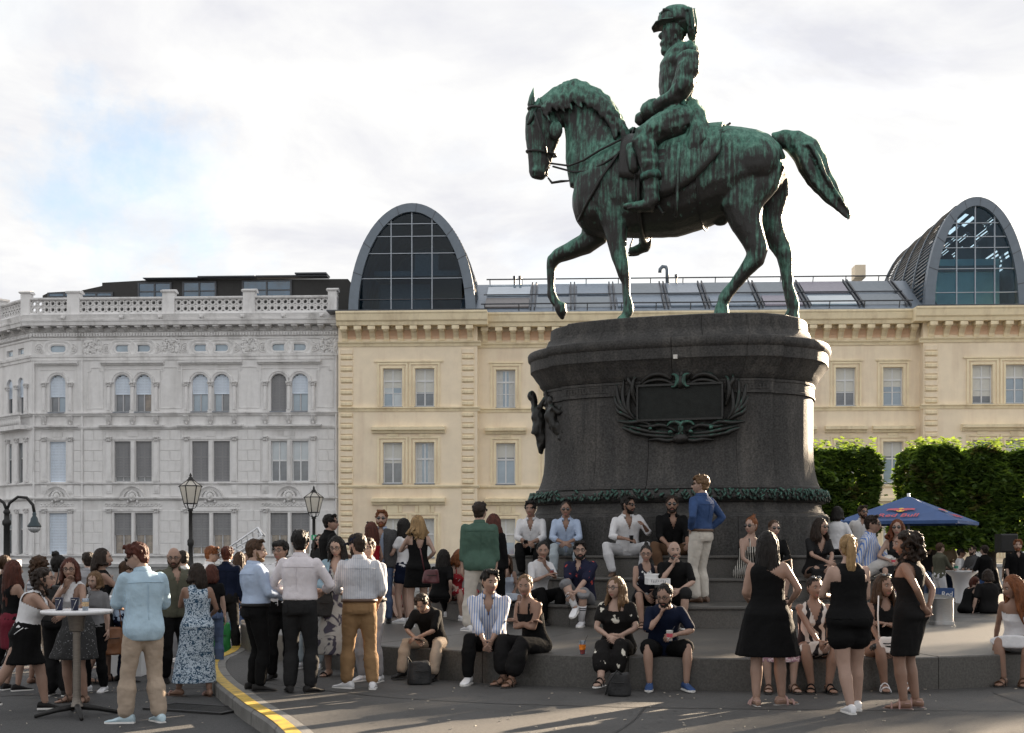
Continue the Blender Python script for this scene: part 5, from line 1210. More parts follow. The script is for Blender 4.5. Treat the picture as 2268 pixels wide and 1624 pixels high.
b = MB(); b.rings([[(*pl_pt(2 * math.pi * k / 40, o), z) for k in range(40)] for z, o in ((5.58, -.22), (5.64, -.24), (5.655, -.28))]); obj('statue_base', b, m_brz_d, statue)
# ------------------------------------------------------------------ clipped trees
def leafmat(name, c, t):
    m = bpy.data.materials.new(name); m.use_nodes = True; nt_ = m.node_tree; b = nt_.nodes['Principled BSDF']
    tc = nt_.nodes.new('ShaderNodeTexCoord'); n = nt_.nodes.new('ShaderNodeTexNoise'); n.inputs['Scale'].default_value = 2.2; n.inputs['Detail'].default_value = 5; nt_.links.new(tc.outputs['Object'], n.inputs[0])
    r = nt_.nodes.new('ShaderNodeMix'); r.data_type = 'RGBA'; r.inputs[6].default_value = (*[q * .6 for q in c], 1); r.inputs[7].default_value = (*[min(1, q * 1.6) for q in c], 1); nt_.links.new(n.outputs[0], r.inputs[0])
    nt_.links.new(r.outputs[2], b.inputs['Base Color']); b.inputs['Roughness'].default_value = .5
    tr = nt_.nodes.new('ShaderNodeBsdfTranslucent'); tr.inputs[0].default_value = (*t, 1); mx = nt_.nodes.new('ShaderNodeMixShader'); mx.inputs[0].default_value = .4
    nt_.links.new(b.outputs[0], mx.inputs[1]); nt_.links.new(tr.outputs[0], mx.inputs[2]); nt_.links.new(mx.outputs[0], nt_.nodes['Material Output'].inputs[0]); return m
m_leaf = leafmat('linden_leaf', (.046, .080, .018), (.22, .35, .045)); m_leaf2 = leafmat('linden_leaf_light', (.070, .115, .026), (.32, .44, .06))
m_leaf3 = leafmat('linden_leaf_brown', (.050, .050, .016), (.20, .19, .04))
m_bark = M('bark', (.06, .05, .04), .9, .3, 12, .6, 40)
def clipped_tree(px0, px1, y0, y1, zb, zt, label, n, seed, x0=None, x1=None):
    rr = random.Random(seed)
    if x0 is None: x0, x1 = at(px0, 1215, y0).x, at(px1, 1215, y0).x
    cx_, cy_ = (x0 + x1) / 2, (y0 + y1) / 2
    t = thing('clipped_tree', label, 'tree', (cx_, cy_, 0), 0, 'box-clipped trees behind the monument')
    tk = MB(); tk.tube([(0, 0, -.15), (.02, 0, zb * .5), (0, .02, zb), (.03, 0, zb + 1.2)], [.17, .14, .13, .09], 10)
    for k in range(9):
        a = k * 2.4; hx, hy = (x1 - x0) * .42 * math.cos(a), (y1 - y0) * .42 * math.sin(a); z = min(zb - .2 + .22 * k, zt - 1.2)
        tk.tube([(0, 0, z), (hx * .5, hy * .5, min(z + .35, zt - .9)), (hx, hy, min(z + .8 + .1 * k, zt - .7))], [.07, .05, .015], 6)
    obj('trunk', tk, m_bark, t, True)
    c = MB(); hx, hy = (x1 - x0) / 2, (y1 - y0) / 2
    for i in range(n):
        # mostly near the clipped faces, with an uneven skin
        f = rr.random(); d = abs(rr.gauss(0, .16)) ; lump = None
        if f < .36: p = [rr.uniform(-hx, hx), -hy + d, rr.uniform(zb, zt)]
        elif f < .56: p = [rr.uniform(-hx, hx), rr.uniform(-hy, hy), zt - d]
        elif f < .70: p = [-hx + d, rr.uniform(-hy, hy), rr.uniform(zb, zt)]
        elif f < .84: p = [hx - d, rr.uniform(-hy, hy), rr.uniform(zb, zt)]
        elif f < .90: p = [rr.uniform(-hx, hx), hy - d, rr.uniform(zb, zt)]
        elif f < .96: p = [rr.uniform(-hx, hx), rr.uniform(-hy, hy), zb + d * 1.5]
        else: p = [rr.uniform(-hx, hx), rr.uniform(-hy, hy), rr.uniform(zb, zt)]
        l = mnoise.noise((p[0] * .9 + seed, p[1] * .9, p[2] * .9)) * .32 + mnoise.noise((p[0] * 2.6, p[1] * 2.6 + seed, p[2] * 2.6)) * .16
        # rounded shoulders
        ex = max(0, abs(p[0]) - hx + .6) / .6; ez = max(0, p[2] - zt + .6) / .6
        if ex * ex + ez * ez > 1: s_ = 1 / math.sqrt(ex * ex + ez * ez); p[0] = math.copysign(hx - .6 + .6 * ex * s_, p[0]); p[2] = zt - .6 + .6 * ez * s_
        if mnoise.noise((p[0] * 1.7 + 9, p[1] * 1.7, p[2] * 1.7 + seed)) < -.34 and rr.random() < .75: continue
        q = Vector((p[0] * (1 + l / max(hx, .5)), p[1] * (1 + l / max(hy, .5)), p[2] + l * (.7 if p[2] > (zb + zt) / 2 else -.3)))
        sz = rr.uniform(.065, .125); a, b_ = rr.uniform(0, 6.28), rr.uniform(-.9, .5)
        d1 = Vector((math.cos(a) * math.cos(b_), math.sin(a) * math.cos(b_), math.sin(b_))); d2 = d1.cross(Vector((rr.uniform(-.5, .5), rr.uniform(-.5, .5), 1))).normalized(); nn_ = d1.cross(d2)
        c.add([q - d1 * sz, q - d2 * sz * .75 + nn_ * sz * .15 - d1 * sz * .2, q + d1 * sz * 1.1, q + d2 * sz * .75 + nn_ * sz * .15 - d1 * sz * .2], [(0, 1, 2, 3)], 2 if mnoise.noise((p[0] * 1.3, p[1], p[2] * 1.3 - seed)) > .30 and rr.random() < .5 else (1 if rr.random() < .3 else 0))
    for i in range(46):
        x, y = rr.uniform(-hx + .2, hx - .2), rr.uniform(-hy, hy * .5); z = zt - .05
        if i % 3 == 0: x = math.copysign(hx, rr.uniform(-1, 1)); z = rr.uniform(zb + .3, zt - .4)
        for j in range(9):
            q = Vector((x + rr.uniform(-.10, .10) + (.03 * j * (1 if x > 0 else -1) if i % 3 == 0 else 0), y + rr.uniform(-.10, .10), z + (.035 * j if i % 3 else rr.uniform(-.1, .1)))); a = rr.uniform(0, 6.28); d1 = Vector((math.cos(a), math.sin(a), rr.uniform(-.5, .5))).normalized() * .08; d2 = d1.cross(Vector((.2, .1, 1))).normalized() * .06
            c.add([q - d1, q - d2, q + d1, q + d2], [(0, 1, 2, 3)], 1)
    obj('crown', c, [m_leaf, m_leaf2, m_leaf3], t, kind='stuff')
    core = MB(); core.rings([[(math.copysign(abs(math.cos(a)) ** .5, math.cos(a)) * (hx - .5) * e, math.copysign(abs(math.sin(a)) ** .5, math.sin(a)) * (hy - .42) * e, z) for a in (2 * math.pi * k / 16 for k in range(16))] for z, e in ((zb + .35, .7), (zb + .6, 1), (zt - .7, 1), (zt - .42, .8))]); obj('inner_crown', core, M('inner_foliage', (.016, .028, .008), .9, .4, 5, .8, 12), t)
TY = 31.
zt_ = CAMZ + (1215 - 989) / F * TY
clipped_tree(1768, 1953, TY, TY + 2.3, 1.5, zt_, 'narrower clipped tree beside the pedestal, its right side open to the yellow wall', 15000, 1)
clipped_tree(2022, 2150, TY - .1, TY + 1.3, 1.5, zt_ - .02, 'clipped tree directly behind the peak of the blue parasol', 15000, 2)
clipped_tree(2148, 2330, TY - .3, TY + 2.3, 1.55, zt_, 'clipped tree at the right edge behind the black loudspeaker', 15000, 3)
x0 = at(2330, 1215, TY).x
clipped_tree(0, 0, TY - .5, TY + 2.3, 1.75, zt_, 'unseen clipped tree added just past the right edge of the view to cast shade', 4500, 10, x0, x0 + 2.3)  # one more clipped tree out of view, added for the shade it casts
def unseen_shade_tree(x, y, r, zb, zt, label, n, seed):
    rr = random.Random(seed); t = thing('added_shade_linden', label, 'tree', (x, y, 0), 0)
    tk = MB(); tk.tube([(0, 0, -.15), (.05, 0, zb * .6), (0, .1, zb + 1), (.1, 0, zt - 2)], [.3, .25, .2, .06], 10)
    cl = [(0, 0, zb + 2)]
    for k in range(16):
        a = k * 2.4; q = rr.uniform(.45, .95); z = rr.uniform(zb + .8, zt - 1); p = (r * q * math.cos(a), r * q * math.sin(a), z); cl.append(p); tk.tube([(0, 0, z - 1.2), (p[0] * .5, p[1] * .5, z - .4), p], [.10, .06, .02], 6)
    obj('trunk', tk, m_bark, t, True); c = MB()
    for i in range(n):
        p = cl[rr.randrange(len(cl))]; d = Vector((rr.gauss(0, 1), rr.gauss(0, 1), rr.gauss(0, 1))).normalized() * rr.uniform(.3, 1) ** .5 * 1.15; q = Vector(p) + d; sz = rr.uniform(.10, .18); a, b_ = rr.uniform(0, 6.28), rr.uniform(-1, .6)
        d1 = Vector((math.cos(a) * math.cos(b_), math.sin(a) * math.cos(b_), math.sin(b_))); d2 = d1.cross(Vector((.2, .3, 1))).normalized()
        c.add([q - d1 * sz, q - d2 * sz * .75, q + d1 * sz, q + d2 * sz * .75], [(0, 1, 2, 3)], i % 4 == 0)
    obj('crown', c, [m_leaf, m_leaf2], t, kind='stuff')
for c_, r_, sd_, tp_ in ((23.8, 2.7, 8, 12.6), (15.6, 1.9, 5, 10.8)):  # unseen lindens added outside the view to shade ground and platform
    unseen_shade_tree(c_ - 28.8 + .93 * 41, 41, r_, 3.4, tp_, 'tall unseen linden added past the right edge to cast shade' if tp_ > 11 else 'shorter unseen linden added past the right edge to cast shade', 7000, sd_)
# ------------------------------------------------------------------ people: one generator, posed by joints
SK = {k: M('skin_' + k, tuple(q * .66 for q in c), .48, .10, 7, .06, 90, spec=.4) for k, c in dict(fair=(.52, .345, .27), mid=(.44, .275, .205), tan=(.35, .205, .145), olive=(.42, .26, .175), brown=(.26, .145, .10)).items()}
m_eye = M('eye_white', (.30, .27, .25), .2, .02); m_dark = M('eye_dark', (.02, .015, .012), .3, .1); m_lip = M('lip', (.36, .15, .13), .45, .05)
HR = {}
for k, c in dict(black=(.010, .008, .007), dark=(.022, .014, .010), brown=(.055, .030, .017), light=(.14, .082, .042), blonde=(.28, .18, .085), ginger=(.17, .060, .022), auburn=(.075, .022, .014), grey=(.075, .07, .068), red=(.13, .040, .016)).items():
    HR[k] = M('hair_' + k, tuple(q * .9 for q in c), .5, .5, 26, .8, 70, spec=.22, stretch=(1, 1, .16))
def fab(name, c, rough=.82, **kw):
    kw.setdefault('bump', .65); kw.setdefault('bscale', 13); kw.setdefault('var', .10); kw.setdefault('spec', .12)
    return M('fabric_' + name, tuple(q * .78 for q in c), rough, **kw)
C = dict(
 white=fab('white', (.76, .76, .78)), white2=fab('white_warm', (.72, .70, .68)), pink_white=fab('pinkish_white', (.74, .70, .74)), lblue=fab('light_blue', (.46, .56, .74)), lblue2=fab('blue_linen', (.42, .53, .68), var=.16, scale=30),
 linen=fab('pale_blue_linen', (.44, .58, .68), pattern='vstripe', col2=(.36, .50, .62), pscale=34), black=fab('black', (.0065, .0065, .007)), black2=fab('washed_black', (.012, .0115, .012)), charcoal=fab('charcoal', (.020, .020, .021)),
 navy=fab('navy', (.007, .012, .032)), denim=fab('denim_blue', (.045, .085, .20), var=.2), olive=fab('olive_grey', (.115, .115, .085)), green=fab('sage_green', (.075, .135, .105), var=.16), beige=fab('beige', (.50, .43, .35)), sand=fab('sand', (.46, .37, .29), var=.12),
 cream=fab('cream', (.62, .58, .52)), tan=fab('tan_chino', (.30, .185, .095)), brown=fab('brown', (.13, .075, .045)), ljean=fab('pale_jeans', (.42, .48, .52), var=.15), jean=fab('blue_jeans', (.10, .14, .24), var=.2), wjean=fab('white_jeans', (.64, .64, .66)),
 grey=fab('grey', (.22, .22, .23)), lgrey=fab('light_grey', (.34, .34, .36)), tweed=fab('grey_tweed', (.075, .075, .078), var=.3, scale=60), red=fab('red', (.32, .015, .025)), wine=fab('wine', (.16, .02, .035)),
 stripe=fab('blue_stripe', (.70, .70, .74), pattern='vstripe', col2=(.16, .24, .44), pscale=11), stripe2=fab('fine_stripe', (.62, .63, .66), pattern='vstripe', col2=(.36, .38, .44), pscale=16), stripe3=fab('broad_stripe', (.66, .68, .74), pattern='vstripe', col2=(.12, .22, .52), pscale=8.5, prot=.8),
 hstripe=fab('grey_hstripe', (.55, .56, .60), pattern='hstripe', col2=(.16, .17, .2), pscale=6), bstripe=fab('black_white_stripe', (.012, .012, .012), pattern='vstripe', col2=(.50, .48, .44), pscale=9, prot=.8),
 floral=fab('blue_floral', (.56, .66, .76), pattern='print', col2=(.03, .07, .12), pscale=34), bflower=fab('black_flower', (.013, .012, .012), pattern='flower', col2=(.58, .55, .48), pscale=6.5), hawaii=fab('dark_hawaii', (.018, .02, .045), pattern='flower', col2=(.40, .06, .05), pscale=9),
 zebra=fab('zebra', (.66, .60, .56), pattern='zebra', col2=(.02, .018, .02), pscale=3.2), bw=fab('black_white', (.02, .02, .03), pattern='flower', col2=(.6, .6, .6), pscale=8), pinkp=fab('pink_pattern', (.45, .26, .32), pattern='print', col2=(.60, .50, .52), pscale=28),
 redp=fab('red_print', (.36, .03, .04), pattern='flower', col2=(.62, .55, .52), pscale=12), tie=fab('grey_dye', (.48, .47, .45), pattern='print', col2=(.07, .065, .09), pscale=4.2), speck=fab('speckled_grey', (.045, .045, .046), pattern='flower', col2=(.20, .20, .21), pscale=38), dnjacket=fab('light_denim', (.30, .42, .50), var=.2), wblue=fab('ice_blue', (.56, .62, .72)))
m_sole = M('white_sole', (.66, .65, .63), .6, .06); m_dsole = M('dark_sole', (.03, .028, .026), .7); m_leather = M('black_leather', (.012, .011, .011), .6, .2, spec=.2); m_wshoe = M('white_shoe', (.68, .68, .70), .5, .06, 12, .15, 60); m_gshoe = M('white_blue_shoe', (.42, .54, .60), .5, .3, 6); m_bshoe = M('blue_shoe', (.02, .055, .16), .7, .2); m_brshoe = M('brown_leather', (.07, .035, .018), .45, .2); m_pinksand = M('rose_sandal', (.36, .22, .20), .5); m_orange = M('orange_wristband', (.85, .20, .015), .5, .05); m_lens = M('dark_lens', (.006, .006, .008), .08, spec=.8, coat=.5); m_gframe = M('spectacle_frame', (.02, .016, .014), .3); m_silver = M('silver', (.5, .5, .5), .25, metal=.9)

TZ = np.array([.78, .86, .92, .98, 1.04, 1.10, 1.18, 1.26, 1.34, 1.40, 1.44, 1.47, 1.50, 1.56, 1.62])
TM = (np.array([.12, .160, .168, .163, .154, .150, .156, .167, .172, .160, .128, .088, .064, .060, .058]), np.array([.08, .112, .118, .113, .106, .104, .108, .116, .120, .110, .092, .074, .066, .064, .064]))
TF = (np.array([.12, .170, .178, .166, .140, .126, .128, .138, .145, .136, .108, .074, .053, .050, .049]), np.array([.08, .116, .124, .110, .094, .088, .094, .114, .112, .096, .080, .064, .056, .055, .055]))
def rx(a): c, s = math.cos(a), math.sin(a); return np.array([[1, 0, 0], [0, c, -s], [0, s, c]])
def ry(a): c, s = math.cos(a), math.sin(a); return np.array([[c, 0, s], [0, 1, 0], [-s, 0, c]])
def rz_(a): c, s = math.cos(a), math.sin(a); return np.array([[c, -s, 0], [s, c, 0], [0, 0, 1]])
def unit(v): return v / (np.linalg.norm(v) + 1e-9)
def ik(a, t, l1, l2, pole):
    d = t - a; Ld = np.linalg.norm(d); mx = (l1 + l2) * .995
    if Ld > mx: t = a + d / Ld * mx; d = t - a; Ld = mx
    Ld = max(Ld, abs(l1 - l2) + .02)
    u = unit(d); x = (l1 * l1 - l2 * l2 + Ld * Ld) / (2 * Ld); h = math.sqrt(max(0, l1 * l1 - x * x))
    p = pole - u * np.dot(pole, u); return a + u * x + unit(p) * h, t
class Pose:
    def __init__(s, sp):
        k = s.k = sp['k']; s.f = sp['sex'] == 'f'; s.fat = sp.get('fat', 1.0) * 1.07; s.sit = sp.get('sit', False)
        lean, side, tw = R(sp.get('lean', 2)), R(sp.get('side', 0)), R(sp.get('twist', 0))
        pel = np.array([sp.get('shift', 0.), 0, (.10 if s.sit else .95 - sp.get('dip', 0.)) * k]); pl = .3 if not s.sit else .45
        s.zs = np.arange(.74, 1.70, .02); s.pos = np.zeros((len(s.zs), 3)); s.rot = []
        for z in s.zs:
            t = min(1, max(0, (z - .95) / .45)); s.rot.append(rz_(tw * t) @ rx(-lean * (pl + (1 - pl) * t)) @ ry(side * t))
        i0 = int(np.argmin(abs(s.zs - .95))); s.pos[i0] = pel
        for i in range(i0 + 1, len(s.zs)): s.pos[i] = s.pos[i - 1] + s.rot[i][:, 2] * .02 * k
        for i in range(i0 - 1, -1, -1): s.pos[i] = s.pos[i + 1] - s.rot[i][:, 2] * .02 * k
        s.tw = tw
        bw = (.92 if s.f else 1.0); s.sh = {}; s.hip = {}; s.arm = {}; s.leg = {}
        c, Rm = s.fr(1.405)
        for i, sg in ((0, -1), (1, 1)):
            s.sh[i] = c + Rm @ np.array([sg * (.172 if not s.f else .146) * k * (1 + (s.fat - 1) * .5), -.005 * k, sp.get('shrug', 0) * k])
            c2, R2 = s.fr(.90); s.hip[i] = c2 + R2 @ np.array([sg * .092 * k, 0, 0])
        c, Rm = s.fr(1.50); hy, hp, ht = R(sp.get('hy', 0)), R(sp.get('hp', 0)), R(sp.get('ht', 0))
        s.HR = rz_(tw + hy) @ rx(-hp - R(sp.get('lean', 2)) * .25) @ ry(ht); s.hk = k * (1.04 if s.f else 1.07)
        neck = unit(Rm[:, 2] * .6 + s.HR[:, 2] * .5 + s.HR[:, 1] * .10); s.HC = c + neck * .105 * k + s.HR[:, 2] * .022 * k + s.HR[:, 1] * .012 * k
        for i, sg in ((0, -1), (1, 1)):
            h = sp.get('LH' if i == 0 else 'RH', 'down'); pole = None; hd = None
            pre = {'down': ((.235, .03, .80), None), 'hold': ((.10, .30, 1.12), (.8, -.6, -.6)), 'phone': ((.07, .30, 1.20), (.8, -.5, -.8)), 'hip': ((.19, .02, 1.02), (1, -.9, 0)), 'back': ((.06, -.17, 1.0), (1, -.6, -.2)), 'pocket': ((.21, .06, .88), (.8, -1, 0)), 'cross': ((-.10, .20, 1.20), (1, .2, -1)), 'chin': ((.03, .17, 1.46), (.6, .4, -1)), 'bag': ((.16, .10, 1.28), (.7, -.7, -.5)), 'knee': ((.10, .42, 1.04), (.8, -.3, 0)), 'lap': ((.05, .30, 1.00), (1, -.4, -.2)), 'mid': ((.03, .36, 1.06), (1, -.2, -.4)), 'seat': ((.28, -.12, .90), (.3, -1, 0))}
            if isinstance(h, str): tgt, pole = pre[h]
            else:
                tgt = h[:3]; pole = h[3] if len(h) > 3 else None; hd = h[4] if len(h) > 4 else None
            off = (-.95 + .10) * k if s.sit else 0.
            T_ = np.array([sg * tgt[0] * k + 0, tgt[1] * k, tgt[2] * k + off])
            if h == 'chin': T_ = s.HC + s.HR @ (np.array((sg * .03, .125, -.185)) * k); hd = (-.25, -.35, 1.6)
            pl_ = np.array(pole if pole is not None else (.5, -1, -.2), float); pl_[0] *= sg
            E, W = ik(s.sh[i], T_, .295 * k * bw ** .5, .255 * k * bw ** .5, pl_); s.arm[i] = (s.sh[i], E, W, hd)
            if s.sit: ft = sp.get('feet', ((-.13, .36, -.27), (.13, .36, -.27)))[i]
            else: ft = sp.get('feet', ((-.11, .0, 0), (.11, .02, 0)))[i]
            A = np.array([ft[0], ft[1], (ft[2] if s.sit else ft[2] + .085 * k)], float)
            pk = np.array(sp.get('knees', ((-.25, 1, .8), (.25, 1, .8)) if s.sit else ((-.08, 1, 0), (.08, 1, 0)))[i], float)
            K, A = ik(s.hip[i], A, .43 * k, .405 * k, pk)
            fy = R(sp.get('toes', (12, -12))[i] if not (len(ft) > 3) else ft[3]); s.leg[i] = (s.hip[i], K, A, fy, R(ft[4]) if len(ft) > 4 else 0.)
    def fr(s, z):
        i = int(np.clip(round((z - s.zs[0]) / .02), 0, len(s.zs) - 1)); return s.pos[i] + s.rot[i][:, 2] * (z - s.zs[i]) * s.k, s.rot[i]
    def wd(s, z):
        t = TF if s.f else TM; m = 1 + (s.fat - 1) * (1 if z < 1.42 else .4); return np.interp(z, TZ, t[0]) * m * s.k, np.interp(z, TZ, t[1]) * (m ** 1.25) * s.k
    def ring(s, z, e=0., n=20, ex=0., ey=0.):
        c, Rm = s.fr(z); w, d = s.wd(z); fo = 0.
        if s.f: fo = .016 * math.exp(-((z - 1.25) / .05) ** 2) - .016 * math.exp(-((z - .90) / .07) ** 2)
        else: fo = -.010 * math.exp(-((z - .90) / .07) ** 2) + (s.fat - 1) * .12 * math.exp(-((z - 1.1) / .09) ** 2)
        r_ = []
        for q in range(n):
            t = 2 * math.pi * q / n; cc, ss = math.cos(t), math.sin(t)
            x = (w + e + ex) * math.copysign(abs(cc) ** .88, cc); y = (d + e + ey) * math.copysign(abs(ss) ** .92, ss) + fo * s.k
            if s.f and ss > 0: y += .018 * s.k * math.exp(-((z - 1.26) / .045) ** 2) * (math.exp(-((abs(x) / s.k - .07) / .05) ** 2))
            r_.append(c + Rm @ np.array([x, y, 0]))
        return r_
def capsule(mb, pts, rad, n=10, flat=1.):
    pts = [np.array(p, float) for p in pts]; d0, d1 = unit(pts[1] - pts[0]), unit(pts[-1] - pts[-2])
    P = [pts[0] - d0 * rad[0] * .8, pts[0] - d0 * rad[0] * .45] + pts + [pts[-1] + d1 * rad[-1] * .45, pts[-1] + d1 * rad[-1] * .8]
    rr_ = [rad[0] * .45, rad[0] * .85] + list(rad) + [rad[-1] * .85, rad[-1] * .45]
    mb.tube(P, rr_, n, flat=flat)
def lerp(a, b, t): return a * (1 - t) + b * t
ARMR = ((0, .047), (.25, .047), (.6, .042), (1, .036), (1.25, .039), (1.6, .032), (2, .025))
LEGR = ((0, .088), (.35, .083), (.75, .064), (1, .056), (1.15, .053), (1.35, .058), (1.6, .047), (2, .036))
def limb_pts(J, prof, k, t0=0., t1=2., e=0., m=1., endflare=0.):
    ts = sorted({t0, t1, *[t for t, _ in prof if t0 < t < t1]}); P, Q = [], []
    for t in ts:
        p = lerp(J[0], J[1], t) if t <= 1 else lerp(J[1], J[2], t - 1)
        P.append(p); Q.append(np.interp(t, [a for a, _ in prof], [b for _, b in prof]) * k * m + e + (endflare * k if t > t1 - .12 else 0))
    return P, Q
def build_hand(mb, W, d, pn, k, curl=.5, thumb=1.):
    d = unit(d); pn = unit(pn - d * np.dot(pn, d)); lat = np.cross(d, pn); k *= 1.02
    def rr_(c, w, t): return [c + lat * w * math.cos(a) + pn * t * math.sin(a) for a in (2 * math.pi * q / 8 for q in range(8))]
    mb.rings([rr_(W - d * .02 * k, .024 * k, .019 * k), rr_(W + d * .02 * k, .032 * k, .018 * k), rr_(W + d * .06 * k, .041 * k, .016 * k), rr_(W + d * .09 * k, .040 * k, .012 * k)])
    for j, (o, ln) in enumerate(((-.030, .068), (-.010, .080), (.011, .077), (.031, .060))):
        p = W + d * .086 * k + lat * o * k; dd = d.copy(); pts = [p - d * .015 * k, p]; cr = curl * (1 + .15 * j)
        for seg in (.45, .32, .23):
            a = cr * .62; dd = unit(dd * math.cos(a) + pn * math.sin(a)); p = p + dd * ln * seg * k; pts.append(p)
        mb.tube(pts, [.0095 * k, .0095 * k, .0088 * k, .008 * k, .0055 * k], 6)
    p = W + d * .028 * k - lat * .030 * k * thumb; dd = unit(d * .75 - lat * .7 * thumb + pn * .35); pts = [p - dd * .012 * k, p]
    for seg in (.034, .028, .022): p = p + dd * seg * k; pts.append(p); dd = unit(dd + pn * .3 * curl + d * .2)
    mb.tube(pts, [.013 * k, .0125 * k, .011 * k, .0095 * k, .006 * k], 6)
def head_mesh(sex):
    n, kk = 36, 30; V = []
    jaw = .30 if sex == 'm' else .38
    for i in range(kk + 1):
        a = math.pi * (i / kk - .5); a *= .998
        for q in range(n):
            t = 2 * math.pi * q / n; x, y, z = .0765 * math.cos(a) * math.cos(t), .097 * math.cos(a) * math.sin(t), .117 * math.sin(a)
            if z < 0:
                u = min(1, -z / .117); x *= 1 - jaw * u ** 1.6
                if y < 0: y *= 1 - .55 * min(1, u * 1.6)
                else: y = y * (1 + .10 * u) + .012 * u
                z *= 1.0
            if y > 0:
                g = lambda cx_, sx, cz_, sz: math.exp(-((abs(x) - cx_) / sx) ** 2 - ((z - cz_) / sz) ** 2)
                nz = max(0, min(1, (.030 - z) / .058)) if z > -.034 else max(0, 1 - (-.034 - z) / .009)
                y += .027 * nz * math.exp(-(x / (.0105 + .007 * nz)) ** 2)
                y -= .010 * g(.032, .015, .012, .012); y += .005 * g(.03, .03, .034, .010); y += .004 * g(.046, .018, -.018, .016)
                y += .006 * g(0, .022, -.058, .0065) + .005 * g(0, .018, -.071, .0065) - .004 * g(0, .024, -.0645, .003); y -= .004 * g(0, .03, -.083, .007); y += .008 * g(0, .020, -.100, .014)
            V.append((x, y, z))
    return V, n, kk
_hm = {s_: head_mesh(s_) for s_ in 'mf'}
def add_head(mb, po, brow=True):
    V, n, kk = _hm['f' if po.f else 'm']; T_ = lambda p: po.HC + po.HR @ (np.array(p) * po.hk)
    lipf = set(); fs = []; ms = []
    for i in range(kk):
        for q in range(n):
            f = (i * n + q, i * n + (q + 1) % n, (i + 1) * n + (q + 1) % n, (i + 1) * n + q); c = np.mean([V[j] for j in f], 0)
            fs.append(f); ms.append(3 if c[1] > .05 and abs(c[0]) < .024 and -.074 < c[2] < -.054 else 0)
    o = len(mb.v); mb.add([T_(p) for p in V], fs); mb.m[-len(fs):] = ms
    for s in (-1, 1):
        e = MB(); e.ball((0, 0, 0), (.010, .020, .031), 8, 6); mb.add([T_(np.array(p) @ ry(.0) + np.array((s * .077, -.008, .002))) for p in e.v], e.f, 0)
        e = MB(); e.ball((0, 0, 0), .0105, 8, 6); mb.add([T_(np.array(p) + np.array((s * .031, .0815, .012))) for p in e.v], e.f, 1)
        e = MB(); e.ball((0, 0, 0), .0062, 6, 4); mb.add([T_(np.array(p) + np.array((s * .031, .0885, .012))) for p in e.v], e.f, 2)
        if brow: mb.tube([T_((s * .014, .0945, .031)), T_((s * .030, .0945, .037)), T_((s * .050, .080, .031))], [.0032 * po.hk, .0042 * po.hk, .002], 5, m=2)
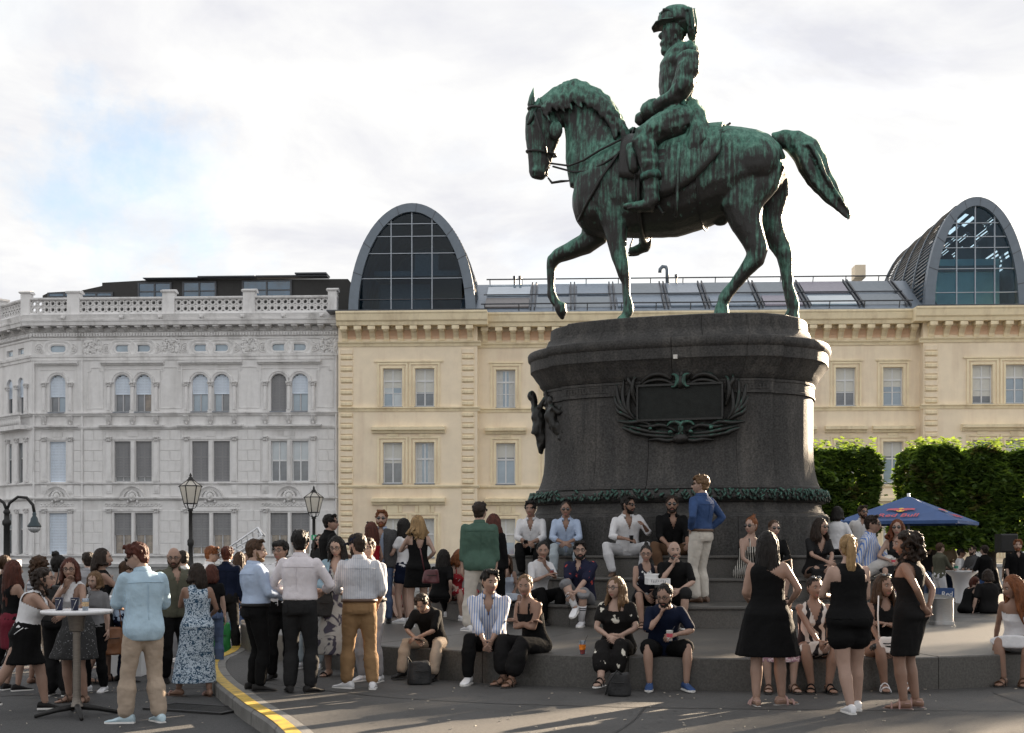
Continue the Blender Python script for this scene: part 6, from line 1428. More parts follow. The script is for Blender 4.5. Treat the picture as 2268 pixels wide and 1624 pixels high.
def hair_mb(po, st, rr):
    """closed lumps in head space, later fused by a voxel remesh"""
    b = MB(); v = st.get('vol', 1.0); kind = st['kind']; tight = kind in ('bun', 'ponytail', 'buzz', 'tied'); e = .003 if tight else .005
    if kind == 'buzz': e = .0005
    b.ball((0, -.021, .037), (.082 + e, .096 + e, .092 + e * 1.2), 18, 12); b.ball((0, -.046, -.018), (.066 + e, .052 + e, .070), 14, 8)
    T_ = lambda p: np.array(p, float)
    def lock(pts, rad, n=7): b.tube([T_(p) for p in pts], rad, n)
    if kind == 'short':
        for j in range(46):
            a = rr.uniform(-2.6, 2.6); z0 = rr.uniform(.01, .115); r0 = .082 * math.sqrt(max(.05, 1 - (max(0, z0 - .03) / .095) ** 2)); fx, fy = math.sin(a), -math.cos(a)
            p0 = (r0 * fx, r0 * 1.15 * fy - .012, z0); fl = st.get('flow', (0, .5, .2)); ln = st.get('len', .028) * rr.uniform(.6, 1.2)
            lock([p0, (p0[0] + fx * .010 + fl[0] * ln, p0[1] + fy * .010 + fl[1] * ln * .6, p0[2] + .008 + fl[2] * ln), (p0[0] + fx * .014 + fl[0] * ln * 2, p0[1] + fy * .012 + fl[1] * ln * 1.3, p0[2] + .004 + fl[2] * ln * .8)], [.015 * v, .013 * v, .004], 6)
        if st.get('quiff'):
            for j in range(9): x = -.05 + .0125 * j; lock([(x, .03, .11), (x * 1.05, .065, .118 + .012 * st['quiff']), (x, .088, .095 + .01 * st['quiff'])], [.018, .016, .005], 6)
        if st.get('fringe'):
            for j in range(11): x = -.06 + .012 * j; lock([(x * .8, .04, .112), (x, .082, .085), (x * 1.1, .092, .052 + abs(x) * .1)], [.014, .012, .004], 6)
    if kind in ('long', 'bob'):
        ln = st.get('len', .38)
        for j in range(26):
            a = -2.05 + 4.1 * j / 25 + rr.uniform(-.05, .05); fx, fy = math.sin(a), -math.cos(a); l2 = ln * rr.uniform(.82, 1.08); fr = max(0, abs(a) - 1.35)
            if fr > 0: l2 *= st.get('side', .9)
            y1, y2 = fy * .098 - .016 - .012 * (1 - fr), fy * .080 - .040 * (1 - min(1, fr * 1.6)) + .06 * fr; wv = st.get('wave', 0.) * math.sin(j * 1.9)
            lock([(.062 * fx, .075 * fy - .012, .085), (.086 * fx, .098 * fy - .014, .03), (.090 * v * fx, y1, -.06), ((.098 + wv) * v * fx, y2 - .012, -.06 - (l2 - .06) * .5), ((.090 - wv) * v * fx + .004, y2 - .02, -l2)], [.016, .022, .025 * v, .024 * v, .006], 7)
    if kind == 'ponytail':
        ln = st.get('len', .34); z0 = st.get('z', .05)
        for j in range(9):
            a = j * 2.4; o_ = .014 if j else 0; ox, oz = o_ * math.cos(a), o_ * math.sin(a)
            lock([(0, -.092, z0), (ox, -.128, z0 + .018 + oz), (ox * 1.6, -.152 - oz, z0 - .06), (ox * 2.2, -.142 - oz * 1.4, z0 - .6 * ln), (ox * 1.8 + .01, -.118 - oz, z0 - ln * rr.uniform(.9, 1.05))], [.013, .017, .021, .017, .004], 7)
        b.ball((0, -.112, z0 + .012), (.019, .012, .019), 8, 5)
    if kind == 'bun':
        p = st.get('at', (0, -.085, .085)); rb_ = st.get('r', .042)
        for j in range(14): a = j * 2.399; zz = 1 - 2 * (j + .5) / 14; q = math.sqrt(1 - zz * zz); b.ball((p[0] + rb_ * .55 * q * math.cos(a), p[1] + rb_ * .55 * q * math.sin(a), p[2] + rb_ * .55 * zz), rb_ * .55, 7, 5)
        for j in range(6): lock([(p[0], p[1], p[2]), (p[0] + rr.uniform(-.03, .03), p[1] - .03, p[2] + rr.uniform(.02, .05)), (p[0] + rr.uniform(-.06, .06), p[1] - .05, p[2] + rr.uniform(-.01, .05))], [.008, .006, .002], 5)
    if kind == 'curly':
        ext = st.get('ext', .12)
        for j in range(st.get('n', 150)):
            a = rr.uniform(-2.25, 2.25); z0 = rr.uniform(-ext, .105); r0 = (.090 + rr.uniform(-.01, .022)) * v * (math.sqrt(max(.1, 1 - (max(0, z0 - .02) / .105) ** 2)))
            b.ball((r0 * math.sin(a), -r0 * 1.12 * math.cos(a) - .018, z0), rr.uniform(.014, .024), 6, 4)
    if kind == 'tied': b.tube([T_(p) for p in ((0, -.09, .0), (0, -.12, -.01), (0, -.12, -.06), (0, -.10, -.10))], [.02, .022, .02, .006], 8)
    return b
def person(label, cat, X, Y, z, yaw, sp, clothes, hair=None, group=None, extras=(), voxel=.019):
    """extras: wristband L/R, glasses, sunglasses, watch, beard, headglasses, cap, necklace"""
    po = Pose(sp); k = po.k; rr = random.Random(sum(ord(c) * (i + 1) for i, c in enumerate(label)))
    t = thing('person', label, cat, (X, Y, z), R(yaw), group); t_ = t; sk = SK[sp.get('skin', 'fair')]
    # ---- body
    b = MB(); zz = [.86, .90, .94, .98, 1.04, 1.10, 1.18, 1.22, 1.26, 1.30, 1.34, 1.38, 1.41, 1.44, 1.47, 1.50, 1.54]
    b.rings([po.ring(q, -.004, 18) for q in zz])
    neckc, nr_ = po.fr(1.46); nk = .058 * k if not po.f else .049 * k
    b.tube([neckc, po.fr(1.50)[0], lerp(po.fr(1.53)[0], po.HC, .5), po.HC - po.HR[:, 2] * .02 * k], [nk * 1.2, nk, nk * .98, nk * .9], 12)
    am = (.88 if po.f else 1.0) * (1 + (po.fat - 1) * .8); lm = (1.02 if po.f else 1.0) * (1 + (po.fat - 1) * .7)
    for i, sg in ((0, -1), (1, 1)):
        P, Q = limb_pts(po.arm[i][:3], ARMR, k, m=am); capsule(b, P, Q)
        P, Q = limb_pts(po.leg[i][:3], LEGR, k, m=lm); capsule(b, P, Q, 12)
    xb = MB()
    for i, sg in ((0, -1), (1, 1)):
        Sh, E, W, hd = po.arm[i]; d = unit(W - E); pn = np.array([-sg * .8, .1, -.55]) if d[2] > -.75 else np.array([-sg, .15, 0])
        if hd is not None: d = unit(d + np.array((sg * hd[0], hd[1], hd[2])))
        build_hand(xb, W, d, pn, k, sp.get('curl', .6), 1. if np.dot(np.cross(d, pn), np.array([0, .6, 1.])) < 0 else -1.)
        H, K, A, fy, fp = po.leg[i]; fd = rz_(fy) @ np.array([0, math.cos(fp), math.sin(fp)]); up = rz_(fy) @ np.array([0, -math.sin(fp), math.cos(fp)]); lt = np.cross(fd, up)
        foot = []
        for q, w, h0, h1 in ((-.075, .022, -.07, -.03), (-.06, .032, -.082, .0), (.0, .036, -.082, .02), (.06, .040, -.082, -.02), (.11, .045, -.082, -.045), (.15, .042, -.082, -.055), (.18, .026, -.080, -.062)):
            foot.append([A + (fd * q + lt * w * math.cos(a) + up * ((h0 + h1) / 2 + (h1 - h0) / 2 * math.sin(a))) * k for a in (2 * math.pi * j / 10 for j in range(10))])
        if sp.get('shoe', ('x',))[0] in ('sandal', 'bare', 'flat'): xb.rings(foot)
    add_head(xb, po)
    body = obj('body', b, [sk, m_eye, m_dark, m_lip], t, True); queue(body, voxel, 4, lambda v, nr, f, xb=xb: (v, f, xb))
    # ---- shoes
    stl = sp.get('shoe', ('sneaker', m_wshoe, m_sole))
    for i in (0, 1):
        H, K, A, fy, fp = po.leg[i]; fd = rz_(fy) @ np.array([0, math.cos(fp), math.sin(fp)]); up = rz_(fy) @ np.array([0, -math.sin(fp), math.cos(fp)]); lt = np.cross(fd, up); s_ = MB()
        def rg(q, w, h0, h1, n=12, sq=.8): return [A + (fd * q + lt * w * math.copysign(abs(math.cos(a)) ** sq, math.cos(a)) + up * ((h0 + h1) / 2 + (h1 - h0) / 2 * math.copysign(abs(math.sin(a)) ** sq, math.sin(a)))) * k for a in (2 * math.pi * j / n for j in range(n))]
        out = ((-.090, .026), (-.080, .036), (-.04, .040), (.02, .040), (.08, .048), (.13, .050), (.17, .043), (.195, .026), (.202, .012))
        if stl[0] in ('sneaker', 'dress', 'boot'):
            th = .030 if stl[0] == 'sneaker' else .016
            s_.rings([rg(q, w + .003, -.098, -.098 + th, 12, .55) for q, w in out], m=1)
            tops = {-.090: -.02, -.080: .0, -.04: .012, .02: -.002, .08: -.030, .13: -.048, .17: -.055, .195: -.064, .202: -.072}
            s_.rings([rg(q, w, -.075, tops[q], 12, .85) for q, w in out], m=0)
            if stl[0] == 'sneaker':
                for q in (.03, .055, .08): s_.tube([A + (fd * q + lt * w + up * (-.012 - (q - .03) * .5)) * k for w in (-.02, 0, .02)], .004 * k, 5, m=1)
        elif stl[0] in ('sandal', 'flat'):
            s_.rings([rg(q, w + .002, -.100, -.084 if len(stl) < 4 else -.084, 12, .55) for q, w in out], m=1)
            for q, hh_ in ((.115, -.038), (.04, .0)) if stl[0] == 'sandal' else ((.12, -.036),):
                s_.tube([A + (fd * q + lt * .050 * math.cos(a) + up * (-.086 + (hh_ + .090) * math.sin(a))) * k for a in np.linspace(0, math.pi, 9)], .007 * k, 6, m=0, flat=1.8)
            if stl[0] == 'sandal': s_.tube([A + (fd * -.01 + lt * .036 * math.cos(a) + fd * .062 * math.sin(a) * -1 + up * -.03) * k for a in np.linspace(0, math.pi, 9)], .006 * k, 5, m=0)
        if s_.v: smooth_by_angle(obj('shoe' if stl[0] != 'sandal' else 'sandal', s_, [stl[1], stl[2]], t, True), 40)
    # ---- clothes
    def folds(A_, fr, cut=None, extra=None):
        def post(v, nr, f):
            sd_ = rr.random() * 50; d = np.array([.45 * mnoise.noise((p[0] * fr[0] + sd_, p[1] * fr[1], p[2] * fr[2])) + 1.1 * (.22 - abs(mnoise.noise((p[0] * fr[0] * 1.3, p[1] * fr[1] * 1.3 + sd_, p[2] * fr[2] * 1.6 + .5 * p[0] * fr[2])))) for p in v])
            v = v + nr * (d * A_)[:, None]
            if cut is not None:
                c = v[f].mean(1); f = f[~cut(c)]
            return v, f, extra
        return post
    def neck_cut(style):
        if style in (None, 'crew'): return None
        def cut(c):
            o, Rm = po.fr(1.40); q = (c - o) @ Rm / k; x, y, zq = q[:, 0], q[:, 1], q[:, 2]; ax = abs(x)
            if style == 'shirt': return (y > 0) & (zq > -.04) & (ax < (zq + .05) * .42)
            if style == 'v': return (y > 0) & (zq > -.12) & (ax < (zq + .13) * .44)
            if style == 'open': return (y > 0) & (zq > -.11) & (ax < (zq + .115) * .36)
            if style == 'scoop': return (zq > -.02) & (ax < .085) & (y > -.02) & (zq > -.075 + ax * .5)
            arm = (ax > .118 + .15 * np.maximum(0, .02 - zq) ** 1.0 * .0) & (zq > -.115)
            if style == 'tank': return arm | ((y > 0) & ((ax / .074) ** 2 + ((zq - .06) / .14) ** 2 < 1)) | ((y <= 0) & ((ax / .072) ** 2 + ((zq - .06) / .085) ** 2 < 1))
            if style == 'sleeveless': return ((ax > .124) & (zq > -.11)) | ((y > 0) & ((ax / .066) ** 2 + ((zq - .06) / .085) ** 2 < 1))
            if style == 'strap': return (zq > -.055) & ~((ax > .070) & (ax < .088) & (zq < .055)) | ((ax > .12) & (zq > -.12))
            if style == 'oneshoulder': return ((zq > -.06 + .55 * (-x + .02)) & (x > -.02)) | ((x > .115) & (zq > -.12))
            if style == 'off': return zq > -.055
            if style == 'lowback': return ((ax > .112) & (zq > -.115)) | ((y <= 0) & (zq > -.17) & (ax < .03 + (zq + .17) * .32)) | ((y > 0) & (zq > -.05) & (ax < .06))
            return zq > 9
        return cut
    for cl in clothes:
        kind, mat = cl[0], cl[1]; o_ = cl[2] if len(cl) > 2 else {}; e = min(.020, o_.get('e', .013)) * .9
        if kind in ('top', 'dress'):
            b = MB(); hem = o_.get('hem', .93 if kind == 'top' else .90); fl = o_.get('flare', .0)
            lo = [q for q in np.arange(hem, 1.0, .04)] or [hem]; zs = sorted(set([round(q, 3) for q in lo] + [1.0, 1.04, 1.10, 1.16, 1.22, 1.26, 1.30, 1.35, 1.39, 1.42, 1.45, 1.475]))
            zs = [q for q in zs if q >= hem - 1e-6]
            if o_.get('tucked'): zs = [q for q in zs if q >= .98]
            b.rings([po.ring(q, e + max(0, 1.12 - q) * fl + (o_.get('blouse', 0) * math.exp(-((q - 1.06) / .05) ** 2)), 20) for q in zs])
            sl = o_.get('sleeve', 0.)
            if sl > 0:
                for i in (0, 1):
                    P, Q = limb_pts(po.arm[i][:3], ARMR, k, 0, sl, e * .75 + o_.get('loose', .004) * .6, am, .004 if sl < 1.9 else 0); capsule(b, P, Q)
            elif o_.get('cap'): 
                for i in (0, 1): P, Q = limb_pts(po.arm[i][:3], ARMR, k, 0, .12, e, am); capsule(b, P, Q)
            if kind == 'dress': add_skirt(b, po, o_.get('len', .55), o_.get('flare2', .06), e + .004, o_)
            xc = None
            if o_.get('collar'):
                xc = MB(); c0, R0 = po.fr(1.475); rs = []; wk = (.066 if not po.f else .056) * k
                for a in np.linspace(R(118), R(422), 22):
                    ca, sa = math.cos(a), math.sin(a); bk = .5 - .5 * sa
                    P = lambda r, zq: c0 + R0 @ np.array([(wk + r * k) * ca, (wk + r * k) * sa * 1.08 + .004 * k, zq * k])
                    rs.append([P(.006, -.02), P(.004, .022 + .020 * bk), P(.010, .026 + .020 * bk), P(.026, -.008 - .02 * (1 - bk)), P(.020, -.02)])
                xc.rings(rs)
                fr_ = [po.ring(q, e + .004, 40) for q in np.arange(max(hem, .98 if o_.get('tucked') else hem) + .01, 1.27, .03)]; xc.tube([r_[10] for r_ in fr_], .014 * k, 6, flat=.35, ref=(1, 0, 0))
                for r_ in fr_[1::3]: xc.ball(tuple(r_[10] + (r_[10] - r_[30]) * .02), .006, 6, 4)
                bk = po.ring(1.36, e + .003, 40); xc.tube([bk[q] for q in range(22, 39)], .0035 * k, 5); bk2 = [po.ring(q, e + .003, 40)[30] for q in np.arange(1.0, 1.36, .05)]; xc.tube(bk2, .004 * k, 5)
            nm = o_.get('name', 'shirt' if kind == 'top' else 'dress')
            ob = obj(nm, b, mat, t, True); queue(ob, o_.get('vox', .012 if o_.get('neck') in ('tank', 'strap', 'sleeveless', 'oneshoulder', 'off', 'lowback') else .0155), 3, folds(min(.0085, o_.get('fold', .007)), o_.get('ff', (9, 9, 6)), neck_cut(o_.get('neck')), xc))
            if o_.get('cuff'):
                pass
        elif kind == 'trousers':
            b = MB(); top = o_.get('top', 1.02); b.rings([po.ring(q, e, 20) for q in ([.84, .88, .92, .96, top] if po.sit else [.84, .86, .90, .94, .98, top])])
            ln = o_.get('len', 1.93); w = o_.get('wide', 0.)
            for i in (0, 1):
                J = po.leg[i][:3]; P, Q = limb_pts(J, LEGR, k, 0, ln, e, lm)
                Q = [q + (w * k * (j / len(Q))) + (.012 * k if ln > 1.5 and j > len(Q) - 4 else 0) + (.012 * k if ln < 1.3 and j > len(Q) - 3 else 0) for j, q in enumerate(Q)]; capsule(b, P, Q, 12)
            ob = obj('shorts' if ln < 1.3 else 'trousers', b, mat, t, True); queue(ob, .018, 3, folds(min(.009, o_.get('fold', .0075)), (9, 9, 14)))
            if ln > 1.5 and not po.sit:
                q = MB()
                for ix in (25, 33):
                    c4 = [po.ring(z_, e + .007, 40)[i_] for z_ in (.955, .87) for i_ in (ix, ix + 2)]; o4 = [po.ring(z_, e - .004, 40)[i_] for z_ in (.955, .87) for i_ in (ix, ix + 2)]
                    q.add([c4[0], c4[1], c4[3], c4[2], o4[0], o4[1], o4[3], o4[2]], [(0, 1, 2, 3), (0, 4, 5, 1), (1, 5, 6, 2), (2, 6, 7, 3), (3, 7, 4, 0)])
                obj('back_pocket', q, mat, t)
            if o_.get('belt'):
                q = MB(); q.rings([po.ring(1.0 + dz, e + ee, 24) for dz, ee in ((-.018, .010), (-.018, .020), (.018, .020), (.018, .010))], cap=False); obj('belt', q, o_['belt'], t, True)
        elif kind == 'skirt':
            b = MB(); b.rings([po.ring(q, e, 20) for q in (.88, .92, .96, 1.0, o_.get('top', 1.05))]); add_skirt(b, po, o_.get('len', .5), o_.get('flare2', .05), e, o_)
            ob = obj('skirt', b, mat, t, True); queue(ob, .018, 3, folds(o_.get('fold', .014), (11, 11, 2)))
        elif kind == 'jacket':
            b = MB(); hem = o_.get('hem', .86); zs = [hem, .92, .98, 1.04, 1.10, 1.16, 1.22, 1.28, 1.34, 1.39, 1.42, 1.45, 1.475]
            b.rings([po.ring(q, .030 + max(0, 1.1 - q) * .06, 20) for q in zs])
            for i in (0, 1): P, Q = limb_pts(po.arm[i][:3], ARMR, k, 0, o_.get('sleeve', 1.93), .026, am); capsule(b, P, Q)
            def jcut(c):
                o, Rm = po.fr(1.40); q = (c - o) @ Rm / k; return (q[:, 1] > .02) & (abs(q[:, 0]) < o_.get('open', .06) + np.maximum(0, -q[:, 2] - .3) * .1)
            ob = obj('jacket', b, mat, t, True); queue(ob, .018, 3, folds(.010, (6, 6, 6), jcut if o_.get('open', .06) > 0 else None))
    # ---- hair, beard, glasses, bands
    HT = lambda p: po.HC + po.HR @ (np.array(p) * po.hk)
    if hair:
        hb_ = hair_mb(po, hair, rr); hb_.v = [tuple(HT(p)) for p in hb_.v]; hm = HR[hair['col']]
        ob = obj('hair', hb_, hm, t, True)
        def hpost(v, nr, f, sd_=rr.random() * 40):
            q = (v - po.HC) @ po.HR; d = np.array([mnoise.noise((p[0] * 62 + sd_, p[1] * 62, p[2] * 9)) + .6 * mnoise.noise((p[0] * 150, p[1] * 150 + sd_, p[2] * 22)) for p in q]); return v + nr * (d * .0075)[:, None], f, None
        queue(ob, .0075, 1, hpost)
    for ex in extras:
        if ex == 'beard' or ex == 'stubble':
            b = MB(); q = 1.0 if ex == 'beard' else .93
            b.ball((0, .040, -.086), (.056 * q, .053 * q, .040 * q), 14, 8); b.ball((0, .070, -.096), (.034 * q, .030 * q, .028), 10, 6)
            b.tube([(-.036, .078, -.066), (-.018, .096 * 1.0, -.050), (0, .1, -.047), (.018, .096, -.050), (.036, .078, -.066)], [.007, .008, .007, .008, .007], 6)
            for s in (-1, 1): b.tube([(s * .066, .012, -.005), (s * .064, .024, -.045), (s * .050, .045, -.075)], [.011, .015, .017], 7)
            b.v = [tuple(HT(p)) for p in b.v]; obj('beard', b, HR[(hair or {'col': 'dark'})['col']] if sp.get('beardcol') is None else HR[sp['beardcol']], t, True)
        elif ex in ('glasses', 'sunglasses', 'headglasses'):
            b = MB(); off = np.array((0, .004, 0.)) if ex != 'headglasses' else np.array((0, -.018, .042)); tilt = 0. if ex != 'headglasses' else .9
            for s in (-1, 1):
                ring_ = [np.array((s * .033 + .023 * math.cos(a), .099 - .004 * abs(math.cos(a)), .010 + .018 * math.sin(a))) for a in (2 * math.pi * j / 14 for j in range(14))]
                b.tube(ring_, .0030, 5, closed=True, ref=(0, 1, .01))
                if ex != 'glasses': b.add(ring_ + [p + np.array((0, .003, 0)) for p in ring_], [tuple(range(13, -1, -1)), tuple(range(14, 28))] + [(j, (j + 1) % 14, 14 + (j + 1) % 14, 14 + j) for j in range(14)], 1)
                b.tube([(s * .056, .095, .014), (s * .074, .06, .014), (s * .080, -.005, .010)], .0028, 5)
            b.tube([(-.011, .100, .014), (0, .104, .016), (.011, .100, .014)], .0028, 5)
            b.v = [tuple(HT((rx(tilt) @ np.array(p) if tilt else np.array(p)) + off)) for p in b.v]; obj('glasses' if ex == 'glasses' else 'sunglasses', b, [m_gframe, m_lens], t, True)
        elif ex == 'cap':
            b = MB(); b.ball((0, -.010, .048), (.089, .103, .080), 18, 10); b.rings([[(x * w_, y_, z_ + .006 * math.cos(x * 3)) for x in (-1, -.5, 0, .5, 1)] + [(x * w_, y_, z_ - .008 + .006 * math.cos(x * 3)) for x in (1, .5, 0, -.5, -1)] for w_, y_, z_ in ((.074, .05, .052), (.072, .10, .050), (.056, .145, .040), (.03, .162, .034))])
            b.v = [tuple(HT(p)) for p in b.v]; obj('cap', b, C['navy'], t, True)
        elif ex in ('bandL', 'bandR', 'watchL', 'watchR'):
            i = 0 if ex[-1] == 'L' else 1; Sh, E, W, _h = po.arm[i]; d = unit(W - E); c = W - d * .015 * k; b = MB(); rw = .026 * k * am + .005
            b.tube([c - d * .009, c - d * .009, c + d * .009, c + d * .009], [rw * .7, rw, rw, rw * .7], 12, cap=False)
            if ex[0] == 'w': a_ = unit(np.cross(d, (0.3, .2, 1))); b.ball(c + a_ * rw, .017, 8, 5)
            obj('wristband' if ex[0] == 'b' else 'watch', b, m_orange if ex[0] == 'b' else m_gframe, t, True)
        elif ex == 'necklace':
            b = MB(); c0, R0 = po.fr(1.43); b.tube([c0 + R0 @ (np.array((.068 * math.cos(a), .075 * math.sin(a) + .01, .03 - .05 * max(0, math.sin(a)))) * k) for a in (2 * math.pi * j / 20 for j in range(20))], .0035, 5, closed=True); obj('necklace', b, M('gold', (.6, .4, .12), .3, metal=.8), t, True)
        elif ex == 'socks':
            for i in (0, 1):
                P, Q = limb_pts(po.leg[i][:3], LEGR, k, 1.45, 2.0, .006, lm); b = MB(); b.tube(P, Q, 12); obj('sock', b, C['white'], t, True)
                P, Q = limb_pts(po.leg[i][:3], LEGR, k, 1.50, 1.53, .009, lm); b = MB(); b.tube(P, Q, 12); 
                P, Q = limb_pts(po.leg[i][:3], LEGR, k, 1.57, 1.60, .009, lm); b.tube(P, Q, 12); obj('sock_stripe', b, C['navy'], t, True)
    return t, po
def add_skirt(b, po, ln, flare, e, o_):
    k = po.k
    if not po.sit:
        top = po.fr(.90)[0]; rs = []; ax = [po.leg[i] for i in (0, 1)]; n = 28; ph = random.random() * 6
        for j in range(9):
            q = j / 8; zz = .98 - q * ln; z = (zz) * k
            if zz > .90: rs.append(po.ring(zz, e, n)); continue
            hz = po.hip[0][2]
            def legx(i):
                H, K, A = po.leg[i][:3]; return lerp(H, K, np.clip((H[2] - z) / max(.05, H[2] - K[2]), 0, 1)) if z > K[2] else lerp(K, A, np.clip((K[2] - z) / max(.05, K[2] - A[2]), 0, 1))
            a, c = legx(0), legx(1); m_ = (a + c) / 2; m_[2] = z; w0, d0 = po.wd(.90); sp_ = abs(a[0] - c[0]) / 2 + .085 * k; sy = abs(a[1] - c[1]) / 2 + .085 * k
            w = max(w0 * (1 - .12 * q * (flare < .03)), sp_) + e + flare * q * k; d = max(d0 * (1 - .2 * q * (flare < .03)), sy) + e + flare * q * k
            rs.append([np.array((m_[0] + w * math.cos(t) * (1 + .05 * min(1, flare * 12) * q * math.sin(7 * t + ph)), m_[1] + d * math.sin(t) * (1 + .05 * min(1, flare * 12) * q * math.sin(7 * t + ph)), z)) for t in (2 * math.pi * s / n for s in range(n))])
        b.rings(rs)
    else:
        n = 16
        if o_.get('legs'):                                    # jumpsuit: separate legs
            return
        Kc = [(po.leg[i][0], po.leg[i][1], po.leg[i][2]) for i in (0, 1)]; rs = []
        def sec(c, w, d, up, lat): return [c + lat * w * math.cos(t) + up * d * math.sin(t) for t in (2 * math.pi * s / n for s in range(n))]
        for q in (0, .3, .6, .9, 1.05):
            a, c = lerp(Kc[0][0], Kc[0][1], q), lerp(Kc[1][0], Kc[1][1], q); m_ = (a + c) / 2; lat = unit(c - a); fw = unit((Kc[0][1] + Kc[1][1]) / 2 - (Kc[0][0] + Kc[1][0]) / 2); up = unit(np.cross(lat, fw))
            rs.append(sec(m_, np.linalg.norm(c - a) / 2 + .09 * k, (.095 - .02 * q) * k, up, lat))
        b.rings(rs); dr = o_.get('drop', .0)
        if dr:
            rs = []
            for q in (0, .5, 1):
                a, c = lerp(Kc[0][1], Kc[0][2], q * dr), lerp(Kc[1][1], Kc[1][2], q * dr); m_ = (a + c) / 2; lat = unit(c - a); dn = unit(a - Kc[0][1] + c - Kc[1][1] + np.array((0, 0, -.01))); fw = unit(np.cross(dn, lat))
                rs.append(sec(m_, np.linalg.norm(c - a) / 2 + .085 * k, .085 * k, fw, lat))
            b.rings(rs)
def stand_k(px, D, z, top): return max(.80, min(1.16, (CAMZ + (HY - top) / F * D - z) / 1.755))
def sit_k(D, seat, top, lean=8): return max(.78, min(1.16, (CAMZ + (HY - top) / F * D - seat) / (.90 - .0035 * max(0, lean - 5))))
# ------------------------------------------------------------------ the crowd
def step_edge(px, which):
    for Y in np.arange(11, 26, .02):
        X = (px - CX) / F * Y
        if which == 1: 
            if ((X - pcx) / 7.58) ** 2 + ((Y - pcy) / 9.03) ** 2 < 1: return Y
        else:
            lx, ly = to_local(X, Y); a, b = {2: (4.85, 4.85), 3: (4.25, 3.15), 4: (3.65, 2.28)}[which]
            if (lx / a) ** 2 + (ly / b) ** 2 < 1: return Y
    return 22.
ZS = {0: 0., 1: Z1, 2: Z2, 3: Z3, 4: Z4}
PE = {}
def ST(key, label, cat, px, top, yaw, clothes, hair, sex='m', foot=None, D=None, z=0., ex=(), grp=None, **sp):
    D = depth_of(foot, z) if D is None else D
    sp['k'] = sp.get('k') or stand_k(px, D, z, top) * (1 + .0012 * max(0, sp.get('lean', 2) - 4)); sp['sex'] = sex
    t, po = person(label, cat, (px - CX) / F * D, D, z, yaw, sp, clothes, hair, grp, ex, sp.get('vox', .019)); PE[key] = (t, po); return t, po
def SI(key, label, cat, px, top, yaw, clothes, hair, sex='m', step=1, back=.24, D=None, ex=(), grp='people sitting on the monument steps', **sp):
    D = step_edge(px, step) + back if D is None else D; seat = ZS[step]; sp['sit'] = True; sp.setdefault('lean', 12); sp['sex'] = sex
    sp['k'] = sit_k(D, seat, top, sp['lean']); drop = seat - ZS[step - 1]
    f = sp.get('feet'); fy = sp.get('reach', .40)
    if f is None: sp['feet'] = ((-.13, fy, -drop + .09), (.13, fy, -drop + .09))
    t, po = person(label, cat, (px - CX) / F * D, D, seat + .002, yaw, sp, clothes, hair, grp, ex, .019); PE[key] = (t, po); return t, po
G1 = 'people standing in the crowd'
SNK = ('sneaker', m_wshoe, m_sole); BSH = ('dress', m_leather, m_dsole); BSN = ('sneaker', m_leather, m_sole); SND = ('sandal', m_brshoe, m_dsole); BRS = ('dress', m_brshoe, m_dsole)
SH = lambda kind, **k: dict(kind=kind, **k)
# ---- left, on the road round the standing table
ST('a1', 'woman in white tank top and black shorts leaning her arms on the white bar table', 'woman', 58, 1262, -78, [('top', C['white'], dict(neck='tank', hem=1.0, tucked=1, name='tank_top')), ('skirt', C['black'], dict(len=.40, flare2=.02, top=1.08))], SH('curly', col='dark', n=190, ext=.20, vol=1.08), 'f', foot=1577, z=-.15, ex=('glasses',), grp=G1, lean=24, fat=1.22, hy=-12, hp=-4, LH=(.02, .50, 1.20, (.9, -.3, -.6)), RH=(.02, .46, 1.21, (1, -.3, -.6)), feet=((-.06, .18, 0), (.12, -.42, .03)), toes=(0, -10), shoe=BSN, skin='mid')
ST('a2', 'woman with dark red hair in a white crop top, hand raised behind the bar table', 'woman', 172, 1240, 150, [('top', C['white'], dict(neck='sleeveless', hem=1.06, name='crop_top')), ('skirt', C['speck'], dict(len=.44, flare2=.10, top=1.10))], SH('long', col='auburn', len=.24, side=.7), 'f', foot=1556, z=-.15, ex=('glasses', 'bandR'), grp=G1, lean=14, hy=40, hp=4, RH='chin', LH=(.16, .34, 1.08, (1, -.3, -.4)), shoe=SND, skin='mid', fat=1.08)
ST('a3', 'woman with long reddish hair in a black top at the left edge of the crowd', 'woman', 26, 1243, -40, [('top', C['black'], dict(neck='tank', hem=.95)), ('skirt', C['wine'], dict(len=.42, flare2=.03))], SH('long', col='auburn', len=.46), 'f', D=14.7, z=-.15, grp=G1, shoe=BSN, RH='hold', skin='mid')
ST('a4', 'woman with curly brown hair and striped grey top behind the white tank top', 'woman', 84, 1233, -25, [('top', C['hstripe'], dict(neck='tank', hem=.92)), ('trousers', C['sand'], dict(len=1.2))], SH('curly', col='brown', n=190, ext=.22), 'f', D=15.4, z=-.15, grp=G1, shoe=SND, skin='tan')
ST('a5', 'woman with a black hair bun, black tank top and wide black trousers seen from behind', 'woman', 128, 1232, -8, [('top', C['black'], dict(neck='tank', hem=.95)), ('trousers', C['black2'], dict(wide=.06, len=1.9))], SH('bun', col='black', at=(-.02, -.05, .135), r=.045, vol=1.05), 'f', foot=1541, z=-.15, grp=G1, shoe=BSN, LH='hold', RH='bag', skin='tan', hy=-30)
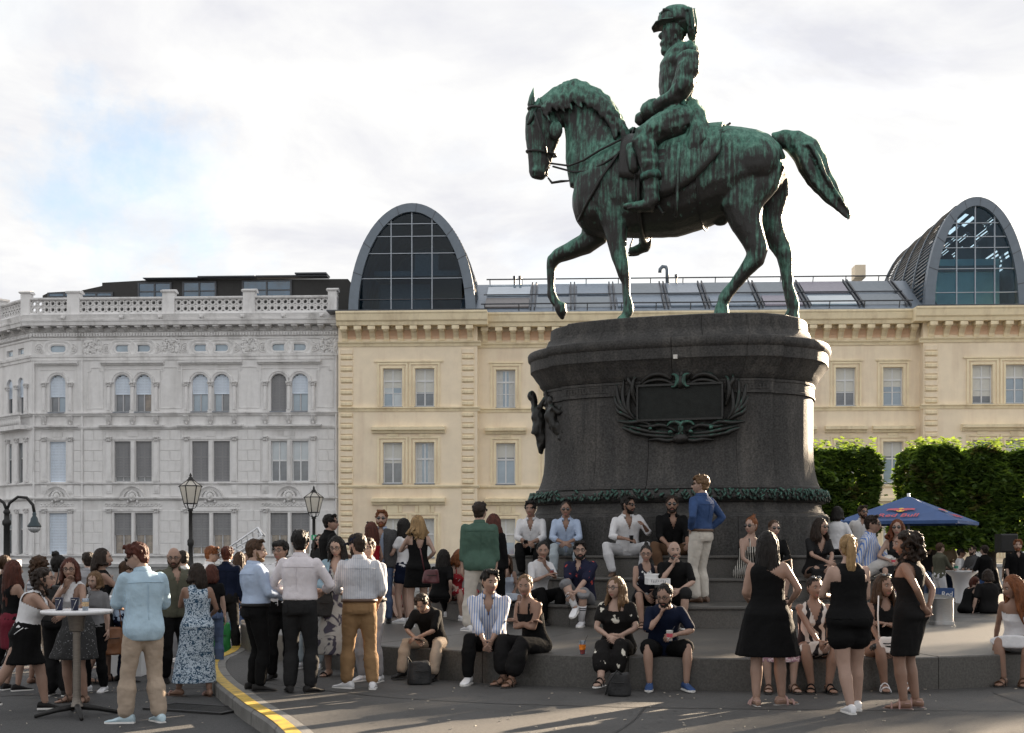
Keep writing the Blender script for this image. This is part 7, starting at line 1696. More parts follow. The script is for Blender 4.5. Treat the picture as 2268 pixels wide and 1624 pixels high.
ST('a6', 'tall woman with a dark bob looking right, hand on chest, brown bag on her arm', 'woman', 222, 1217, -58, [('dress', C['black2'], dict(neck='tank', len=.46, flare2=.04))], SH('bob', col='dark', len=.20, side=.5), 'f', foot=1512, z=-.15, grp=G1, hy=-25, LH=(.16, .12, .90), RH=(-.02, .14, 1.36, (1, .2, -.6)), feet=((-.10, .12, 0), (.12, -.20, .02)), shoe=('sandal', m_leather, m_dsole), skin='mid')
ST('a7', 'person with short brown hair and a flushed face peeping out behind the red-haired woman', 'person', 212, 1274, 165, [('top', C['grey'], dict(sleeve=.7, neck='crew')), ('trousers', C['black'], {})], SH('bob', col='light', len=.13, side=.8), 'f', D=14.6, z=-.15, grp=G1, hp=14, ht=-8, RH='hold', skin='fair')
ST('a8', 'man in white shirt with rolled sleeves holding plates at the white counter', 'man', 272, 1245, -60, [('top', C['lblue2'], dict(sleeve=1.5, neck='shirt', collar=1, hem=.88)), ('trousers', C['navy'], {})], SH('short', col='brown'), 'm', D=15.6, z=-.15, grp=G1, LH='hold', RH='hold', hp=18, shoe=BSH)
ST('a9', 'man in pale blue linen short-sleeved shirt and beige trousers with his back to us', 'man', 318, 1205, 38, [('top', C['linen'], dict(sleeve=.92, loose=.022, collar=1, hem=.80, flare=.03, e=.026, fold=.016)), ('trousers', C['sand'], dict(wide=.02, fold=.018))], SH('short', col='auburn', quiff=1., vol=1.15, len=.034), 'm', foot=1602, z=-.15, ex=('sunglasses',), grp=G1, hy=48, hp=20, lean=5, LH=(.02, .30, 1.10, (1, -.3, -.6)), RH='hold', feet=((-.14, .10, 0), (.15, -.02, 0)), toes=(55, 0), shoe=('sneaker', m_gshoe, m_sole), skin='fair')
ST('a10', 'bald bearded man with glasses in an olive shirt and black trousers holding a drink', 'man', 385, 1213, -148, [('top', C['olive'], dict(sleeve=1.25, neck='open', collar=1, hem=.84, flare=.02, e=.022)), ('trousers', C['black'], {})], None, 'm', D=15.6, z=-.15, ex=('glasses', 'beard'), grp=G1, beardcol='brown', hp=14, hy=-22, LH='hold', RH='hip', shoe=BSH, skin='mid', fat=1.06)
ST('a11', 'man in a white shirt with dark cropped hair standing behind the bald man', 'man', 408, 1222, 30, [('top', C['white2'], dict(sleeve=1.9, collar=1)), ('trousers', C['grey'], {})], SH('short', col='dark', len=.018), 'm', D=18.4, z=-.15, grp=G1, hp=20, hy=20)
ST('a12', 'woman in an ankle-length blue and white floral dress with a keyhole back', 'woman', 437, 1250, 22, [('dress', C['floral'], dict(neck='sleeveless', len=.80, flare2=.015, fold=.010))], SH('long', col='dark', len=.24, side=.6), 'f', foot=1541, z=-.15, grp=G1, hy=48, LH=(.02, .30, 1.24, (.9, -.3, -.7)), RH=(.2, .22, 1.05), feet=((-.20, .06, 0), (.12, -.1, 0)), toes=(50, 10), shoe=('flat', m_pinksand, m_brshoe), skin='tan', fat=1.12)
ST('a13', 'small woman with reddish brown hair half hidden behind the floral dress', 'woman', 468, 1252, 8, [('top', C['black'], dict(sleeve=.5)), ('trousers', C['jean'], {})], SH('bob', col='auburn', len=.17), 'f', D=17.0, z=-.15, grp=G1)
ST('a14', 'ginger man with glasses in a white shirt smiling to the right by the lamp post', 'man', 462, 1212, -80, [('top', C['white'], dict(sleeve=1.5, neck='shirt', collar=1)), ('trousers', C['navy'], {})], SH('short', col='ginger', quiff=.7), 'm', D=19.4, z=-.15, ex=('glasses',), grp=G1, hp=12)
ST('a15', 'person in a dark blue shirt and black trousers with short red-brown hair, seen from behind', 'person', 502, 1213, 6, [('top', C['navy'], dict(sleeve=1.9, collar=1, hem=.95)), ('trousers', C['black2'], {})], SH('short', col='auburn', vol=1.15), 'm', D=19.5, z=-.15, grp=G1, LH=(.24, .06, .85), shoe=BRS, hy=-20, feet=((-.12, .05, 0), (.16, -.1, 0)))
ST('a16', 'woman with long straight brown hair standing just right of the dark blue shirt', 'woman', 529, 1224, -15, [('top', C['wine'], dict(sleeve=1.9)), ('trousers', C['denim'], dict(wide=.03))], SH('long', col='brown', len=.44), 'f', D=20.6, z=0, grp=G1)
# ---- the group by the kerb
ST('b1', 'man in a light blue shirt with glasses and black trousers, orange band on his wrist', 'man', 565, 1198, -62, [('top', C['lblue'], dict(sleeve=1.85, collar=1, hem=1.0, tucked=1, blouse=.012, e=.024, fold=.015)), ('trousers', C['black'], dict(belt=m_leather))], SH('short', col='brown', len=.020, quiff=.4), 'm', foot=1530, ex=('glasses', 'beard', 'bandL'), grp=G1, beardcol='light', hy=-20, hp=4, fat=1.10, lean=-2, LH=(.10, .40, 1.06, (.9, -.6, -.5)), RH='hold', shoe=BSH)
ST('b2', 'round-faced man with glasses in a white shirt facing us behind the white-shirted back', 'man', 624, 1200, 172, [('top', C['white'], dict(sleeve=1.3, neck='shirt', collar=1)), ('trousers', C['black'], {})], SH('short', col='black', len=.02, fringe=1), 'm', foot=1506, ex=('glasses',), grp=G1, hy=-12, fat=1.12, RH='hold', shoe=BSH, skin='mid')
ST('b3', 'dark-haired man in an untucked white shirt and charcoal trousers with his back to us', 'man', 664, 1178, -8, [('top', C['pink_white'], dict(sleeve=1.55, collar=1, hem=1.0, tucked=1, blouse=.014, e=.026, fold=.017)), ('trousers', C['charcoal'], dict(wide=.012))], SH('short', col='black', vol=1.08), 'm', foot=1535, grp=G1, LH=(.20, .24, 1.06, (.9, -.6, -.3)), RH=(.18, .26, 1.10, (.9, -.6, -.3)), shoe=BSH, toes=(25, -30), hy=10)
ST('b4', 'young man with thick dark hair in a black shirt looking right on the platform edge', 'man', 727, 1142, -60, [('top', C['black'], dict(sleeve=.9, collar=1, hem=.84, e=.022)), ('trousers', C['black2'], {})], SH('short', col='black', vol=1.12, quiff=.5, len=.034), 'm', D=18.6, z=Z1, grp=G1, hy=-28, LH='hold', RH='hip', skin='mid', ex=('glasses',))
ST('b5', 'long-haired woman with glasses, denim jacket and grey dyed dress looking at her phone', 'woman', 748, 1190, 172, [('dress', C['tie'], dict(neck='v', len=.70, flare2=.10)), ('jacket', C['dnjacket'], dict(hem=.98, open=.07))], SH('long', col='black', len=.34), 'f', foot=1497, ex=('glasses',), grp=G1, hp=16, RH='hold', LH='phone', shoe=('flat', m_leather, m_dsole))
ST('b6', 'man in navy cap, finely striped shirt with rolled sleeves and tan chinos from behind', 'man', 796, 1185, 12, [('top', C['stripe2'], dict(sleeve=1.2, collar=1, hem=1.0, tucked=1, blouse=.012, e=.024, fold=.016)), ('trousers', C['tan'], dict(belt=m_brshoe, wide=.012, fold=.016))], SH('short', col='dark', len=.016), 'm', foot=1526, ex=('cap', 'beard'), grp=G1, hy=38, hp=8, LH=(.12, .30, 1.04, (.9, -.5, -.4)), RH=(.22, .16, .96), feet=((-.13, .08, 0), (.14, -.04, 0)), toes=(48, -8), fat=1.03, shoe=SNK, skin='mid')
ST('b7', 'man in white shirt and pale grey trousers hidden behind the navy cap', 'man', 822, 1196, 150, [('top', C['white'], dict(sleeve=1.6, collar=1, hem=1.0, tucked=1, e=.024)), ('trousers', C['lgrey'], dict(belt=m_leather))], SH('short', col='brown'), 'm', D=14.3, grp=G1, RH=(.2, .1, .9), LH='hold', shoe=SNK, lean=8, hy=20)
ST('b8', 'woman in an off-shoulder red dress with sunglasses pushed up in her brown hair', 'woman', 824, 1158, 58, [('dress', C['red'], dict(neck='off', len=.42, flare2=.04))], SH('long', col='auburn', len=.28), 'f', D=19.3, z=Z1, ex=('headglasses',), grp=G1, LH='hold', RH=(.2, .1, .95), shoe=SND)
ST('b9', 'bearded man in a grey tweed blazer and round sunglasses facing us on the platform', 'man', 846, 1133, 172, [('top', C['lblue'], dict(sleeve=1., neck='open', collar=1)), ('jacket', C['tweed'], dict(open=.05)), ('trousers', C['jean'], {})], SH('short', col='ginger', len=.02, quiff=.6), 'm', foot=1380, z=Z1, ex=('sunglasses', 'stubble'), grp=G1, beardcol='ginger', LH='down', RH='down', shoe=BSH, hy=8)
ST('b10', 'woman with wavy dark blonde hair in a short black dress holding up a pink phone', 'woman', 926, 1143, 20, [('dress', C['black'], dict(neck='lowback', len=.36, flare2=.02))], SH('long', col='blonde', len=.26, wave=.08, vol=1.1), 'f', foot=1388, z=Z1, grp=G1, hy=30, LH=(.10, .32, 1.26, (.9, -.4, -.8)), RH=(.16, .08, 1.05), shoe=('sneaker', m_wshoe, m_sole), ex=())
ST('b11', 'woman in a white top and dark shorts with pale tights behind the black dress', 'woman', 896, 1150, 60, [('top', C['white'], dict(sleeve=.5)), ('trousers', C['navy'], dict(len=.42, top=1.04))], SH('long', col='black', len=.3), 'f', D=19.6, z=Z1, grp=G1, shoe=SNK, LH='hold')
ST('b15', 'dark-haired man in a loose sage green shirt and beige trousers seen from behind', 'man', 1062, 1115, 8, [('top', C['green'], dict(sleeve=1.5, collar=1, hem=.82, flare=.05, e=.030, fold=.018)), ('trousers', C['cream'], dict(wide=.022, fold=.018))], SH('short', col='dark', vol=1.18, len=.03), 'm', foot=1398, z=Z1, grp=G1, hy=-30, LH='down', RH='down', feet=((-.16, .0, 0), (.14, .05, 0)), toes=(20, -10), shoe=('sneaker', m_wshoe, m_sole), fat=1.12)
ST('b16', 'woman with long auburn hair and black jacket mostly hidden behind the green shirt', 'woman', 1092, 1140, -20, [('top', C['black'], dict(sleeve=1.9, hem=.86, e=.026)), ('trousers', C['black'], {})], SH('long', col='auburn', len=.34, vol=1.1), 'f', D=19.2, z=Z1, grp=G1, hy=-20)
# ---- sitting on the second step, left
SI('b13', 'person with long black hair in a black T-shirt sitting with their back to us', 'person', 975, 1222, -22, [('top', C['black'], dict(sleeve=.75, hem=.88, e=.022)), ('trousers', C['black2'], {})], SH('long', col='black', len=.36), 'f', step=2, D=20.2, lean=14, hy=-15, RH=(.2, .0, .95), feet=((-.12, .5, -.2), (.12, .5, -.2)))
SI('b14', 'woman with ginger hair and a red patterned dress sitting beside the black T-shirt', 'woman', 1004, 1221, -140, [('dress', C['redp'], dict(neck='strap', len=.4))], SH('long', col='ginger', len=.22), 'f', step=2, back=.1, lean=16, hp=18, hy=30, LH='lap', RH='lap', shoe=SNK)
SI('b17', 'woman in pale blue-white dress with brown hair sitting behind the striped-shirt couple', 'woman', 1120, 1232, 192, [('dress', C['wblue'], dict(neck='strap', len=.42))], SH('long', col='brown', len=.30), 'f', step=2, back=.15, lean=10, hy=-10, LH='lap', RH='lap', skin='tan', shoe=SND)
SI('c4', 'person in a white T-shirt and black trousers with dark tied hair resting chin on hand', 'person', 1188, 1207, -148, [('top', C['white'], dict(sleeve=.8, hem=.88, e=.022)), ('trousers', C['black'], {})], SH('tied', col='black'), 'f', step=2, back=.28, lean=20, hy=-32, hp=2, LH='chin', RH=(.04, .34, 1.26, (.6, .3, -1)), ex=(), skin='mid', shoe=BSH)
SI('c5', 'bearded man with glasses in a dark tropical shirt, grey shorts and striped white socks', 'man', 1290, 1205, 158, [('top', C['hawaii'], dict(sleeve=.85, neck='shirt', collar=1, hem=.88, e=.026, loose=.016)), ('trousers', C['grey'], dict(len=1.02, wide=.02))], SH('short', col='black', len=.02, quiff=.3), 'm', step=2, back=.25, lean=14, hy=22, ex=('glasses', 'beard', 'bandL', 'socks'), LH=(.02, .44, 1.00, (1, -.2, 0)), RH=(.02, .46, 1.03, (1, -.2, 0)), feet=((-.10, .34, -.23), (-.06, .52, -.02, 0, -20)), knees=((-.2, 1, .8), (.3, 1, 1.)), toes=(5, 0), shoe=SNK, fat=1.05)
SI('e1', 'woman with dark bun and glasses in a black and white top beside the pizza box', 'woman', 1428, 1212, 186, [('top', C['bw'], dict(neck='sleeveless', hem=.88)), ('trousers', C['black'], dict(len=.7))], SH('bun', col='black', at=(0, -.04, .13), r=.036), 'f', step=2, back=.25, lean=12, hy=-14, hp=6, ex=('glasses', 'bandL'), LH=(.12, .32, 1.08, (1, -.3, -.2)), RH='lap', skin='mid', shoe=SND)
SI('e2', 'bald man in a black T-shirt eating, holding the white pizza box on his knees', 'man', 1494, 1205, 168, [('top', C['black'], dict(sleeve=.85, hem=.88, e=.024)), ('trousers', C['charcoal'], dict(len=1.0, wide=.02))], None, 'm', step=2, back=.25, lean=14, hy=14, ex=('stubble', 'bandL'), beardcol='grey', RH='chin', LH=(.10, .40, 1.08, (1, -.2, -.2)), feet=((-.16, .40, -.23), (.16, .36, -.23)), shoe=BSN, skin='fair')
# ---- the men on the top step
SI('d1', 'dark-haired man in a white open-necked shirt sitting at the left end of the top step', 'man', 1178, 1117, 172, [('top', C['white'], dict(sleeve=1.3, neck='open', collar=1, hem=.90, e=.024)), ('trousers', C['black'], dict(wide=.012))], SH('short', col='black', len=.02, quiff=.5), 'm', step=4, back=.22, lean=16, hy=-6, LH='mid', RH='mid', skin='tan', shoe=BSH, fat=1.04)
SI('d2', 'balding man in sunglasses, light blue shirt and pale jeans with clasped hands', 'man', 1254, 1118, 176, [('top', C['lblue'], dict(sleeve=1.3, neck='open', collar=1, hem=.90, e=.024)), ('trousers', C['ljean'], {})], SH('buzz', col='dark'), 'm', step=4, back=.22, lean=18, ex=('sunglasses', 'watchL'), LH='mid', RH='mid', skin='tan', shoe=BRS, feet=((-.20, .40, -.27), (.20, .40, -.27)))
SI('d3', 'man in white shirt and white jeans turned to his neighbour, dark can in hand', 'man', 1390, 1107, 176, [('top', C['white'], dict(sleeve=1.25, neck='open', collar=1, hem=.90, e=.024)), ('trousers', C['wjean'], {})], SH('short', col='black', len=.02, quiff=.3), 'm', step=4, back=.22, lean=16, twist=14, side=6, hy=40, ex=('sunglasses', 'bandR', 'stubble'), RH=(.02, .38, 1.10, (1, -.2, -.2)), LH=(.24, .30, 1.30, (.7, -.2, -1)), feet=((-.22, .38, -.27), (.26, .42, -.27)), knees=((-.6, 1, .8), (.9, 1, .8)), skin='tan', shoe=BRS)
SI('d4', 'smiling bearded man in sunglasses with black shirt and brown trousers', 'man', 1484, 1105, 186, [('top', C['black'], dict(sleeve=1.15, neck='open', collar=1, hem=.88, e=.026)), ('trousers', C['brown'], {})], SH('short', col='dark', len=.014), 'm', step=4, back=.22, lean=16, hy=-14, ex=('sunglasses', 'beard', 'bandR', 'watchL'), RH=(.14, .42, 1.02), LH=(.16, .42, 1.02), feet=((-.26, .38, -.27), (.24, .38, -.27)), knees=((-.8, 1, .8), (.8, 1, .8)), skin='tan', shoe=BRS, fat=1.05)
ST('d5', 'man in blue shirt and white trousers standing on the steps, hands on hips', 'man', 1552, 1055, 42, [('top', C['denim'], dict(sleeve=1.85, collar=1, hem=1.0, tucked=1, blouse=.012, e=.024, fold=.015)), ('trousers', C['cream'], dict(belt=m_brshoe, wide=.01, fold=.016))], SH('short', col='light', vol=1.15, fringe=1, len=.03), 'm', D=19.4, z=Z2, grp=G1, ex=('sunglasses', 'bandL'), hy=30, LH='hip', RH='hip', lean=-3, shoe=BRS, toes=(20, -10))
# ---- front row on the platform edge
SI('c1', 'man in a black T-shirt and beige trousers bent over his phone at the platform edge', 'man', 962, 1316, 155, [('top', C['black'], dict(sleeve=.85, hem=.86, e=.024)), ('trousers', C['sand'], dict(wide=.012, fold=.016))], SH('short', col='dark', len=.026, vol=1.05), 'm', step=1, back=.25, lean=42, hp=30, hy=12, ex=('watchL', 'bandR'), LH=(.0, .50, 1.02, (1, -.2, .2)), RH=(.02, .50, 1.0, (1, -.2, .2)), feet=((-.22, .42, -.26), (.22, .40, -.26)), knees=((-.5, 1, .8), (.5, 1, .8)), skin='mid', shoe=BSH)
SI('c2', 'dark-haired man in a blue-striped white shirt and black trousers smiling to his right', 'man', 1084, 1270, 178, [('top', C['stripe'], dict(sleeve=1.55, neck='open', collar=1, hem=.86, e=.028, fold=.016)), ('trousers', C['black'], {})], SH('short', col='black', len=.02, quiff=.5), 'm', step=1, back=.24, lean=16, hy=26, hp=4, ex=('bandR', 'bandL'), LH=(.05, .42, .99, (1, -.2, 0)), RH=(.04, .42, .98, (1, -.2, 0)), feet=((-.20, .36, -.26), (.22, .42, -.26)), skin='mid', shoe=SNK, fat=1.06)
SI('c3', 'laughing woman with a long dark blonde ponytail, black camisole and black wide trousers', 'woman', 1186, 1282, 140, [('top', C['black'], dict(neck='strap', hem=.92)), ('trousers', C['black2'], dict(wide=.045, len=1.72))], SH('ponytail', col='light', len=.36, z=.045), 'f', step=1, back=.26, lean=22, hy=30, ex=('necklace', 'bandR'), LH='cross', RH='cross', feet=((-.06, .50, -.26), (.10, .44, -.26)), shoe=('sandal', m_brshoe, m_dsole), skin='tan')
SI('c6', 'woman with glasses and long light brown hair in a black jumpsuit with pale flowers', 'woman', 1368, 1283, 168, [('top', C['bflower'], dict(sleeve=.6, neck='scoop', hem=.88, e=.020)), ('trousers', C['bflower'], dict(wide=.03, len=1.62))], SH('long', col='light', len=.30, side=.9), 'f', step=1, back=.24, lean=10, hy=-28, ex=('glasses', 'necklace', 'bandR', 'watchL'), LH=(.06, .32, 1.09, (1, -.4, -.2)), RH=(.06, .34, 1.08, (1, -.4, -.2)), feet=((-.02, .46, -.24), (.10, .62, -.20)), knees=((-.1, 1, .8), (.2, 1, 1)), shoe=('sandal', m_leather, m_sole), skin='fair', fat=1.12)
SI('c7', 'man in navy T-shirt, black shorts and blue shoes resting his chin on his fist', 'man', 1468, 1300, 182, [('top', C['navy'], dict(sleeve=.85, hem=.86, e=.024)), ('trousers', C['black'], dict(len=.86, wide=.03))], SH('tied', col='black'), 'm', step=1, back=.25, lean=30, hy=-30, hp=14, ex=('glasses', 'stubble', 'bandR'), RH='chin', curl=1.1, LH=(.07, .44, 1.12, (1, -.1, -.3)), feet=((-.19, .40, -.26), (.20, .36, -.26)), knees=((-.4, 1, .8), (.4, 1, .8)), shoe=('sneaker', m_bshoe, m_sole), skin='mid')
# ---- right
SI('f1', 'woman with a blonde bun in a black jumpsuit with thin white stripes turned away', 'woman', 1652, 1152, -150, [('top', C['bstripe'], dict(neck='strap', hem=.88)), ('trousers', C['bstripe'], dict(wide=.03))], SH('bun', col='ginger', at=(0, -.07, .12), r=.034), 'f', step=3, back=.3, lean=16, hy=-72, ex=('sunglasses',), LH='knee', RH='lap', skin='fair', shoe=SND)
SI('f2', 'woman in sunglasses and black blouse with tied-back brown hair holding a white cup', 'woman', 1712, 1157, 176, [('top', C['black'], dict(sleeve=1.5, hem=.88, e=.026)), ('skirt', C['black'], dict(len=.3))], SH('tied', col='brown'), 'f', step=3, back=.25, lean=10, hy=12, ex=('sunglasses',), LH=(.06, .36, 1.06, (1, -.3, -.2)), RH='lap', skin='fair', shoe=('sandal', m_leather, m_dsole))
SI('f3', 'woman with long dark hair, narrow sunglasses and a dark V-neck dress, arms over her knees', 'woman', 1806, 1155, 190, [('dress', C['charcoal'], dict(sleeve=.7, neck='v', len=.6, drop=.5, e=.022))], SH('long', col='dark', len=.30, vol=1.05), 'f', step=3, back=.25, lean=18, hy=28, ex=('sunglasses', 'necklace', 'bandL'), LH=(.02, .44, 1.04, (1, -.2, 0)), RH=(.0, .42, 1.10, (1, -.2, 0)), skin='mid', shoe=('sandal', m_leather, m_dsole))
ST('f4', 'woman with long black hair and beige bag in a flared black one-shoulder dress', 'woman', 1700, 1180, -8, [('dress', C['black'], dict(neck='oneshoulder', len=.48, flare2=.10))], SH('long', col='black', len=.46, vol=1.0, side=.8), 'f', foot=1562, grp=G1, LH=(.16, .20, 1.02), RH=(.22, .14, 1.02, (.8, -.7, -.2)), feet=((-.11, -.05, 0), (.14, .06, 0)), toes=(12, -62), shoe=('sandal', m_pinksand, m_sole), skin='mid', fat=1.14)
SI('f5', 'woman in a pink patterned dress sitting hidden behind the flared black dress', 'woman', 1712, 1300, 180, [('dress', C['pinkp'], dict(neck='sleeveless', len=.5, drop=.35))], SH('long', col='brown', len=.3), 'f', step=1, back=.26, lean=14, LH='lap', RH='lap', shoe=SND)
SI('f6', 'woman in a black and white swirl dress with sunglasses on her dark hair', 'woman', 1800, 1283, 176, [('dress', C['zebra'], dict(neck='v', len=.42))], SH('tied', col='dark'), 'f', step=1, back=.24, lean=10, hy=14, ex=('headglasses',), LH='knee', RH=(.0, .40, 1.04), feet=((-.10, .40, -.26), (.08, .38, -.26)), shoe=('sandal', m_leather, m_dsole), skin='tan', fat=1.12)
ST('f7', 'woman with a blonde ponytail in a sleeveless black playsuit and white trainers from behind', 'woman', 1880, 1187, 4, [('top', C['black'], dict(neck='sleeveless', hem=.92)), ('trousers', C['black'], dict(len=.40, wide=.035, top=1.04))], SH('ponytail', col='blonde', len=.40, z=.065, vol=1.0), 'f', foot=1578, grp=G1, LH=(.08, .26, 1.14, (.9, -.4, -.8)), RH=(.10, .26, 1.10), feet=((-.02, -.10, 0), (.13, .14, 0)), toes=(0, -12), shoe=SNK, fat=1.20, hy=-6)
SI('f8', 'seated woman in black halter top and dark skirt with long brown hair and phone', 'woman', 1950, 1278, 184, [('top', C['black'], dict(neck='sleeveless', hem=.92)), ('skirt', C['speck'], dict(len=.36))], SH('long', col='brown', len=.26), 'f', step=1, back=.24, lean=10, hy=14, ex=('headglasses',), LH=(-.04, .26, 1.22, (1, .1, -1)), RH=(.10, .34, .98), feet=((-.12, .38, -.26), (.10, .38, -.26)), shoe=('sandal', m_wshoe, m_dsole), skin='tan', fat=1.1)
ST('f9', 'woman with big curly hair in black top and skirt, hands behind her back', 'woman', 2016, 1178, 52, [('top', C['black2'], dict(neck='sleeveless', hem=.95)), ('skirt', C['black2'], dict(len=.46, flare2=.0, top=1.06))], SH('curly', col='dark', n=230, ext=.17, vol=1.22), 'f', foot=1568, grp=G1, hy=28, hp=6, LH='back', RH='back', feet=((-.09, .03, 0), (.10, -.02, 0)), toes=(22, 12), shoe=('sandal', m_pinksand, m_pinksand), skin='tan', ex=(), fat=1.1)
SI('g1', 'person in a white blouse with a dark bob leaning against the pedestal plinth', 'person', 1852, 1125, -30, [('top', C['white'], dict(sleeve=1.8, hem=.94, e=.026)), ('trousers', C['black'], {})], SH('bob', col='black', len=.14), 'f', step=4, D=21.9, lean=8, hy=-20, RH=(.3, .2, 1.0), feet=((-.12, .45, -.1), (.12, .45, -.1)))
ST('g2', 'bearded man in sunglasses and white shirt under the left tip of the parasol', 'man', 1910, 1122, 165, [('top', C['white'], dict(sleeve=1.3, neck='shirt', collar=1, hem=.86, e=.028)), ('trousers', C['navy'], {})], SH('short', col='dark', len=.014, quiff=.3), 'm', D=24.0, z=Z2, grp=G1, ex=('sunglasses', 'beard'), hy=30, LH='down', RH='hip', skin='mid')
SI('g3', 'man in sunglasses, blue and white striped shirt and white shorts looking right', 'man', 1916, 1147, -110, [('top', C['stripe3'], dict(sleeve=1.3, neck='shirt', collar=1, hem=.86, e=.026)), ('trousers', C['white2'], dict(len=.95, wide=.02))], SH('short', col='dark', len=.02, quiff=.7), 'm', step=3, back=.5, lean=10, hy=-10, ex=('sunglasses',), LH='knee', RH='seat', feet=((-.12, .52, -.16), (.12, .50, -.16)), skin='mid', shoe=SNK)
SI('g4', 'red-haired woman in sunglasses and dark green dress holding a pink-striped cup', 'woman', 1988, 1155, 160, [('dress', C['charcoal'], dict(neck='tank', len=.4))], SH('long', col='red', len=.26, wave=.06, vol=1.12), 'f', step=3, back=.5, D=20.6, lean=10, hy=-2, ex=('sunglasses',), RH=(.10, .30, 1.12, (1, -.4, -.3)), LH='seat', skin='fair', feet=((-.12, .4, -.3), (.12, .4, -.3)))
# ---- behind, on the right
G2 = 'people further back on the right'
ST('h1', 'man in a grey-brown shirt and white trousers at the white-clothed bar table', 'man', 2080, 1204, -70, [('top', C['olive'], dict(sleeve=1.4, collar=1, hem=.86)), ('trousers', C['white'], {})], SH('short', col='brown', len=.016), 'm', D=29.6, grp=G2, LH='hold', RH=(.1, .4, 1.08))
ST('h2', 'man in a pale shirt in deep shade behind the grey-brown shirt', 'man', 2094, 1188, 170, [('top', C['sand'], dict(sleeve=1.4, collar=1)), ('trousers', C['navy'], {})], SH('short', col='black'), 'm', D=32.6, grp=G2, ex=('beard',), skin='brown', LH='hold', RH='hold')
ST('h3', 'young man in a white T-shirt and sunglasses behind the bar table', 'man', 2126, 1216, -110, [('top', C['white'], dict(sleeve=.8)), ('trousers', C['black'], {})], SH('short', col='black'), 'm', D=30.9, grp=G2, ex=('sunglasses',), skin='tan', LH='hold')
ST('h4', 'bearded man in sunglasses and dark grey shirt at the bar table', 'man', 2156, 1209, 118, [('top', C['tweed'], dict(sleeve=1.4, collar=1)), ('trousers', C['black'], {})], SH('short', col='dark', quiff=.5), 'm', D=30.6, grp=G2, ex=('sunglasses', 'beard'), LH=(.1, .4, 1.06), RH='hold')
ST('h5', 'man in a black shirt, back turned, at the right of the clothed table', 'man', 2182, 1209, 25, [('top', C['black'], dict(sleeve=1.0, collar=1, hem=.86, e=.024)), ('trousers', C['denim'], {})], SH('short', col='dark', len=.018), 'm', D=29.0, grp=G2, LH='hold', RH='down')
SI('h6', 'woman with reddish ponytail and black vest sitting far back on the platform', 'woman', 2140, 1282, -58, [('top', C['black'], dict(neck='tank', hem=.86)), ('trousers', C['black'], {})], SH('ponytail', col='auburn', len=.22), 'f', step=1, D=22.6, lean=34, hp=14, LH='lap', RH='lap', feet=((-.12, .5, -.02), (.12, .5, -.02)), skin='fair')
SI('h7', 'person in a black T-shirt sitting with back to us, leaning on one hand', 'person', 2190, 1264, -4, [('top', C['black2'], dict(sleeve=.8, hem=.85, e=.026)), ('trousers', C['black'], {})], SH('bob', col='dark', len=.12), 'm', step=1, D=22.5, lean=6, fat=1.08, LH=(.34, -.04, .90), RH='knee', feet=((-.14, .5, -.02), (.14, .5, -.02)), skin='fair')
ST('h8', 'fair bearded man in a black shirt with an orange wristband at the right edge', 'man', 2254, 1197, 168, [('top', C['black'], dict(sleeve=1.0, neck='shirt', collar=1, hem=.84, e=.026)), ('trousers', C['black2'], {})], SH('short', col='ginger', quiff=.6), 'm', D=27.5, grp=G2, ex=('beard', 'bandR'), RH=(.22, .16, .92), LH='pocket', hy=-6)
SI('h9', 'person in dark clothes bent over a seat in the shade under the loudspeaker', 'person', 2206, 1232, 60, [('top', C['black'], dict(sleeve=1.2)), ('trousers', C['black'], {})], SH('short', col='black'), 'm', step=1, D=32.0, grp=G2, lean=20, hp=20, LH='lap', RH='lap')
SI('h10', 'woman with long honey blonde hair in a white strapless dress cut by the right edge', 'woman', 2256, 1282, 150, [('dress', C['white'], dict(neck='off', len=.6))], SH('long', col='ginger', len=.44, vol=1.15), 'f', step=1, D=14.1, lean=24, hy=-50, hp=14, LH='lap', RH='seat', skin='tan', feet=((-.10, .40, -.26), (.10, .42, -.26)), shoe=SND)
SI('b12', 'woman in a red top sitting low at the back of the platform, half hidden', 'woman', 880, 1266, -160, [('dress', C['redp'], dict(neck='strap', len=.4))], SH('long', col='brown', len=.24), 'f', step=1, D=21.5, lean=30, hp=14, LH='lap', RH='lap', feet=((-.12, .5, .02), (.12, .5, .02)), shoe=SND)
SI('b17b', 'person in white top and pale jeans sitting on the platform edge between dark trousers', 'person', 712, 1262, 165, [('top', C['white2'], dict(sleeve=.8)), ('trousers', C['ljean'], {})], SH('long', col='brown', len=.2), 'f', step=1, back=.2, lean=20, hp=16, LH='knee', RH='lap')
ST('b18', 'woman with dark hair and sunglasses glimpsed between the white back and the black shirt', 'woman', 709, 1208, 170, [('top', C['charcoal'], dict(sleeve=1.0)), ('trousers', C['black'], {})], SH('long', col='dark', len=.25), 'f', D=21.0, z=Z1, ex=('sunglasses',), grp=G1)
ST('a17', 'woman with fair hair in a beige top at the back between lamp and truss', 'woman', 548, 1226, 160, [('top', C['sand'], dict(sleeve=.8)), ('trousers', C['jean'], {})], SH('long', col='light', len=.3), 'f', D=24.0, z=0, grp=G1)
ST('a18', 'tall man in a grey shirt behind the tall dark-haired woman', 'man', 196, 1226, 20, [('top', C['lgrey'], dict(sleeve=1.2, collar=1)), ('trousers', C['navy'], {})], SH('short', col='dark'), 'm', D=18.0, z=-.15, grp=G1)
ST('a19', 'woman in dark jacket with a brown ponytail at the back on the left', 'woman', 8, 1232, -30, [('top', C['charcoal'], dict(sleeve=1.8)), ('trousers', C['black'], {})], SH('ponytail', col='brown', len=.25), 'f', D=17.0, z=-.15, grp=G1)
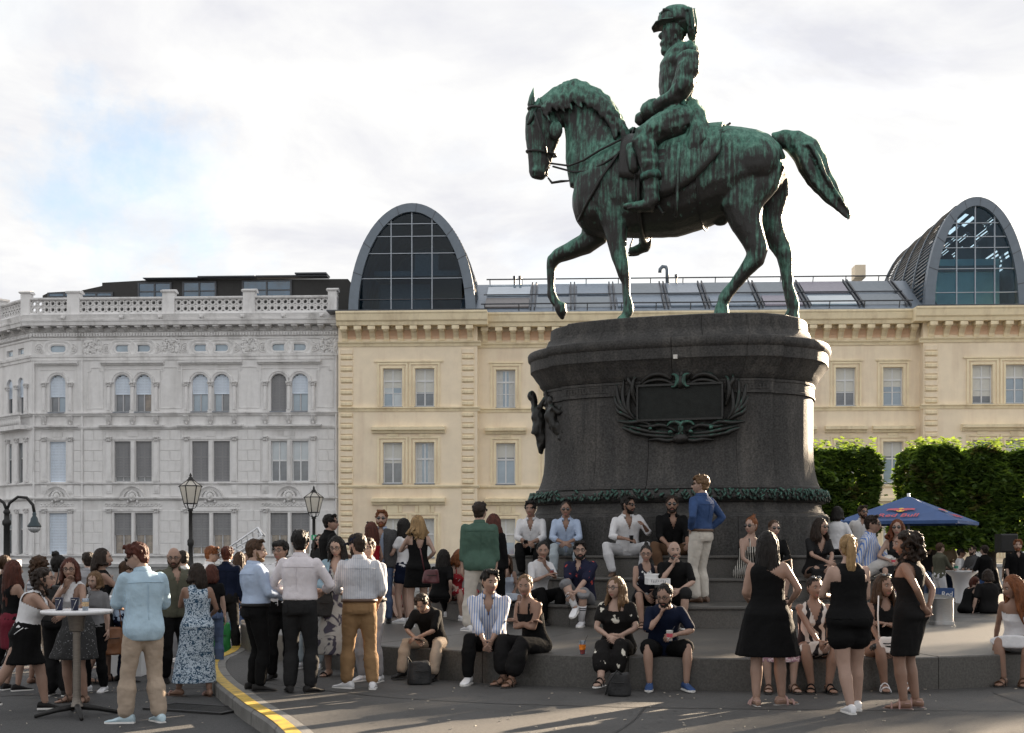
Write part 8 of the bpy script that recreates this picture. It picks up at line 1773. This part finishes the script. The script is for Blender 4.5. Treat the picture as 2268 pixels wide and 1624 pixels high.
ST('h11', 'man in a dark T-shirt standing in shade left of the clothed table', 'man', 2054, 1206, -60, [('top', C['black2'], dict(sleeve=.8)), ('trousers', C['jean'], {})], SH('short', col='black'), 'm', D=31.5, grp=G2, LH='hold')
ST('h12', 'woman with dark hair in grey behind the loudspeaker stand', 'woman', 2238, 1214, 150, [('top', C['grey'], dict(sleeve=.8)), ('trousers', C['black'], {})], SH('long', col='black', len=.25), 'f', D=33.0, grp=G2)
# ------------------------------------------------------------------ street furniture and small things
def milk():
    m = bpy.data.materials.new('milk_glass'); m.use_nodes = True; t = m.node_tree; b = t.nodes['Principled BSDF']; b.inputs['Base Color'].default_value = (.78, .76, .72, 1); b.inputs['Roughness'].default_value = .3
    tr = t.nodes.new('ShaderNodeBsdfTranslucent'); tr.inputs[0].default_value = (.9, .86, .78, 1); mx = t.nodes.new('ShaderNodeMixShader'); mx.inputs[0].default_value = .6; t.links.new(b.outputs[0], mx.inputs[1]); t.links.new(tr.outputs[0], mx.inputs[2]); t.links.new(mx.outputs[0], t.nodes['Material Output'].inputs[0]); return m
m_lampglass = milk(); m_post = M('post_steel', (.17, .15, .13), .4, .2, 20, metal=.6, stretch=(1, 1, 8))
m_steel = M('brushed_steel', (.42, .42, .42), .32, .1, 20, metal=.9, stretch=(1, 1, 8))
m_alu = M('aluminium', (.62, .63, .65), .3, .06, metal=.8)
m_tabletop = M('white_tabletop', (.72, .72, .74), .35, .05); m_cup = M('white_cup', (.78, .77, .75), .5, .04); m_cupnavy = M('navy_cup', (.012, .016, .045), .4); m_clear = glass('clear_plastic', (.86, .88, .9), .03); m_clear.node_tree.nodes['Mix Shader'].inputs[0].default_value = .14
for l_ in list(m_clear.node_tree.nodes['Mix Shader'].inputs[0].links): m_clear.node_tree.links.remove(l_)
m_clear.node_tree.nodes['Mix Shader'].inputs[0].default_value = .14
m_reddrink = M('red_drink', (.55, .06, .04), .15, .3, 20); m_orangedrink = M('orange_drink', (.75, .22, .03), .15, .5, 30); m_ice = M('ice', (.40, .41, .42), .2, .3, 40); m_straw = M('black_straw', (.015, .015, .015), .4); m_blackfab = M('black_nylon', (.013, .013, .014), .7, .3, 14, .5, 40)
m_blue = M('parasol_blue', (.032, .080, .22), .65, .12, 3, .15, 40); m_redprint = M('red_print', (.50, .07, .10), .6); m_yelprint = M('yellow_print', (.80, .48, .06), .6); m_whiteprint = M('white_print', (.75, .76, .78), .6); m_teal = M('teal_metal', (.035, .055, .065), .4, .15, metal=.3); m_card = M('white_card', (.66, .66, .66), .7, .05); m_phone = M('phone_black', (.012, .012, .014), .15, spec=.7); m_green = M('green_bag', (.01, .16, .035), .5, .2, 6, .4, 14); m_tanl = M('tan_leather', (.16, .062, .022), .45, .25, 8, .3, 30); m_beige_l = M('beige_leather', (.42, .32, .25), .5, .1); m_whitel = M('white_leather', (.66, .60, .56), .45, .08)
def lantern(px, top, Y, label):
    X = at(px, 1215, Y).x; t = thing('street_lantern', label, 'street lamp', (X, Y, 0), R(17), 'lantern lamps before the grey palace'); zt = CAMZ + (HY - top) / F * Y
    z0 = zt - 1.05; b = MB(); b.lathe([(.20, -.15), (.20, .25), (.16, .3), (.13, .9), (.16, .95), (.10, 1.05), (.075, 1.2), (.07, z0 - 1.2), (.10, z0 - 1.15), (.10, z0 - 1.02), (.06, z0 - .95), (.055, z0 - .1), (.09, z0 - .06), (.05, z0)], n=14); obj('pole', b, m_iron, t, True)
    cg = MB()
    for k in range(6): a = k * math.pi / 3; cg.tube([(.05 * math.cos(a), .05 * math.sin(a), z0 - .02), (.15 * math.cos(a), .15 * math.sin(a), z0 + .02), (.21 * math.cos(a), .21 * math.sin(a), z0 + .16)], .012, 5)
    obj('bracket', cg, m_iron, t)
    zb, zh = z0 + .15, z0 + .70; rb, rh = .20, .335; n = 6; pts = lambda r, z: [(r * math.cos(2 * math.pi * k / n), r * math.sin(2 * math.pi * k / n), z) for k in range(n)]
    A, B, Cc = pts(rb, zb), pts(rh, zh), pts(.10, zh + .17)
    for k in range(n):
        j = (k + 1) % n; obj('pane', MB().add([A[k], A[j], B[j], B[k]], [(0, 1, 2, 3)]), m_lampglass, t); obj('roof_pane', MB().add([B[k], B[j], Cc[j], Cc[k]], [(0, 1, 2, 3)]), m_lampglass, t)
    fr_ = MB()
    for k in range(n):
        j = (k + 1) % n
        for p, q in ((A[k], A[j]), (B[k], B[j]), (A[k], B[k]), (B[k], Cc[k])): fr_.tube([p, q], .017, 5)
    for k in range(n): p = B[k]; fr_.tube([p, (p[0] * 1.1, p[1] * 1.1, p[2] - .03)], .012, 4)
    obj('frame', fr_, m_iron, t)
    b = MB(); b.lathe([(.11, zh + .16), (.12, zh + .19), (.07, zh + .23), (.08, zh + .26), (.03, zh + .29), (.045, zh + .32), (.03, zh + .36), (.004, zh + .42)], n=10); obj('finial', b, m_iron, t, True); return t, z0
lantern(422, 1052, 39., 'taller black lantern lamp with glowing pale panes above the crowd'); lt, lz = lantern(695, 1080, 45., 'smaller black lantern lamp with a green exit sign on its pole')
m_exit = M('exit_green', (.02, .36, .16), .5); es = thing('exit_sign', 'green exit sign with white running figure fixed to the lamp post', 'sign', (at(697.7, 1215, 44.85).x, 44.85, at(697, 1190.5, 44.85).z))
obj('panel', MB().box(-.135, .135, 0, .03, -.09, .09), m_exit, es); b = MB(); b.ball((-.045, -.004, .055), (.017, .004, .017), 8, 4)
for pts in (((-.045, .038), (-.035, -.01)), ((-.04, .03), (-.075, .005)), ((-.042, .028), (-.01, .01)), ((-.035, -.01), (-.01, -.035)), ((-.01, -.035), (-.02, -.07)), ((-.035, -.01), (-.075, -.05)), ((.03, 0), (.10, 0)), ((.10, 0), (.075, .025)), ((.10, 0), (.075, -.025))): b.tube([(x, -.004, z) for x, z in pts], .009, 5)
obj('pictogram', b, m_whiteprint, es)
# curved double lamp at the left edge
Y = 37.; t = thing('arched_lamp', 'dark curved twin-arm street lamp with a bowl lamp at the left edge', 'street lamp', (at(15, 1215, Y).x, Y, 0)); zt = CAMZ + (HY - 1098) / F * Y; ax = (76 - 15) / F * Y
b = MB(); b.lathe([(.16, -.15), (.16, .4), (.10, .5), (.09, 2.2), (.13, 2.25), (.13, 2.35), (.08, 2.4), (.075, zt - .55), (.11, zt - .5), (.06, zt - .4)], n=12); obj('pole', b, m_iron, t, True)
for s in (-1, 1):
    b = MB(); b.tube([(0, 0, zt - .45), (s * ax * .10, 0, zt - .22), (s * ax * .4, 0, zt - .04), (s * ax * .72, 0, zt - .06), (s * ax * .95, 0, zt - .28), (s * ax, 0, zt - .5)], .045, 8); obj('arm', b, m_iron, t, True)
    b = MB(); b.lathe([(.04, zt - .48), (.06, zt - .55), (.05, zt - .6), (.10, zt - .68), (.12, zt - .78), (.20, zt - .90), (.20, zt - .93)], (s * ax, 0, 0), 14); o = obj('lamp_shade', b, m_teal, t, True)
    b = MB(); b.lathe([(.19, zt - .932), (.17, zt - 1.02), (.09, zt - 1.09), (.01, zt - 1.11)], (s * ax, 0, 0), 14); obj('glass_bowl', b, m_ice, o, True)
# aluminium truss
Y = 33.; p0, p1 = np.array(at(484, 1254, Y)), np.array(at(581, 1187, Y)); t = thing('stage_truss', 'leaning aluminium truss of silver tubes behind the crowd', 'truss', tuple(p0)); d = p1 - p0; u_ = unit(d); off = [np.array((0, 0, 0.)), np.array((0, .29, 0)), unit(np.cross(u_, (0, 1, 0))) * .27 + np.array((0, .145, 0))]
for o_ in off: obj('chord', MB().tube([o_, d + o_], .025, 8), m_alu, t, True)
b = MB(); Ln = np.linalg.norm(d)
for i in range(8):
    a, c = d * i / 8, d * (i + 1) / 8
    for k in range(3): b.tube([a + off[k], c + off[(k + 1) % 3]], .010, 5)
obj('bracing', b, m_alu, t, kind='stuff'); b = MB(); b.tube([d + off[0], d + off[2]], .03, 6); b.tube([d + off[1], d + off[2]], .03, 6); obj('end_coupling', b, m_alu, t)
t2 = thing('truss_leg', 'lower aluminium truss arm crossing behind the red-brown haired heads', 'truss', tuple(np.array(at(512, 1243, Y + .6)))); q = np.array(at(560, 1215, Y + .6)) - np.array(at(512, 1243, Y + .6))
for o_ in off: obj('chord', MB().tube([o_ - q * .6, q * 1.2 + o_], .022, 8), m_alu, t2, True)
# fridge and white counter on the left
D_ = 19.; t = thing('drinks_fridge', 'white drinks fridge with green bottles at the left edge behind the crowd', 'fridge', (at(2, 1215, D_).x, D_, -.15)); b = MB(); b.box(-.4, .12, 0, .5, 0, 1.50); obj('body', b, m_tabletop, t); b = MB(); b.box(-.38, .08, -.02, 0, .12, 1.22); obj('door', b, m_phone, t)
bm_ = MB().lathe([(.035, 0), (.035, .16), (.013, .21), (.013, .25)], n=8).mesh('bottle', M('green_bottle', (.02, .25, .06), .2)); 
for r in range(2):
    for k in range(4): link('bottle', bm_, t, (-.3 + .1 * k, -.05, .45 + .34 * r))
D_ = 16.3; t = thing('bar_counter', 'white festival counter with grey scribbles between the crowd', 'counter', (at(262, 1215, D_).x, D_, -.15)); b = MB(); b.box(-.28, .3, 0, .6, 0, 1.0); obj('body', b, m_card, t); b = MB(); b.box(-.31, .33, -.03, .63, 1.0, 1.04); obj('top', b, m_tabletop, t)
b = MB(); rr = random.Random(2)
for k in range(7): x, z = rr.uniform(-.2, .2), rr.uniform(.3, .85); b.tube([(x, -.004, z), (x + rr.uniform(-.05, .05), -.004, z + .05), (x + rr.uniform(-.06, .06), -.004, z + .1)], .006, 4)
obj('scribble', b, M('grey_ink', (.25, .25, .28), .7), t, kind='stuff')
# standing table with cups
TX, TYY, TZ_ = at(170, 1215, 12.45).x, 12.45, -.15
t = thing('bar_table', 'round white standing table with steel post and four-legged foot', 'table', (TX, TYY, TZ_)); zt = CAMZ - (1351 - HY) / F * TYY - TZ_
b = MB(); b.lathe([(.02, zt - .045), (.33, zt - .04), (.347, zt - .02), (.345, zt - .004), (.335, zt)], n=40); obj('tabletop', b, m_tabletop, t, True); b = MB(); b.lathe([(.07, .10), (.045, .14), (.038, .2), (.038, zt - .22), (.07, zt - .21), (.09, zt - .05)], n=16); smooth_by_angle(obj('post', b, m_post, t), 40)
for k in range(4): a = k * math.pi / 2 + .45; obj('foot', MB().tube([(.02 * math.cos(a), .02 * math.sin(a), .10), (.2 * math.cos(a), .2 * math.sin(a), .07), (.40 * math.cos(a), .40 * math.sin(a), .018)], [.035, .028, .02], 8), m_iron, t, True)
def cup(name, label, cat, loc, h, r0, r1, m, fill=None, straw=False, rz=0., band=None, grp=None, fillh=.85):
    t = thing(name, label, cat, loc, rz, grp); b = MB(); b.rings([[(r * math.cos(a), r * math.sin(a), z) for a in (2 * math.pi * q / 16 for q in range(16))] for r, z in ((.003, 0), (r0, 0), (r1, h), (r1 + .002, h + .002), (r1 - .003, h), (r0 - .002, .004), (.003, .004))]); obj('cup', b, m, t, True)
    if fill: b = MB(); b.lathe([(r0 - .003, .005), (r0 + (r1 - r0) * fillh - .003, h * fillh)], n=14); obj('drink', b, fill, t)
    if straw: obj('straw', MB().tube([(0, 0, h * .3), (r1 * .7, 0, h * 1.0), (r1 * 1.5, 0, h * 1.42)], .004, 6), m_straw, t, True)
    if band: b = MB(); rm = lambda q: r0 + (r1 - r0) * q + .0012; b.rings([[(rm(q) * math.cos(a), rm(q) * math.sin(a), h * q) for a in (2 * math.pi * k / 16 for k in range(16))] for q in (.35, .72)], cap=False); obj('print', b, band, t, True)
    return t
tw = TZ_ + zt
def navy(px, dy, label):
    D_ = TYY + dy; c = cup('paper_cup', label, 'cup', (at(px, 1215, D_).x, D_, tw), .125, .033, .043, m_cupnavy, None, grp='cups on the bar table'); b = MB(); b.tube([(-.012, -.0375, .008), (.012, -.042, .06), (.028, -.034, .108)], .003, 4); obj('silver_stripe', b, m_silver, c); b = MB(); b.box(-.022, .016, -.0445, -.040, .108, .113); obj('silver_print', b, m_silver, c)
navy(131, -.10, 'left dark blue paper cup with silver stripe on the bar table'); navy(166, -.12, 'middle dark blue paper cup with silver stripe on the bar table'); cup('drink_cup', 'clear plastic cup with ice and straw on the bar table', 'cup', (at(189, 1215, 12.3).x, 12.3, tw), .12, .028, .036, m_clear, m_ice, True, grp='cups on the bar table', band=M('sticker_print', (.5, .35, .2), .6, .6, 60))
b = MB(); 
# hand helpers
def hand(key, i, ahead=.085):
    t, po = PE[key]; S_, E, W, hd = po.arm[i]; d = unit(W - E)
    if hd is not None: sg = -1 if i == 0 else 1; d = unit(d + np.array((sg * hd[0], hd[1], hd[2])))
    p = W + d * ahead * po.k; a = t.rotation_euler[2]; q = rz_(a) @ p; return np.array(t.location) + q, rz_(a) @ d, a
def held_cup(key, i, label, m, fill=None, h=.11, name='paper_cup', band=None, straw=False):
    p, d, a = hand(key, i, .075); cup(name, label, 'cup', (p[0], p[1], p[2] - h * .45), h, .028, .037, m, fill, straw, band=band, grp='drinks held in hands')
def phone(key, i, label, tilt=-50, m=None):
    p, d, a = hand(key, i, .10); t = thing('phone', label, 'phone', (p[0], p[1], p[2] + .02), a); b = MB(); b.box(-.037, .037, -.075, .075, -.004, .004); b.xf(lambda q: rx(R(tilt + 90)) @ q); obj('case', b, m or m_phone, t)
    b = MB(); b.box(-.033, .033, -.07, .07, .0042, .005); b.xf(lambda q: rx(R(tilt + 90)) @ q); obj('screen', b, m_phone, t)
held_cup('b1', 0, 'small clear cup held by the man in the light blue shirt', m_clear, m_ice); held_cup('a10', 0, 'tall glass of pale drink in the hand of the bald man', m_clear, m_orangedrink, .14, 'drink_glass'); held_cup('f2', 0, 'white paper cup in the hands of the seated woman in black blouse', m_cup); held_cup('g4', 1, 'white cup with pink stripes held by the red-haired woman', m_cup, band=m_redprint); held_cup('c7', 0, 'white cup with red print held by the man in the navy T-shirt', m_cup, band=m_redprint, straw=True); held_cup('d3', 1, 'dark drink can in the hand of the man in white jeans', m_phone, None, .13, 'drink_can'); held_cup('c4', 1, 'reddish drink held by the person in the white T-shirt', m_clear, m_reddrink); held_cup('a12', 0, 'red drink held up by the woman in the floral dress', m_clear, m_reddrink, .12, 'drink_cup')
phone('b5', 0, 'dark phone held by the woman in the denim jacket'); phone('c1', 1, 'dark phone in the hands of the bent man in black', -70); phone('b10', 0, 'pink phone held up by the woman in the short black dress', -10, M('pink_case', (.5, .25, .28), .4)); phone('f8', 1, 'dark phone in the lap hand of the woman in halter top', -30); phone('d1', 0, 'black wallet in the hands of the man in the white open shirt', -40, m_leather); phone('a7', 1, 'black phone raised by the person peeping out', 0)
Ye = step_edge(1290, 1); cup('drink_cup', 'plastic cup of orange-red drink with straw standing alone on the platform edge', 'cup', (at(1290, 1215, Ye + .10).x, Ye + .10, Z1 + .003), .15, .030, .040, m_clear, m_reddrink, True, band=m_orangedrink, fillh=.7)
Ye = 20.1; cup('drink_cup', 'large cup of red iced drink between the red-haired woman and the curly hair', 'cup', (at(1984, 1215, 19.7).x, 19.7, CAMZ - (1311 - HY) / F * 19.7), .24, .06, .085, m_clear, m_reddrink)
t = thing('planter', 'round stone drum with pale rim under the red iced drink', 'planter', (at(1984, 1215, 19.7).x, 19.7, Z1)); h = CAMZ - (1311 - HY) / F * 19.7 - Z1; b = MB(); b.lathe([(.34, 0), (.34, .06), (.30, .07), (.30, h - .07), (.33, h - .06), (.33, h - .004), (.28, h - .002)], n=24); smooth_by_angle(obj('drum', b, m_steel, t), 40)
t = thing('steel_bin', 'round brushed steel bin standing on the sunny platform', 'bin', (at(2086, 1215, 19.3).x, 19.3, Z1)); b = MB(); b.rings([[(r * math.cos(a), r * math.sin(a), z) for a in (2 * math.pi * q / 28 for q in range(28))] for r, z in ((.01, 0), (.19, 0), (.19, .045), (.175, .05), (.175, .39), (.18, .40), (.165, .40), (.16, .1), (.01, .1))]); smooth_by_angle(obj('drum', b, m_steel, t), 40)
# pizza box
p1_, _, _ = hand('e1', 0); p2_, _, _ = hand('e2', 0); c = np.array(at(1456, 1284, 18.15)); t = thing('pizza_box', 'open white pizza box with grey print held between woman and bald man', 'box', tuple(c), R(4)); b = MB(); b.box(-.16, .16, -.16, .16, -.07, -.066); b.box(-.16, .16, -.16, -.157, -.066, .02); b.box(-.16, .16, .157, .16, -.066, .075); b.box(-.16, -.157, -.157, .157, -.066, .02); b.box(.157, .16, -.157, .157, -.066, .02); b.box(-.17, .17, .14, .156, .06, .085); obj('tray', b, m_card, t); b = MB()
for k in range(9): b.box(-.12 + .025 * k, -.108 + .025 * k, -.162, -.160, -.035 - .008 * math.sin(k), -.005 + .006 * math.cos(k * 2))
b.box(-.13, .13, -.162, -.160, .003, .006); b.box(-.13, .13, -.162, -.160, -.048, -.045); obj('grey_print', b, M('grey_print', (.25, .25, .27), .7), t, kind='stuff')
# bags
def bag(name, label, px, D_, z, w, h, d, mat, rz=0., strap=None, soft=.25, seed=1):
    t = thing(name, label, 'bag', (at(px, 1215, D_).x, D_, z), rz); b = MB(); rs = []
    for q in (0, .04, .3, .6, .85, .97, 1.0): e = 1 - soft * q ** 2 * (1 if q > .5 else .4) - (.12 if q in (0, 1.0) else 0); rs.append([(w / 2 * e * math.copysign(abs(math.cos(a)) ** .6, math.cos(a)), d / 2 * e * math.copysign(abs(math.sin(a)) ** .6, math.sin(a)), h * q) for a in (2 * math.pi * k / 18 for k in range(18))])
    b.rings(rs); o = obj('body', b, mat, t, True); queue(o, .013, 2, rough(.012, 12))
    if strap: obj('strap', MB().tube(strap, .007, 6, flat=1.5), mat, t, True)
    b = MB(); b.tube([(-w * .28, -d * .51, h * .62), (0, -d * .54, h * .60), (w * .28, -d * .51, h * .62)], .006, 5); obj('zip', b, m_iron, t); return t
bag('backpack', 'black backpack lying against the platform below the man with the phone', 930, 14.0, .0, .28, .26, .22, m_blackfab, .3, [(-.06, .08, .22), (-.14, .02, .31), (-.15, -.08, .2), (-.16, -.1, .02)])
bag('backpack', 'black backpack on the ground beside the flowered jumpsuit', 1372, 12.9, .0, .25, .24, .2, m_blackfab, -.3, [(.05, -.05, .22), (0, -.12, .27), (-.08, -.13, .16), (-.12, -.12, .02)])
bag('backpack', 'black backpack on the shoulder of the woman with the black bun', 112, 13.75, .72, .30, .40, .18, m_blackfab, .3, [(.05, .0, .38), (.08, .06, .52), (.08, .16, .58)])
hp_, _, _ = hand('a6', 0); t = bag('handbag', 'soft brown leather bag hanging from the arm of the tall dark-haired woman', 246, 15.3, .22, .34, .34, .16, m_tanl, .4, [(-.13, 0, .30), (-.10, 0, .55), (0, 0, .66), (.10, 0, .55), (.13, 0, .30)])
hp_, _, a_ = hand('a15', 0); bag('shopping_bag', 'bright green shopping bag held by the person in the dark blue shirt', 486, 18.9, CAMZ - (1452 - HY) / F * 18.9, .34, .50, .14, m_green, .2, [(-.10, 0, .46), (-.05, 0, .62), (.05, 0, .62), (.10, 0, .46)], .05)
bag('shoulder_bag', 'beige shoulder bag hanging on the back of the flared black dress', 1736, 12.50, .70, .22, .22, .12, m_beige_l, -1.0, [(-.08, 0, .2), (-.06, .06, .45), (-.10, .10, .70), (-.02, .12, .72), (.08, .06, .4), (.08, 0, .2)])
bag('handbag', 'small white handbag in the lap of the woman in the halter top', 1962, 13.20, .42, .19, .17, .09, m_whitel, .2, [(-.08, .0, .15), (-.05, .08, .40), (.0, .16, .60)])
bag('shoulder_bag', 'black shoulder bag at the hip of the woman in the denim jacket', 714, 14.75, .72, .30, .28, .14, m_blackfab, .5, [(.10, 0, .26), (.16, .0, .5), (.20, .02, .70)])
bag('shoulder_bag', 'dark wine bag on the arm of the woman in the short black dress', 955, 18.1, 1.02, .26, .20, .14, M('wine_leather', (.08, .015, .02), .4), .2, [(-.1, 0, .18), (-.14, 0, .4), (-.16, .02, .52)])
ch = PE['a1'][0]; po = PE['a1'][1]; b = MB(); b.tube([po.ring(1.02, .05, 24)[k] - np.array((0, 0, (.16 * math.sin(math.pi * i / 10)) * po.k)) for i, k in enumerate((0, 23, 22, 21, 20, 19, 18, 17, 16, 15, 14))], .006, 5); obj('silver_chain', b, m_silver, ch, True)
# parasol
PX, PY = at(2012, 1215, 27.2).x, 27.2; hzt = CAMZ + (HY - 1099) / F * 27.2; hze = CAMZ + (HY - 1155) / F * 26.8
t = thing('parasol', 'large square blue drinks parasol with red lettering and yellow disc', 'parasol', (PX, PY, 0)); ang = R(-75); hd_ = 1.78
cn = [np.array((hd_ * math.cos(ang + k * math.pi / 2), hd_ * math.sin(ang + k * math.pi / 2), hze)) for k in range(4)]; ap = np.array((0, 0, hzt))
for k in range(4):
    a, c = cn[k], cn[(k + 1) % 4]; b = MB(); n = 8; g_ = []
    for i in range(n + 1):
        row = []
        for j in range(n + 1):
            p = lerp(lerp(a, c, j / n), ap, i / n); s_ = math.sin(math.pi * j / n) * math.sin(math.pi * min(1, i / n + .18)) * .035; p = p - np.array((0, 0, s_)); row.append(p)
        g_.append(row)
    vs = [p for r in g_ for p in r]; fs = [(i * (n + 1) + j, i * (n + 1) + j + 1, (i + 1) * (n + 1) + j + 1, (i + 1) * (n + 1) + j) for i in range(n) for j in range(n)]; b.add(vs, fs); b.add([a, c, c - np.array((0, 0, .07)), a - np.array((0, 0, .07))], [(3, 2, 1, 0)]); obj('canopy_panel', b, m_blue, t, True)
    obj('rib', MB().tube([a * .98 - np.array((0, 0, .03)), ap - np.array((0, 0, .10))], .015, 6), m_alu, t, True)
obj('pole', MB().tube([(0, 0, -.1), (0, 0, hzt + .06)], .032, 10), m_alu, t, True); b = MB(); b.box(-.35, .35, -.35, .35, 0, .09); obj('base', b, m_iron, t)
def text_mesh(txt, size, mat, name):
    cu = bpy.data.curves.new(name, 'FONT'); cu.body = txt; cu.size = size; cu.align_x = 'CENTER'; cu.align_y = 'CENTER'; cu.extrude = .0015; cu.offset = size * .012; cu.shear = .12; cu.resolution_u = 3
    o = bpy.data.objects.new('lettering_curve', cu); COL.objects.link(o); dg = bpy.context.evaluated_depsgraph_get(); me = bpy.data.meshes.new_from_object(o.evaluated_get(dg)); bpy.data.objects.remove(o); bpy.data.curves.remove(cu); me.materials.clear(); me.materials.append(mat); me.name = name; return me
tm = text_mesh('Red Bull', .25, m_redprint, 'lettering')
bull = [(-.02, .02), (.04, .07), (.10, .085), (.16, .07), (.22, .075), (.27, .05), (.31, .02), (.27, .035), (.26, .01), (.29, -.05), (.255, -.03), (.235, -.005), (.16, -.01), (.12, -.03), (.10, -.065), (.085, -.03), (.05, -.02), (.03, -.055), (.005, -.06), (.02, -.02)]
em = MB(); n = 24; em.cur = 0; em.add([(.095 * math.cos(2 * math.pi * k / n), .105 * math.sin(2 * math.pi * k / n), 0) for k in range(n)], [tuple(range(n))])
for s in (-1, 1): v = [(s * (x + .015), y, .003) for x, y in bull]; em.add(v, [tuple(range(len(v))) if s > 0 else tuple(range(len(v) - 1, -1, -1))], 1)
emm = em.mesh('emblem', [m_yelprint, m_redprint])
for k in (3, 0):
    a, c = cn[k], cn[(k + 1) % 4]
    xd = unit(c - a); mid = (a + c) / 2; yd = unit(ap - mid); zd = np.cross(xd, yd)
    for me, q, sx in ((tm, .20, 1.0), (emm, .42, 1.0)):
        p = lerp(mid, ap, q) + zd * -.028 + zd * .035; mt = Matrix((xd, yd, zd)).transposed().to_4x4(); mt.translation = Vector(p); o = link('lettering' if me is tm else 'emblem', me, t); o.matrix_local = mt
# white bar table on the right, cups, crate, loudspeaker
D_ = 29.9; zt = CAMZ - (1265 - HY) / F * D_; t = thing('bar_table', 'standing table in a flared white stretch cloth behind the platform', 'table', (at(2130, 1215, D_).x, D_, 0)); b = MB(); b.lathe([(.34, 0), (.20, .3), (.17, .55), (.24, .85), (.37, zt - .03), (.39, zt), (.37, zt + .01)], n=28); obj('cloth', b, m_tabletop, t, True)
cup('paper_cup', 'green and white cup on the white-clothed bar table', 'cup', (at(2118, 1215, 29.7).x, 29.7, zt + .012), .16, .04, .055, m_cup, band=M('green_print', (.05, .3, .2), .5))
t = thing('blue_crate', 'blue drinks crate with white lettering beside the white-clothed table', 'crate', (at(2097, 1215, 29.0).x, 29.0, .30)); b = MB(); b.box(-.18, .18, 0, .3, 0, .30); obj('box', b, m_blue, t); b = MB(); b.box(-.2, .2, -.01, .31, -.3, -.02); obj('stand', b, m_iron, t); link('lettering', text_mesh('Red', .17, m_whiteprint, 'lettering'), t, (0, -.004, .16), (R(90), 0, 0))
D_ = 28.4; zc_ = CAMZ + (HY - 1204) / F * D_; t = thing('loudspeaker', 'black loudspeaker box on a thin stand in front of the right tree', 'speaker', (at(2229, 1215, D_).x, D_, 0)); b = MB(); b.block(-.20, .20, -.18, .18, zc_ - .21, zc_ + .22, .03); obj('cabinet', b, M('speaker_black', (.01, .01, .01), .6), t); b = MB(); b.box(-.17, .17, -.187, -.181, zc_ - .17, zc_ + .18); obj('grille', b, M('grille_black', (.018, .018, .018), .8, bump=.6, bscale=180), t); obj('stand_pole', MB().tube([(0, 0, .2), (0, 0, zc_ - .21)], .02, 8), m_iron, t)
for k in range(3): a = k * 2.094 + .4; obj('stand_leg', MB().tube([(0, 0, .75), (.45 * math.cos(a), .45 * math.sin(a), 0)], .013, 6), m_iron, t)
D_ = 24.; t = thing('manhole_cover', 'small dark round manhole cover in the pavement', 'manhole', (2.2, 9.4, .002)); b = MB(); b.lathe([(.30, 0), (.30, .004), (.27, .005), (.26, .003)], n=28); obj('lid', b, m_iron, t)
run_jobs()
